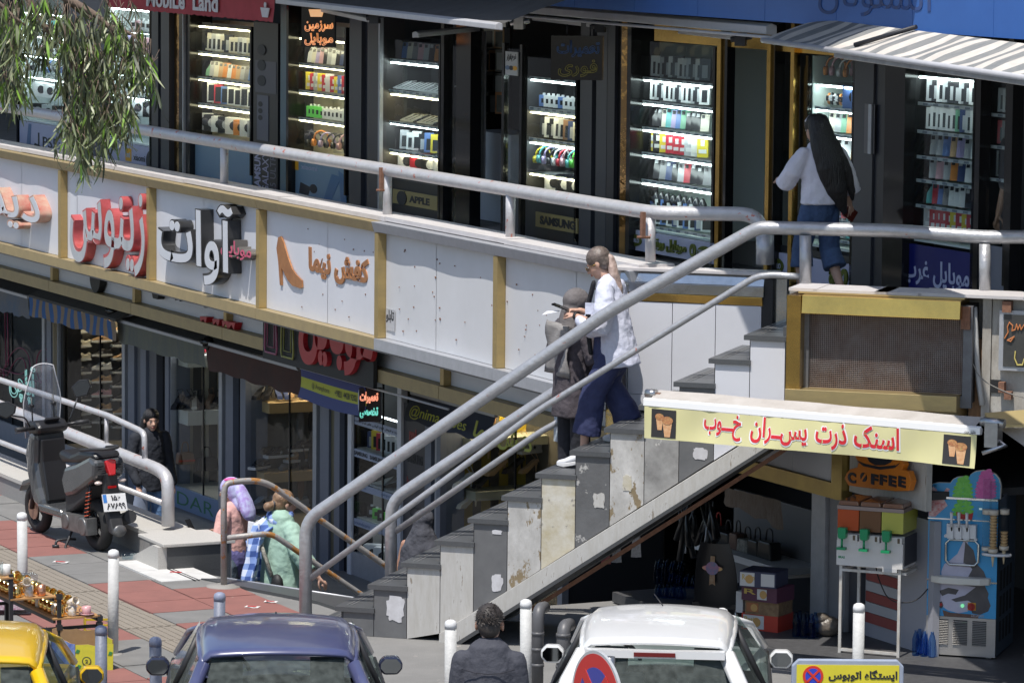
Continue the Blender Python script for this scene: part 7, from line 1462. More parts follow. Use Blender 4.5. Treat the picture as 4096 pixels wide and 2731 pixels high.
k=MB();limb(k,[(-.08,0,.8),(-.08,.02,.12)],[(.1,.11),(.08,.09)]);limb(k,[(.08,0,.8),(.08,.02,.12)],[(.1,.11),(.08,.09)]);o=pbuild(k,'jeans',cloth('denim_worn',(.11,.15,.20),(.05,.07,.1),.85,16),G1,.011,3)
k=MB();g_=Vector(J['wrl']);k.box(Fr(g_+Vector((.03,.12,.04)),(1,0,0),(0,.5,.8),(0,-.8,.5)),-.035,.035,-.03,.10,-.005,.005);pbuild(k,'phone',m_black,G1)
for q in 'lr':shoe(G1,J['an'+q],J['to'+q],ws,wso)
q_=pf(646,1124,-3.55);M1=person('woman in mint tunic with blue checked shawl and hair bun on sunken steps',(q_.x,q_.y,q_.z-1.64),(.75,.55,0))
J=standJ(1.62,.17,.09);J['ell']=(-.27,.0,1.02);J['wrl']=(-.10,.16,1.12);J['elr']=(.31,-.02,1.08);J['wrr']=(.42,.12,.90);J['head']=(.0,.04,1.51)
f6,v=body(M1,J,SK,fwd=(.15,1,-.15),thick=1.12,hands=dict(l=(J['wrl'],(.5,.3,.5),(-.3,.8,.2),.8,1),r=(J['wrr'],(.2,.5,-.6),(.8,0,.4),.5,-1)))
face(M1,f6)
k=MB();hairshape(k,f6,1.,.006);limb(k,[f6 .at(0,-.11,-.02),f6 .at(0,-.16,-.04)],[.04,.045]);o=pbuild(k,'hair',cloth('hair_auburn',(.30,.19,.11),(.11,.06,.035),.5,30),M1,.009,2)
k=MB();k.tube([f6 .at(.036*math.cos(a),-.115,-.02+.036*math.sin(a))for a in[2*PI*i/10 for i in range(10)]],.012,6,closed=True,caps=False);pbuild(k,'hair_tie',m_ink,M1)
k=MB();cl(k,[(0,-.01,1.31),(0,.0,1.15),(0,.0,.9),(0,0,.55),(0,0,.40)],[(.17,.125),(.20,.15),(.21,.17),(.24,.20),(.26,.22)],22);cl(k,[(-.17,0,1.30),(-.27,.0,1.08),(-.20,.08,1.02)],[.08,.092,.095]);cl(k,[(.17,0,1.30),(.28,-.0,1.12),(.37,.08,.96)],[.08,.088,.08]);o=pbuild(k,'mint_tunic',cloth('tunic_mint',(.36,.52,.43),(.28,.43,.35),.85,8,.7,12),M1,.011,3);folds(o,.034)
chk=bpy.data.materials.new('checked_shawl');chk.use_nodes=True;nt=chk.node_tree;bs_=nt.nodes['Principled BSDF'];bs_.inputs['Roughness'].default_value=.9
tc=nt.nodes.new('ShaderNodeTexCoord');last=None
for ax,sc_ in((0,11),(2,9)):
 sp_=nt.nodes.new('ShaderNodeSeparateXYZ');nt.links.new(tc.outputs['Object'],sp_.inputs[0]);mm=nt.nodes.new('ShaderNodeMath');mm.operation='MULTIPLY';mm.inputs[1].default_value=sc_;nt.links.new(sp_.outputs[ax],mm.inputs[0])
 m2=nt.nodes.new('ShaderNodeMath');m2 .operation='FRACT';nt.links.new(mm.outputs[0],m2 .inputs[0]);m3=nt.nodes.new('ShaderNodeMath');m3 .operation='GREATER_THAN';m3 .inputs[1].default_value=.52;nt.links.new(m2 .outputs[0],m3 .inputs[0])
 if last is None:last=m3
 else:ad=nt.nodes.new('ShaderNodeMath');ad.operation='ADD';nt.links.new(last.outputs[0],ad.inputs[0]);nt.links.new(m3 .outputs[0],ad.inputs[1]);last=ad
hf=nt.nodes.new('ShaderNodeMath');hf.operation='MULTIPLY';hf.inputs[1].default_value=.5;nt.links.new(last.outputs[0],hf.inputs[0]);cr=nt.nodes.new('ShaderNodeValToRGB');nt.links.new(hf.outputs[0],cr.inputs[0]);cr.color_ramp.elements[0].color=(.60,.66,.80,1);cr.color_ramp.elements[1].color=(.05,.10,.30,1);e_=cr.color_ramp.elements.new(.5);e_.color=(.22,.32,.60,1);nt.links.new(cr.outputs[0],bs_.inputs[0])
k=MB();P=[]
for i in range(9):
 w=.02+.17*i/8;P.append([Vector((-.02+w*.9-.1+.012*math.sin(j*1.3+i),-.20-.04*math.sin(i*.9)+(.10 if j<1 else 0)-.015*j,1.40-.86*j/14-.01*i))for j in range(15)])
k.sheet(P,9,15);pbuild(k,'checked_shawl',chk,M1,solid=.012)
k=MB();P=[[Vector((-.30+.16*i/6,-.18+.2*(i/6)+.01*math.sin(j+i),1.16-.36*j/8))for j in range(9)]for i in range(7)];k.sheet(P,7,9);pbuild(k,'checked_shawl',chk,M1,solid=.012)
k=MB();k.tube([(.085*math.cos(a),.085*math.sin(a)-.01,1.385+.03*math.sin(a*2))for a in[2*PI*i/14 for i in range(14)]],.04,8,closed=True,caps=False);pbuild(k,'shawl_collar',chk,M1)
k=MB();k.box(Fr((-.13,-.21,1.22),(1,0,0),(0,.95,.1),(.1,0,1)),-.09,.09,-.004,.004,-.1,.13);pbuild(k,'paper_sheet',flat('paper_bright',(.75,.76,.8),.6),M1)
k=MB();k.tube([(-.12,-.17,1.36),(.02,-.215,1.15),(.16,-.2,.9)],.02,6);pbuild(k,'bag_strap',mat('strap_print',(.5,.48,.4),.7,col2=(.04,.04,.04),scale=40),M1);k=MB();k.ball((.2,-.17,.84),(.07,.05,.09),10);pbuild(k,'black_bag',m_blackm,M1)
for q in 'lr':shoe(M1,J['an'+q],J['to'+q],m_blackm,m_blackm)
q_=pz(972,1172,.30);H1=person('figure in a long dark grey chador seen from behind the stair rails',(q_.x,q_.y,ZL),(.3,1,0))
J=standJ(1.60,.17,.08);f7,v=body(H1,J,SK2,hands=dict(l=(J['wrl'],(0,.2,-1),(-1,0,0),.5,1),r=(J['wrr'],(0,.2,-1),(1,0,0),.5,-1)));face(H1,f7)
k=MB();hairshape(k,f7,1.,.022);cl(k,[(0,-.03,1.44),(0,-.02,1.28),(0,-.02,1.0),(0,-.03,.6),(0,-.04,.05)],[(.10,.10),(.20,.15),(.24,.18),(.28,.22),(.33,.28)],22);o=pbuild(k,'chador',cloth('chador_grey',(.075,.078,.095),(.05,.052,.065),.9,6),H1,.013,4);folds(o,.05)
MN=person('man with short black hair and dark charcoal shirt between the cars',(-.12,24.74,-.1),(.04,1,0))
J=standJ(1.83,.165,.1);J['ell']=(-.215,.0,1.16);J['wrl']=(-.22,.06,.92);J['elr']=(.215,.0,1.16);J['wrr']=(.2,.1,.94);J['head']=(0,.035,1.70)
f8,v=body(MN,J,SK2,fwd=(.05,1,-.1),thick=1.2,hs=1.06,hands=dict(l=(J['wrl'],(0,.2,-1),(-1,0,0),.5,1),r=(J['wrr'],(0,.5,-.8),(1,0,0),.6,-1)));face(MN,f8,1.06)
k=MB();k.ball(f8 .at(0,-.018,.047),(.083,.10,.083),18,fr=f8);k.ball(f8 .at(0,-.055,-.01),(.071,.056,.07),16,fr=f8);o=pbuild(k,'hair',mat('hair_short',(.022,.018,.016),.6,col2=(.05,.04,.035),scale=60),MN,.007,1);folds(o,.018)
rr_=random.Random(4);k=MB()
for i in range(520):
 a=rr_.uniform(0,2*PI);e=rr_.uniform(-.5,1.3);d=Vector((math.cos(a)*math.cos(e),math.sin(a)*math.cos(e)-.3,math.sin(e))).normalized();c_=f8 .at(0,-.022,.042)+Vector((d.x*.08,d.y*.098,d.z*.082))
 if d.y>.55:continue
 t=Vector((-d.y*.4+rr_.uniform(-.6,.6),d.x*.4+rr_.uniform(-.3,.3),rr_.uniform(-.9,.1)))*.02;k.add([c_+t*-.5+d*.0,c_+t*.6+d*.012,c_+t*.5+Vector((.003,0,.003))+d*.004],[(0,1,2)])
o=pbuild(k,'hair_strands',MATS['hair_short'],MN);o['kind']='stuff'
shm=cloth('shirt_charcoal',(.058,.06,.075),(.042,.044,.058),.85,20,.5,30)
k=MB();cl(k,[(0,-.01,1.49),(0,-.01,1.35),(0,0,1.15),(0,0,.88)],[(.15,.11),(.175,.13),(.17,.135),(.17,.135)],22);limb(k,[(-.16,-.01,1.485),(-.215,.0,1.16),(-.22,.06,.96)],[.068,.058,.045]);limb(k,[(.16,-.01,1.485),(.215,.0,1.16),(.2,.1,.98)],[.068,.058,.045]);limb(k,[(-.155,-.015,1.49),(0,-.02,1.53),(.155,-.015,1.49)],[.055,.07,.055]);o=pbuild(k,'charcoal_shirt',shm,MN,.011,3);folds(o,.022)
k=MB();limb(k,[(0,-.02,1.53),(0,-.012,1.60)],[(.08,.08),(.068,.068)],18,(1,0));pbuild(k,'shirt_collar',shm,MN,.009,2)
k=MB();k.tube([(-.16,-.115,1.455),(-.08,-.136,1.435),(0,-.14,1.43),(.08,-.136,1.435),(.16,-.115,1.455)],.0035,4);pbuild(k,'yoke_seam',flat('seam',(.025,.026,.035),.8),MN)
k=MB();limb(k,[(-.1,0,.9),(-.1,.01,.5),(-.1,0,.12)],[(.11,.11),(.085,.09),(.075,.08)]);limb(k,[(.1,0,.9),(.1,.01,.5),(.1,0,.12)],[(.11,.11),(.085,.09),(.075,.08)]);pbuild(k,'trousers',cloth('trousers_black',(.018,.019,.026)),MN,.012,3)
k=MB();k.box(Fr((.16,.04,1.08),(1,0,0)),-.05,.05,-.012,.012,-.03,.18);pbuild(k,'orange_folder',flat('folder_orange',(.6,.10,.02),.5),MN)
for q in 'lr':shoe(MN,J['an'+q],J['to'+q],m_blackm,m_blackm)
q_=py(2345,272,32.9);B1=person('man in a black shirt cut by the right edge beside the dim window',(q_.x,q_.y,ZW),(-.8,.6,0))
J=standJ(1.70,.2,.1);f9,v=body(B1,J,SK2,thick=1.1,hands=dict(l=(J['wrl'],(0,.2,-1),(-1,0,0),.5,1),r=(J['wrr'],(0,.2,-1),(1,0,0),.5,-1)));face(B1,f9)
k=MB();hairshape(k,f9,1.,.0);pbuild(k,'hair',HAIRB,B1,.009,2)
k=MB();limb(k,[(0,0,1.38),(0,0,1.15),(0,0,.88)],[(.17,.12),(.185,.13),(.18,.13)],20);limb(k,[J['shl'],J['ell']],[.075,.065]);limb(k,[J['shr'],J['elr']],[.075,.065]);pbuild(k,'black_shirt',cloth('coat_black',(.022,.026,.036),(.014,.016,.024)),B1,.012,3)
k=MB();limb(k,[(-.1,0,.88),(-.1,0,.12)],[(.1,.1),(.07,.08)]);limb(k,[(.1,0,.88),(.1,0,.12)],[(.1,.1),(.07,.08)]);pbuild(k,'trousers',cloth('trousers_black',(.018,.019,.026)),B1,.012,3)
for q in 'lr':shoe(B1,J['an'+q],J['to'+q],m_blackm,m_blackm)
# bollards
m_bw=mat('bollard_white',(.60,.60,.58),.6,col2=(.45,.45,.44),scale=10,bump=.2,bscale=50,spots=.68,spotcol=(.12,.12,.12),spotscale=9,stretch=(1,1,1.6));m_bg=mat('bollard_grey',(.19,.21,.27),.5,col2=(.13,.145,.19),scale=10,bump=.2,bscale=50,spots=.7,spotcol=(.08,.08,.09),spotscale=10)
m_cap=mat('bollard_cap',(.74,.74,.73),.5,col2=(.6,.6,.6),scale=12);m_capg=mat('bollard_cap_grey',(.27,.30,.40),.5,col2=(.2,.22,.3),scale=12)
for x,y,g,lb in((52,1180,0,'white bollard at the left beside the scooter front wheel'),(259,1265,0,'chipped white bollard left of centre near the cardboard box'),(1210,1380,0,'tall white bollard just right of the man'),(1036,1427,0,'white bollard just left of the man'),(1974,1389,0,'peeling white bollard behind the bus stop sign'),(1660,1400,0,'white bollard top poking over the white car roof'),(502,1364,1,'short blue grey bollard behind the blue car by the rusty newel'),(232,1440,1,'blue grey bollard in front of the cardboard box'),(360,1466,1,'blue grey bollard at the left of the blue car'),(804,1434,0,'white capped bollard at the right corner of the blue car roof'),(102,1452,0,'chipped pale bollard behind the yellow taxi')):
 p=pz(x,y,.82);t=thing('bollard',lb,'bollard',(p.x,p.y,0),group='steel bollards along the pavement edge');f=Fr((p.x,p.y,0),(1,0,0)).sub(ry=rnd.uniform(-.012,.012),rx=rnd.uniform(-.01,.01))
 k=MB();k.lathe(f,[(.0425,-.02),(.0425,.78)],18);k.build('bollard_post',m_bg if g else m_bw,t);k=MB();k.lathe(f,[(.044,.77),(.0445,.80),(.039,.822),(.02,.833),(0,.835)],18);k.build('bollard_cap',m_capg if g else m_cap,t)
 k=MB();k.lathe(Fr((p.x,p.y,0),(1,0,0)),[(.09,-.005),(.075,.01),(.044,.015)],12);k.build('collar',m_conc,t)
 # cars, all seen from behind
m_tyre=flat('tyre',(.02,.02,.02),.8);m_cgl=glass_mat('car_glass',(.42,.50,.48),1.55,.03,1.,dust=.16,dcol=(.30,.34,.32));m_trim=flat('trim_black',(.02,.02,.022),.5);m_seat=flat('car_seat',(.16,.165,.175),.8)
def car(label,rear,yaw,paint,H=1.45,hw=.50,hatch=True,strips=None,name='parked_car',mp=None):
 """rear: ground point under the rear edge of the roof; +y of the car points away from the camera"""
 t=thing(name,label,'car',rear,yaw);f=fr_of(t);bw_=.80;belt=.93
 yr,yf=0.,1.42
 def roofz(u):return H-.055*(2*u-.9)**2*(1 if u<.45 else 1.0)
 def roofw(u):return hw*(1-.06*abs(2*u-1)**2)
 k=MB();nu,nv=14,17;P=[]
 for i in range(nu):
  u=i/(nu-1);row=[]
  for j in range(nv):
   v=-1+2*j/(nv-1);w=roofw(u)+.055;x=w*v;e=max(0,(abs(v)-.86)/.14);z=roofz(u)-.028*v*v-.045*e*e
   row.append(f.at(x,yr+(yf-yr)*u+(.05*(1-v*v)*(u>.5)*(2*u-1))-(.05*(1-v*v)if u<.5 else 0)*(1-2*u),z))
  P.append(row)
 k.sheet(P,nu,nv);ro=k.build('roof',paint,t);s_=ro.modifiers.new('solid','SOLIDIFY');s_.thickness=.02;s_.offset=-1
 if strips:
  for sg in(-1,1):k=MB();k.sheet([[f.at(sg*(roofw(i/9)-.035+.035*j),yr+.0+(yf-yr)*i/9,roofz(i/9)-.0225+.004)for j in range(2)]for i in range(10)],10,2);k.build('roof_strip',strips,ro)
 rg=dict(y=-.36 if hatch else -.62,z=.98,w=.62);wsb=dict(y=2.35,z=.98,w=.66)
 def pane(nm,a,b_,bow=.05,n=9,m=m_cgl,rise=.0):
  k=MB();Q=[]
  for i in range(6):
   q=i/5;row=[]
   for j in range(n):
    v=-1+2*j/(n-1);w=a[0]+(b_[0]-a[0])*q;y=a[1]+(b_[1]-a[1])*q;z=a[2]+(b_[2]-a[2])*q;row.append(f.at(w*v,y+bow*v*v*(-1 if y>1 else 1),z+rise*math.sin(q*PI)))
   Q.append(row)
  k.sheet(Q,6,n);return k.build(nm,m,t)
 pane('rear_window',(rg['w']-.05,rg['y'],rg['z']),(hw-.045,yr-.035,roofz(0)-.035),.07,rise=.02);pane('windscreen',(wsb['w'],wsb['y'],wsb['z']),(hw-.02,yf+.04,roofz(1)-.03),.09)
 def bar(nm,pts,r,m=paint):k=MB();k.tube([f.at(*q)for q in pts],r,8);return k.build(nm,m,t)
 for sg in(-1,1):
  ed=[(sg*(roofw(u)+.045),yr+(yf-yr)*u,roofz(u)-.062)for u in(0,.2,.4,.6,.8,1)]
  bar('roof_rail',ed,(.03,.022));bar('a_pillar',[ed[-1],(sg*.62,1.92,1.20),(sg*.72,2.38,.97)],(.034,.026));bar('c_pillar',[ed[0],(sg*.60,-.15,1.18),(sg*.68,rg['y']+.02,.96)],(.06,.035)if hatch else(.05,.035));bar('b_pillar',[(ed[3][0],ed[3][1]-.05,ed[3][2]),(sg*.765,.86,.94)],(.03,.016),m_trim)
  for nm,y0,y1,ty0,ty1 in(('rear_side_window',.02,.80,ed[0][1]+.10,ed[3][1]-.1),('front_side_window',.92,2.1,ed[3][1]-.0,1.36)):
   k=MB();Q=[]
   for i in range(5):
    q=i/4;Q.append([f.at(sg*(.775+(hw+.045-.775)*q**.85),(y0+(y1-y0)*j/5)*(1-q)+(ty0+(ty1-ty0)*j/5)*q,.95+(roofz(.5)-.075-.95)*q)for j in range(6)])
   k.sheet(Q,5,6);k.build(nm,m_cgl,t)
  bar('window_seal',[(sg*.70,-.3,.955),(sg*.785,.2,.945),(sg*.79,1.2,.945),(sg*.75,2.2,.96)],.014,m_trim)
  g_=f.sub(sg*.86,1.98,.93);k=MB();k.prism(g_,rring(-.088,.088,-.035,.085,.038,0),-.03,.055);mo=k.build('mirror',paint if mp is None else mp,t,bevel=.014)
  k=MB();k.prism(g_,rring(-.074,.074,-.022,.072,.032,0),-.034,-.0305);k.build('mirror_glass',flat('mirror_glass',(.25,.27,.28),.03,metal=1.),mo);k=MB();k.tube([g_.at(-sg*.07,.02,-.02),g_.at(-sg*.17,.06,-.03)],.026,6);k.build('mirror_arm',m_trim,mo)
 st=[(-1.02 if not hatch else -.62,.60,.62,.74),(-.95 if not hatch else -.56,.76,.86 if not hatch else .80,.80),(-.45,.80,.95,.79),(.3,.82,.95,.80),(1.6,.82,.94,.79),(2.4,.80,.95,.76),(2.9,.78,.84,.74),(3.15,.70,.66,.66)]
 k=MB();R2=[]
 for y,w,zt,sh in st:R2 .append([f.at(*q)for q in((-w*.92,y,.18),(-w,y,.35),(-w,y,.62),(-w*.97,y,zt-.05),(-w*.86,y,zt),(0,y,zt+.03),(w*.86,y,zt),(w*.97,y,zt-.05),(w,y,.62),(w,y,.35),(w*.92,y,.18))])
 k.sheet([r_[:5]for r_ in R2],len(R2),5);k.sheet([r_[6:]for r_ in R2],len(R2),5)
 for seg in((R2[:3]),(R2[4:])):k.sheet([r_[4:7]for r_ in seg],len(seg),3)
 k.poly(R2[0]);k.poly(R2[-1][::-1]);k.build('lower_body',paint,t)
 k=MB();k.box(f,-.70,.70,-.40,2.2,.22,.30);k.box(f,-.66,.66,-.42,.0,.30,.90);k.build('cabin_floor',m_trim,t)
 k=MB();k.box(f,-.60,.60,.05,.20,.35,1.0);k.build('rear_seat',m_seat,t,bevel=.04)
 for x in(-.36,.36):
  k=MB();k.box(f,x-.24,x+.24,.9,1.05,.4,1.02);se=k.build('front_seat',m_seat,t,bevel=.05);k=MB();k.box(f,x-.12,x+.12,.9,1.0,1.04,1.2);k.build('headrest',m_seat,se,bevel=.03)
  k=MB();k.box(f,x-.12,x+.12,.06,.15,1.0,1.14);k.build('headrest',m_seat,t,bevel=.03)
 k=MB();k.box(f,-.68,.68,1.9,2.3,.6,.93);k.build('dashboard',m_trim,t,bevel=.03);k=MB();k.tube([f.at(-.36+.18*math.cos(a),1.78-.05*math.sin(a),.93+.16*math.sin(a))for a in[2*PI*i/14 for i in range(14)]],.015,6,closed=True,caps=False);k.build('steering_wheel',m_trim,t)
 yb_=st[0][0];k=MB();k.box(f,-.78,.78,yb_-.07,yb_+.02,.28,.50);k.build('bumper',paint,t,bevel=.03)
 for sg in(-1,1):
  k=MB();k.box(f,sg*.58,sg*.77,yb_-.02,yb_+.08,.62,.86);k.build('tail_light',flat('tail_red',(.4,.01,.01),.2),t,bevel=.02)
  for y in(-.05,2.42):
   g_=f.sub(sg*.72,y+.0,.28);k=MB();k.tube([g_.at(-.09,0,0),g_.at(.09,0,0)],.28,20);wh=k.build('wheel',m_tyre,t);k=MB();k.tube([g_.at(-.095,0,0),g_.at(.095,0,0)],.18,14);k.build('rim',m_steel,wh)
 k=MB();k.box(f,-.26,.26,yb_-.08,yb_-.07,.52,.62);k.build('number_plate',flat('plate_white',(.7,.7,.7),.4),t)
 t.scale=(.90,1,1)
 return t,f,roofz
def paint(n,c,c2,dust):return mat(n,c,.28,col2=c2,scale=1.6,coat=.7,spots=.72,spotcol=dust,spotscale=70)
pb=paint('paint_blue',(.050,.058,.15),(.10,.108,.17),(.25,.26,.31));pw=paint('paint_white',(.72,.72,.71),(.66,.66,.655),(.4,.38,.34));pyl=paint('paint_yellow',(.72,.45,.010),(.66,.40,.01),(.7,.5,.12))
RZ=-.11
def carpos(x,y,yaw,H):p=pz(x,y,RZ+H-.055*.81-.03);return Vector((p.x,p.y,RZ))
t,f,rz_=car('dusty dark blue car seen from behind beside the grey bollards',carpos(640,1512,.05,1.45),.07,pb,1.45,.50,False,mat('strip_grey',(.22,.22,.20),.7),mp=flat('mirror_dark',(.02,.024,.05),.2,coat=.6))
k=MB();k.tube([f.at(.0,1.35,rz_(1)-.02),f.at(.0,1.32,rz_(1)+.05)],[.014,.006],8);k.build('roof_antenna',m_trim,t)
for x in(-.17,.17):k=MB();k.tube([f.at(x+.075*math.cos(a),-.25+.06*math.sin(a),.965)for a in[2*PI*i/14 for i in range(14)]],.007,5,closed=True,caps=False);k.build('speaker_ring',flat('ring_pale',(.35,.42,.38),.4),t)
t,f,rz_=car('white hatchback seen from behind with a red high brake lamp',carpos(1505,1488,-.05,1.45),-.075,pw,1.45,.485,True,mat('strip_dark',(.09,.09,.09),.7))
k=MB();k.box(f,-.44,.44,-.095,-.02,rz_(0)-.078,rz_(0)-.03);k.build('tailgate_edge',pw,t,bevel=.012);k=MB();k.box(f,-.13,.13,-.106,-.094,rz_(0)-.066,rz_(0)-.04);k.build('brake_lamp',flat('lamp_darkred',(.14,.012,.012),.25),t,bevel=.006)
k=MB();k.ball(f.at(.05,1.30,rz_(1)-.005),(.05,.04,.022),10);k.build('antenna_base',pw,t);k=MB();k.tube([f.at(.0,1.2,rz_(.9)-.01),f.at(.0,1.16,rz_(.9)+.04),f.at(-.06,1.25,rz_(.9)+.10)],.004,5);k.build('roof_antenna',m_trim,t)
k=MB();k.box(f,-.14,.02,-.30,-.26,.985,1.12);k.build('orange_tray',flat('tray_orange',(.65,.12,.02),.4),t,bevel=.01);k=MB();k.ball(f.at(.16,-.25,1.0),(.05,.04,.04),10);k.build('toy',flat('toy_mint',(.4,.6,.5),.5),t)
k=MB();k.sheet([[f.at(-.58+1.16*i/6,-.34+.42*j/3,.955+.004*(i%2))for j in range(4)]for i in range(7)],7,4);k.build('parcel_shelf',flat('shelf_navy',(.03,.045,.09),.7),t)
t,f,rz_=car('bright yellow taxi cut by the lower left corner',carpos(-92,1530,.08,1.47),.09,pyl,1.47,.50,False,None)
# road signs close to the camera
q_=py(1948,1512,19.0);bs=thing('bus_stop_sign','yellow bus stop sign with Persian lettering in a grey frame','road sign',(q_.x,q_.y,RZ));f=Fr((q_.x,q_.y,q_.z-.005),(1,.02,0)).sub(ry=.003)
w=258/KV/866/2;k=MB();P=rring(-w,w,-.42,0,.03,0)
k.prism(f,P,0,.03);k.build('sign_frame',mat('frame_grey',(.32,.36,.44),.5,col2=(.26,.29,.36),scale=14),bs,bevel=.006)
k=MB();k.box(f,-w+.022,w-.022,-.004,-.0005,-.40,-.024);k.build('sign_face',mat('sign_yellow',(.70,.60,.035),.4,col2=(.62,.53,.04),scale=4),bs)
k=MB();cx,cz=-w+.098,-.076
k.prism(f,ngon(cx,cz,.048,26),-.007,-.0045);k.build('red_ring',flat('sign_red',(.60,.04,.02),.4),bs)
k=MB();k.prism(f,ngon(cx,cz,.036,24),-.0085,-.0072);k.build('blue_disc',flat('sign_blue',(.03,.06,.48),.4),bs)
for a in(PI/4,-PI/4):k=MB();g_=f.sub(cx,0,cz,ry=a);k.box(g_,-.037,.037,-.0105-(.001 if a>0 else 0),-.0087,-.005,.005);k.build('red_bar',MATS['sign_red'],bs)
k=MB();text_on(k,f.sub(0,-.0045),'ایستگاه اتوبوس',-w+.17,w-.03,-.10,-.045,0,.035,.002);k.build('lettering',m_ink,bs)
k=MB();text_on(k,f.sub(0,-.0045),'BUS STOP',-w+.27,w-.10,-.150,-.120,0,.02,.002);k.build('lettering',m_ink,bs)
for z in(-.2,-.3):k=MB();k.box(f,-.12,.12,.03,.045,z-.02,z);k.build('clamp',m_steel,bs)
k=MB();k.tube([Vector((q_.x,q_.y+.075,RZ)),Vector((q_.x,q_.y+.075,q_.z-.03))],.03,12);k.build('sign_pole',m_steel,bs)
q_=py(1371,1606,20.8);rs2=thing('no_stopping_sign','round red and blue no stopping sign turned sideways before the white car','road sign',(q_.x,q_.y,RZ));f=Fr(q_,(math.cos(-1.07),math.sin(-1.07),0))
for nm,r,y0,y1,m in(('rim',.25,-.004,.012,flat('rim_grey',(.42,.43,.44),.4)),('red_face',.235,-.006,-.0045,flat('round_red',(.50,.035,.035),.4)),('blue_face',.165,-.008,-.0065,flat('round_blue',(.05,.06,.30),.4))):k=MB();k.prism(f,ngon(0,0,r,44),y0,y1);k.build(nm,m,rs2)
for a in(PI/4,-PI/4):k=MB();g_=f.sub(0,0,0,ry=a);k.box(g_,-.17,.17,-.0105-(.001 if a>0 else 0),-.0085,-.028,.028);k.build('red_bar',MATS['round_red'],rs2)
k=MB();k.tube([f.at(.0,.07,.215),Vector((f.at(0,.07,0).x,f.at(0,.07,0).y,RZ))],.03,14);k.build('sign_pole',m_steel,rs2)
k=MB();k.box(f,-.045,.045,.012,.07,.10,.16);k.box(f,-.05,.05,.012,.03,.09,.17);k.build('clamp',m_steel,rs2)
# mug stall
ro_=pz(237*KV,2651*KV,0);RK=Fr(ro_,NA,-DA);m_rk=flat('rack_black',(.025,.027,.03),.4);m_wd=mat('board_wood',(.45,.25,.10),.6,col2=(.34,.18,.07),scale=6,stretch=(3,30,3))
rk=thing('display_rack','stepped black tube rack with wooden boards full of mugs','rack',ro_)
tiers=[(-.74,-.38,.70),(-.40,-.03,.53),(-.05,.33,.355)]
LEN=1.25
for u0,u1,z in tiers:
 k=MB();k.box(RK,u0,u1,-.02,LEN,z-.012,z);k.build('shelf_board',m_wd,rk)
 k=MB();k.box(RK,u0,u0+.022,.0,LEN,z-.04,z-.014);k.box(RK,u1-.03,u1-.008,.0,LEN,z-.04,z-.014);k.build('shelf_rail',m_rk,rk)
for u,zt in((0.,.54),(-.39,.72),(-.75,.9),(.33,.36)):
 for v in(0,LEN):k=MB();k.box(RK,u-.014,u+.014,v-.014,v+.014,(0 if u<.3 else .27),zt);k.build('rack_post',m_rk,rk)
for v in(0.016,LEN):k=MB();k.box(RK,-.75,.35,v,v+.022,.255,.28);k.build('crossbar',m_rk,rk)
for u,z in((0,.28),(.33,.33),(0,.52),(.33,.28)):k=MB();k.box(RK,u-.022,u+.022,-.02,.02,z-.02,z+.02);k.build('joint',flat('joint_black',(.03,.03,.032),.6),rk,bevel=.004)
m_gm=mat('mug_gold',(.85,.55,.18),.10,metal=1.);m_cp=mat('mug_copper',(.72,.34,.2),.25,metal=.9);m_wm=mat('mug_dots',(.66,.62,.60),.3,col2=(.5,.38,.2),scale=42,amt=.35);m_pkc=flat('cup_pink',(.58,.33,.34),.35);m_gls=glass_mat('drinking_glass',(.88,.9,.9),1.5,.0,1.)
def mug(f,m,label,group='mugs for sale on the rack',r=.034,h=.085,saucer=False,par=None,nm='mug'):
 t=thing(nm,label,nm.split('_')[-1],f.o,group=group);k=MB();k.lathe(f,[(r*.85,0),(r,.01),(r,h),(r-.004,h),(r-.005,.012),(0,.01)],14);k.build('cup_body',m,t)
 if nm=='mug':k=MB();k.tube([f.at(-r+.004-.024*math.sin(a),0,h*.5+h*.3*math.cos(a))for a in[PI*i/6 for i in range(7)]],.004,5,caps=False);k.build('handle',m,t)
 if saucer:k=MB();k.lathe(f.sub(0,0,-.008),[(.02,0),(.06,.008),(.062,.012),(.0,.006)],18);k.build('saucer',m,t)
 return t
for ti,(u0,u1,z)in enumerate(tiers):
 for r_ in range(3):
  for j in range(9 if ti else 7):
   v=.04+j*.095;u=u0+.07+r_*.10;lean=0;c=([m_gm,m_wm,m_gm,m_gm][(j+r_)%4]);f=RK.sub(u,v,z+.001,rz=rnd.uniform(-.5,.5)-.9)
   if ti==0:
    if r_<3 and j<7:mug(RK.sub(u,v,z+.001),m_gls,f'clear drinking glass, {ORD[j]} from the front, row {["one", "two", "three"][r_]} of the top board','glasses on the top board',.032,.11,nm='drinking_glass')
    continue
   if ti==2 and r_==2:continue
   if ti==1 and r_==2 and j==0:c=m_cp
   mug(f,c,f'{"spotted" if c is m_wm else "copper" if c is m_cp else "gold"} mug, {ORD[j]} from the front, {["left", "middle", "right"][r_]} row of the {["top", "middle", "lowest"][ti]} board')
 if ti:
  for j in range(6):
   f=RK.sub(u0+.16,.07+j*.11,z+.088,rx=R(62),rz=rnd.uniform(-.4,.4));mug(f,m_wm if j==0 else m_gm,f'{"spotted" if j == 0 else "gold"} mug lying tilted on top, {ORD[j]} from the front of the {["top", "middle", "lowest"][ti]} board','mugs lying on the other mugs')
mug(RK.sub(.235,.03,.366,rz=-.2),m_pkc,'pale pink cup on its saucer at the end of the lowest board',None,.036,.06,True)
mug(RK.sub(.17,.16,.366),flat('cup_white',(.66,.65,.63),.4),'plain white cup behind the pink cup',None,.03,.08,False)
mug(RK.sub(-.40,.10,.701),flat('cup_white',(.66,.65,.63),.4),'white mug with dark rim at the end of the top board',None,.04,.08)
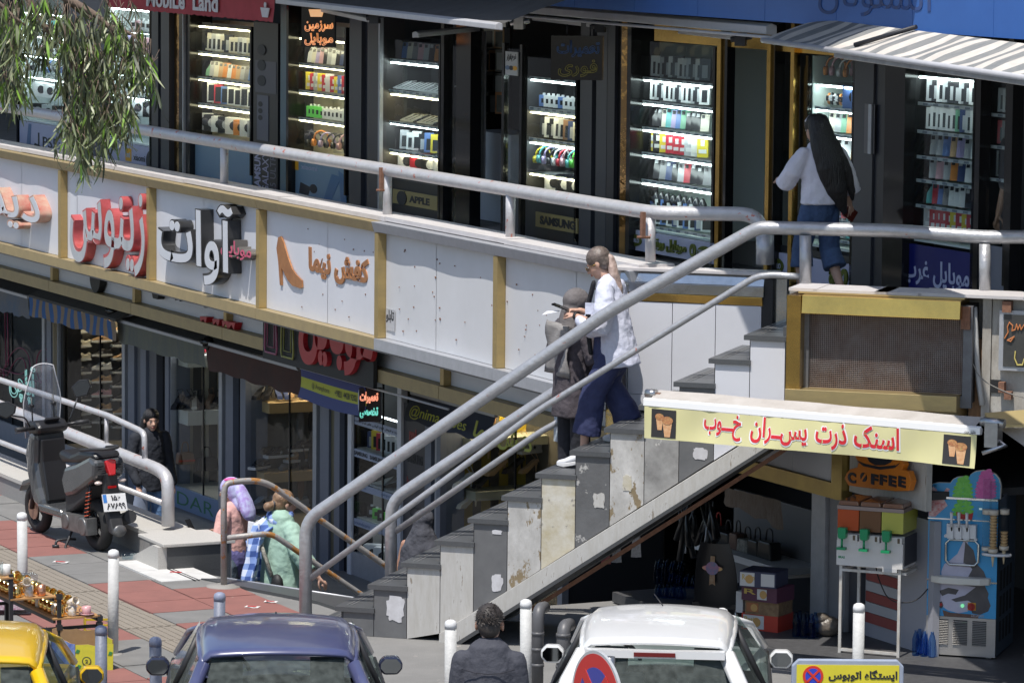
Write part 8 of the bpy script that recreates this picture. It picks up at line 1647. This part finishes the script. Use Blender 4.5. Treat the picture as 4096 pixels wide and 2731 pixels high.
k=MB();f=RK.sub(-.13,.45,.535);k.prism(f,[(-.08,0),(.08,0),(.095,.10),(-.095,.10)],-.07,.07);tb=tag(k.build('plastic_tub',glass_mat('tub_clear',(.82,.82,.86),1.3,.15,.8)),'clear plastic tub on the middle board of the rack','tub')
k=MB();k.box(RK,.12,.30,.40,.62,.356,.362);tag(k.build('picture_frame',m_alu),'small silver picture frame lying on the lowest board','frame')
cb0=pz(302*KV,2682*KV,0);CBX=Fr(cb0,(1,.13,0)).sub(rz=.0);cbx=thing('cardboard_box','open yellow printed fruit carton with a blue side beside the rack','box',cb0)
m_cy=mat('carton_yellow',(.62,.58,.04),.6,col2=(.50,.50,.05),scale=30);m_cbl=mat('carton_blue',(.03,.08,.38),.5,col2=(.3,.4,.6),scale=5,amt=.3);m_crd=mat('cardboard',(.36,.22,.11),.8,col2=(.27,.16,.08),scale=8)
q=random.Random(2)
def ragged(n,a,b_,z,s):return[(a+(b_-a)*i/n,z+q.uniform(-s,s))for i in range(n+1)]
k=MB();k.prism(CBX,[(0,0),(.285,0)]+ragged(6,.29,0,.20,.008),-.004,.004,0,1);k.build('front_side',[m_cy,m_crd],cbx)
k=MB();g_=CBX.sub(0,.0,0,rz=PI/2+.5);k.prism(g_,[(0,0),(.36,0)]+ragged(5,.36,0,.21,.01),-.004,.004,0,1);k.build('blue_side',[m_cbl,m_crd],cbx)
g2=CBX.sub(.285,.0,0,rz=PI/2+.35);k=MB();k.prism(g2,[(0,0),(.36,0)]+ragged(5,.36,0,.24,.01),-.004,.004,0,1);k.build('right_side',[m_cy,m_crd],cbx)
k=MB();a,b_=g_.at(.36,0,0),g2 .at(.36,0,0);g3=Fr(a,b_-a);k.prism(g3,[(0,0),((b_-a).length,0)]+ragged(7,(b_-a).length,0,.27,.02),-.004,.004);k.build('back_side',m_crd,cbx)
k=MB();k.poly([CBX.at(.0,.0,.005),CBX.at(.285,0,.005),b_+Vector((0,0,.005)),a+Vector((0,0,.005))]);k.build('box_bottom',m_crd,cbx)
k=MB();k.prism(CBX,ngon(.085,.075,.036,20),-.007,-.0045);k.prism(CBX,ngon(.085,.075,.027,18),-.009,-.0072,1);k.build('round_print',[flat('print_olive',(.08,.09,.04),.6),m_cy],cbx)
k=MB();text_on(k,CBX.sub(0,-.0095),'2',.074,.096,.06,.09,0,.05,.001);k.build('lettering',MATS['print_olive'],cbx)
for x,z in((.01,.15),(.02,.03),(.26,.13)):k=MB();k.prism(CBX,[(x-.012,z-.01),(x+.015,z-.012),(x+.024,z+.012),(x,z+.02)],-.007,-.0045);k.build('green_print',flat('print_green',(.04,.22,.06),.6),cbx)
yc=thing('yellow_crate','yellow plastic crate half hidden behind the rack post','crate',pz(215,1478,0));f=Fr(pz(196,1482,0),(1,.15,0))
for i in range(5):k=MB();k.box(f,0,.2,-.004,.004,.02+i*.045,.035+i*.045);k.build('slat',flat('crate_yellow',(.62,.42,.02),.5),yc)
for x in(0,.1,.2):k=MB();k.box(f,x-.006,x+.006,-.007,.2 if x!=.1 else .005,0,.22);k.build('crate_upright',MATS['crate_yellow'],yc)
pk=MB();f=Fr(pz(15,1400,.05),(1,.1,0));pk.box(f,-.12,.18,0,.25,0,.05);tag(pk.build('patterned_box',mat('box_pattern',(.6,.56,.57),.6,col2=(.3,.05,.15),scale=60)),'flat white box with a pink pattern behind the rack','box')
p=pz(303,1276,.03);f=Fr(p,(1,.25,0));k=MB();k.tube([f.at(-.09,0,0),f.at(-.07,0,0),f.at(.05,0,0),f.at(.08,0,0),f.at(.1,0,0)],[.02,.03,.03,.014,.012],12);tag(k.build('plastic_bottle',glass_mat('bottle_clear',(.8,.88,.92),1.3,.08,.9)),'crushed clear water bottle lying by the granite kerb end','bottle')
p=pz(128,1254,.015);k=MB();k.tube(bend([p,p+Vector((.0,.02,.05)),p+Vector((.10,.06,.06)),p+Vector((.17,.1,.05))],.04),.012,8);k.tube([p+Vector((-.03,0,0)),p+Vector((.03,0,0))],.016,8);tag(k.build('pedal',m_rk),'bent black metal crank lying beside the scooter stand','metal part')
# scooter
A=pz(228,1264,0);B2=pz(92,1222,0);fd=(B2-A);WB=1.25;ang=math.atan2(fd.y,fd.x)-PI/2
sc=thing('motor_scooter','dark grey motor scooter with tall clear windscreen parked on its stand','scooter',A,ang);SF=fr_of(sc).sub(rx=0,ry=-.05);fl=min(fd.length,1.32);WB=fl
m_sg=mat('scooter_grey',(.075,.078,.082),.25,col2=(.055,.058,.062),scale=4,coat=.6);m_sk=flat('scooter_black',(.018,.018,.02),.35);m_sp=flat('scooter_plastic',(.03,.03,.032),.6);m_eng=mat('engine_grey',(.22,.22,.22),.4,metal=.6,col2=(.12,.12,.12),scale=12)
def wheel(y,r,w,disc,par):
 g_=SF.sub(0,y,r);k=MB()
 prof=[];n=26
 k.tube([g_.at(0,(r-w*.5)*math.cos(a),(r-w*.5)*math.sin(a))for a in[2*PI*i/n for i in range(n)]],(w*.5,w*.52),10,closed=True,caps=False);wh=k.build('wheel',m_tyre,par)
 k=MB();k.tube([g_.at(0,(r-w)*math.cos(a),(r-w)*math.sin(a))for a in[2*PI*i/n for i in range(n)]],.012,6,closed=True,caps=False)
 for i in range(5):a=2*PI*i/5;k.tube([g_.at(0,.03*math.cos(a),.03*math.sin(a)),g_.at(0,(r-w)*math.cos(a),(r-w)*math.sin(a))],.011,6)
 k.tube([g_.at(-.05,0,0),g_.at(.05,0,0)],.03,12);k.build('rim',m_sp,wh)
 if disc:k=MB();k.prism(Fr(g_.at(-.055,0,0),g_.y,-g_.x),[(.10*(1+.05*(i%2))*math.cos(2*PI*i/28),.10*(1+.05*(i%2))*math.sin(2*PI*i/28))for i in range(28)],-.002,.002);k.build('brake_disc',mat('disc_copper',(.36,.23,.17),.4,metal=.6),wh)
wheel(0,.24,.115,False,sc);wheel(WB,.235,.10,True,sc)
def side(nm,pts,w0,w1,m,bev=.02,par=None):
 k=MB();g_=Fr(SF.o,SF.y,SF.x*-1);g_.z=SF.z;g_.y=SF.x*1.0;k.prism(g_,pts,w0,w1);return k.build(nm,m,par or sc,bevel=bev)
side('tail_body',[(-.30,.86),(-.26,.70),(-.05,.60),(.18,.50),(.36,.46),(.42,.62),(.34,.74),(.10,.80),(-.18,.90)],-.155,.155,m_sg,.04)
side('under_cover',[(-.12,.62),(.0,.48),(.28,.34),(.42,.30),(.40,.50),(.1,.60)],-.12,.12,m_sp,.02)
side('seat',[(-.28,.885),(-.22,.94),(.05,.92),(.25,.86),(.44,.88),(.50,.84),(.42,.77),(.10,.80),(-.2,.87)],-.135,.135,m_sk,.035)
k=MB();k.tube(bend([SF.at(-.13,.02,.93),SF.at(-.14,-.2,.965),SF.at(-.06,-.34,.975),SF.at(.06,-.34,.975),SF.at(.14,-.2,.965),SF.at(.13,.02,.93)],.06),.014,8);k.build('grab_rail',m_sp,sc)
side('floorboard',[(.36,.26),(.86,.26),(.90,.34),(.42,.34)],-.17,.17,m_sg,.02)
side('leg_shield',[(.80,.34),(.86,.26),(1.02,.34),(1.12,.62),(1.06,.92),(.98,1.02),(.90,.96),(.94,.70),(.88,.48)],-.165,.165,m_sg,.06)
side('inner_shield',[(.80,.36),(.86,.52),(.90,.72),(.86,.93),(.83,.93),(.84,.72),(.79,.5),(.76,.36)],-.12,.12,m_sk,.03)
side('front_fairing',[(1.04,.46),(1.16,.60),(1.20,.76),(1.10,.94),(1.02,.98),(1.06,.7)],-.13,.13,m_sg,.04)
side('front_fender',[(WB-.26,.36),(WB-.20,.46),(WB,.52),(WB+.18,.47),(WB+.27,.36),(WB+.2,.42),(WB,.475),(WB-.18,.42)],-.07,.07,m_sg,.02)
for x in(-.075,.075):k=MB();k.tube([SF.at(x,WB,.235),SF.at(x*.9,WB-.12,.62)],.02,8);k.build('fork',m_sp,sc)
side('handlebar_cover',[(.84,.98),(.80,1.04),(.90,1.10),(1.02,1.08),(1.08,.98),(1.0,.95)],-.16,.16,m_sk,.04)
k=MB();k.box(SF.sub(0,.86,1.075,rx=-.75),-.07,.07,-.05,.05,0,.02);ds=k.build('dashboard',m_sk,sc,bevel=.008);k=MB();k.box(SF.sub(0,.86,1.096,rx=-.75),-.045,.045,-.03,.03,0,.004);k.build('display',flat('lcd_green',(.16,.24,.18),.2),ds)
for sg in(-1,1):
 k=MB();k.tube([SF.at(sg*.14,.90,1.03),SF.at(sg*.36,.84,1.045)],.016,8);hb=k.build('handlebar',m_sk,sc);k=MB();k.tube([SF.at(sg*.25,.865,1.04),SF.at(sg*.37,.84,1.046)],.021,10);k.build('grip',m_sp,hb);k=MB();k.tube([SF.at(sg*.20,.90,1.02),SF.at(sg*.34,.93,1.0)],.006,6);k.build('brake_lever',m_eng,hb)
 h_=.27 if sg>0 else .16;x_=.30 if sg>0 else .40;k=MB();k.tube(bend([SF.at(sg*.2,.90,1.05),SF.at(sg*.24,.90,1.14),SF.at(sg*x_,.90,1.05+h_*.8)],.04),.008,6);mr=k.build('mirror_arm',m_sk,sc)
 g_=Fr(SF.at(sg*(x_+.04),.90,1.07+h_),(1,-.1,0)).sub(ry=-.3*sg);k=MB();pts=[(a*1.25,b_*1.3)for a,b_ in((-.06,-.05),(.03,-.055),(.075,.0),(.07,.055),(.0,.065),(-.07,.03))];k.prism(g_,pts,0,.025);mh=k.build('mirror',m_sk,sc,bevel=.006);k=MB();k.prism(g_,[(a*.88,b_*.85)for a,b_ in pts],-.003,-.0005);k.build('mirror_glass',MATS['mirror_glass'],mh)
k=MB();P=[]
for i in range(9):
 q2=i/8;w_=.19*(1-.35*max(0,q2-.55)/.45)*(.85+.15*math.sin(q2*PI));P.append([SF.at(w_*(-1+2*j/8),1.08-.10*q2-.03*(1-(-1+2*j/8)**2)*-1,.92+.66*q2+(.02*(1-(-1+j/4)**2)if i==8 else 0))for j in range(9)])
k.sheet(P,9,9);ws_=k.build('windscreen',glass_mat('screen_clear',(.85,.87,.9),1.5,.1,1.,dust=.16,dcol=(.55,.56,.6)),sc);so=ws_.modifiers.new('solid','SOLIDIFY');so.thickness=.004
k=MB();edge=[P[i][0]for i in range(9)]+P[8][1:-1]+[P[i][8]for i in range(8,-1,-1)];k.tube(edge,.006,5);k.build('screen_edge',flat('edge_pale',(.62,.62,.63),.4),ws_)
for sg in(-1,1):k=MB();k.tube([SF.at(sg*.11,1.02,.95),SF.at(sg*.11,1.03,1.30)],.007,6);br=k.build('screen_bracket',m_sk,ws_)
for sg in(-1,1):
 for z in(1.06,1.22):k=MB();k.tube([SF.at(sg*.11,1.0,z),SF.at(sg*.11,1.07,z)],.016,8);k.build('knob',m_sk,ws_)
g_=SF.sub(0,-.30,.80,rx=-.25)
k=MB();k.prism(g_,[(-.055,.06),(-.03,-.075),(.03,-.075),(.055,.06),(.0,.075)],-.03,.03);k.build('tail_light',mat('tail_lamp',(.55,.01,.015),.12,coat=.8),sc,bevel=.01)
for sg in(-1,1):
 for j in range(5):k=MB();k.box(g_,sg*.06,sg*.135,-.012,.0,.02-j*.02,.028-j*.02);k.build('vent_slat',m_sp,sc)
 k=MB();k.ball(SF.at(sg*.12,-.29,.67),(.04,.03,.018),10,fr=SF);k.build('indicator',flat('indicator_clear',(.6,.5,.45),.15),sc)
k=MB();k.prism(SF.sub(0,-.29,.66),[(-.08,-.12),(.08,-.12),(.06,.09),(-.06,.09)],-.02,.03);k.build('tail_bracket',m_sp,sc,bevel=.01);k=MB();k.box(SF,-.04,.04,-.325,-.31,.615,.635);k.build('reflector',flat('tail_red',(.4,.01,.01),.2),sc)
g_=SF.sub(0,-.36,.46,rx=-.35,rz=.0,ry=.06);k=MB();k.box(g_,-.115,.115,-.004,.004,-.05,.11);pl=k.build('number_plate',flat('plate_white',(.72,.72,.72),.35),sc,bevel=.006)
k=MB();k.box(g_,-.11,-.075,-.0065,-.0045,.03,.105);k.build('plate_flag',flat('plate_blue',(.05,.2,.55),.4),pl)
k=MB();text_on(k,g_.sub(0,-.0048),'۱۵۶',-.03,.06,.045,.095,0,.04,.002);text_on(k,g_.sub(0,-.0048),'۸۷۸۹۹',-.085,.10,-.035,.025,0,.04,.002);k.build('lettering',m_ink,pl)
side('mudguard',[(-.42,.20),(-.36,.36),(-.26,.52),(-.20,.52),(-.27,.36),(-.33,.22)],-.065,.065,m_sp,.015);k=MB();k.ball(SF.at(0,-.43,.24),(.07,.02,.055),10,fr=SF);k.build('rear_reflector',m_eng,sc)
k=MB();k.box(SF,-.16,-.06,-.10,.42,.17,.32);k.tube([SF.at(-.17,.0,.24),SF.at(-.08,.0,.24)],.085,16);k.tube([SF.at(-.17,.34,.25),SF.at(-.08,.34,.25)],.075,16);k.build('engine_case',m_eng,sc,bevel=.012)
k=MB();k.tube([SF.at(.13,.3,.22),SF.at(.16,-.05,.25),SF.at(.16,-.34,.34)],[.03,.055,.06],12);k.build('exhaust',m_sp,sc)
for x in(-.12,.12):k=MB();k.tube([SF.at(x,-.02,.26),SF.at(x*.9,-.10,.62)],.012,6);sk_=k.build('shock_absorber',m_sk,sc);k=MB();k.tube([SF.at(x+.024*math.cos(i*.9),-.025-.065*i/50+.024*math.sin(i*.9),.32+.26*i/50)for i in range(51)],.005,4);k.build('spring',flat('spring_red',(.5,.08,.03),.4),sk_)
k=MB();k.tube(bend([SF.at(-.08,.32,.2),SF.at(-.20,.30,.0),SF.at(-.20,.22,-.0)],.04),.012,6);k.tube([SF.at(.08,.32,.2),SF.at(.20,.30,.0)],.012,6);k.build('stand',m_sp,sc)
# eucalyptus overhanging the corner
TY=27.0;tree=thing('eucalyptus_tree','eucalyptus with drooping narrow leaves hanging into the upper left corner','tree',(-6.2,TY+.3,0))
bark=mat('bark',(.22,.16,.12),.85,col2=(.13,.09,.065),scale=14,bump=.4)
def tp(x,y,d=0):return py(x,y,TY+d)
top_=Vector((-6.2,TY+.3,0));k=MB();k.tube([top_,top_+Vector((.15,0,2.5)),top_+Vector((.5,-.1,5.2)),top_+Vector((1.2,-.1,7.2))],[.2,.17,.12,.08],12);k.build('trunk',bark,tree)
lim=[[top_+Vector((.45,-.1,5.0)),tp(-150,-160),tp(40,-60),tp(140,-10),tp(230,40),tp(265,80)],[tp(40,-60),tp(90,50),tp(150,108),tp(165,150),tp(205,190)],[tp(140,-10),tp(215,50,.3),tp(300,75,.3),tp(340,110,.3)],[tp(-150,-160,-.3),tp(-30,-20,-.3),tp(20,30,-.3),tp(60,60,-.3)],[tp(165,150),tp(230,215,.2),tp(265,250,.2)]]
for l in lim:k=MB();k.tube(bend(l,.1,3),[.05*(1-.8*i/(len(bend(l,.1,3))-1))*(.35 if l is not lim[0]else 1)+.004 for i in range(len(bend(l,.1,3)))],7);k.build('branch',bark,tree)
lm=[mat('leaf_olive',(.14,.17,.075),.5,spec=.5),mat('leaf_pale',(.34,.36,.22),.5),mat('leaf_green',(.20,.36,.045),.5),mat('leaf_dark',(.05,.062,.032),.55)]
qr=random.Random(21);LV=[]
def leaf_mesh(L,w,curve):
 vs=[];n=5
 for i in range(n+1):
  u=i/n;ww=w*math.sin(PI*min(1,u*.92+.08))**.8;vs+=[Vector((-ww,curve*u*u,-L*u)),Vector((ww,curve*u*u+.004,-L*u))]
 return vs,[(2*i,2*i+1,2*i+3,2*i+2)for i in range(n)]
protos=[]
for i,(L,w,c)in enumerate(((.15,.008,.03),(.13,.0085,-.02),(.17,.0075,.05),(.11,.0075,.015))):
 vs,fs=leaf_mesh(L,w,c)
 for j,m in enumerate(lm):
  me=bpy.data.meshes.new('leaf');me.from_pydata(vs,[],fs);me.materials.append(m);[setattr(p_,'use_smooth',True)for p_ in me.polygons];protos.append((me,vs,fs,j))
clusters=[(5,0,55,14),(30,40,40,16),(60,5,45,10),(95,5,40,12),(130,12,45,10),(20,110,40,12),(40,150,30,9),(8,180,30,10),(165,30,40,12),(190,70,45,14),(215,110,45,14),(250,60,40,12),(285,75,35,10),(310,90,25,12),(330,120,22,10),(155,85,35,9),(175,140,35,10),(235,150,40,12),(265,140,35,9),(300,140,25,8),(205,180,38,10),(175,200,28,7),(225,215,35,12),(255,220,35,12),(180,245,30,12),(215,260,35,14),(250,275,34,13),(285,235,26,9),(180,300,22,9),(200,325,18,8),(120,60,35,7),(140,170,25,5),(345,150,12,4),(80,60,30,5),(150,270,14,5),(245,10,40,9),(285,40,35,7)]
stuffV=[];stuffF=[];stuffM=[];cnt=0;total=sum(c[3]for c in clusters);tw=MB()
inv=wm(tree).inverted()
for ci,(cx,cy,sp,n)in enumerate(clusters):
 for s_ in range(n):
  d=qr.uniform(-.5,.5);a=tp(cx+qr.gauss(0,sp*.45),cy+qr.gauss(0,sp*.38),d);ln=qr.uniform(.10,.26);sway=Vector((qr.uniform(-.09,.09),qr.uniform(-.08,.08),-ln));e=a+sway;tw.tube([a-sway*.3+Vector((qr.uniform(-.04,.04),0,.02)),a,e],[.0028,.0022,.0012],3)
  for j in range(qr.randint(5,8)):
   u=(j+1)/8;b_=a.lerp(e,u);pr=qr.choice(protos[:]);
   if qr.random()<.45:pr=protos[qr.choice([0,4,8,12])+0 if cx<60 or cy>190 else qr.choice([0,3,4,7,12,15])]
   rot=Matrix.Rotation(qr.uniform(0,2*PI),4,'Z')@Matrix.Rotation(qr.gauss(0,.35),4,'X')@Matrix.Rotation(qr.gauss(0,.28),4,'Y');M_=Matrix.Translation(b_)@rot@Matrix.Scale(qr.uniform(.7,1.15),4)
   if cnt<280 and qr.random()<.2:
    o=bpy.data.objects.new('leaf',pr[0]);C.objects.link(o);o.parent=tree;o.matrix_local=inv@M_;cnt+=1
   else:
    kk=len(stuffV);stuffV+=[inv@M_@v for v in pr[1]];stuffF+=[[i+kk for i in f_]for f_ in pr[2]];stuffM+=[pr[3]]*len(pr[2])
me=bpy.data.meshes.new('foliage');me.from_pydata(stuffV,[],stuffF);[me.materials.append(m)for m in lm];me.polygons.foreach_set('material_index',stuffM);me.polygons.foreach_set('use_smooth',[True]*len(stuffF));me.update()
o=bpy.data.objects.new('foliage',me);C.objects.link(o);o.parent=tree;o['kind']='stuff'
o=tw.build('twigs',bark,tree);o['kind']='stuff'
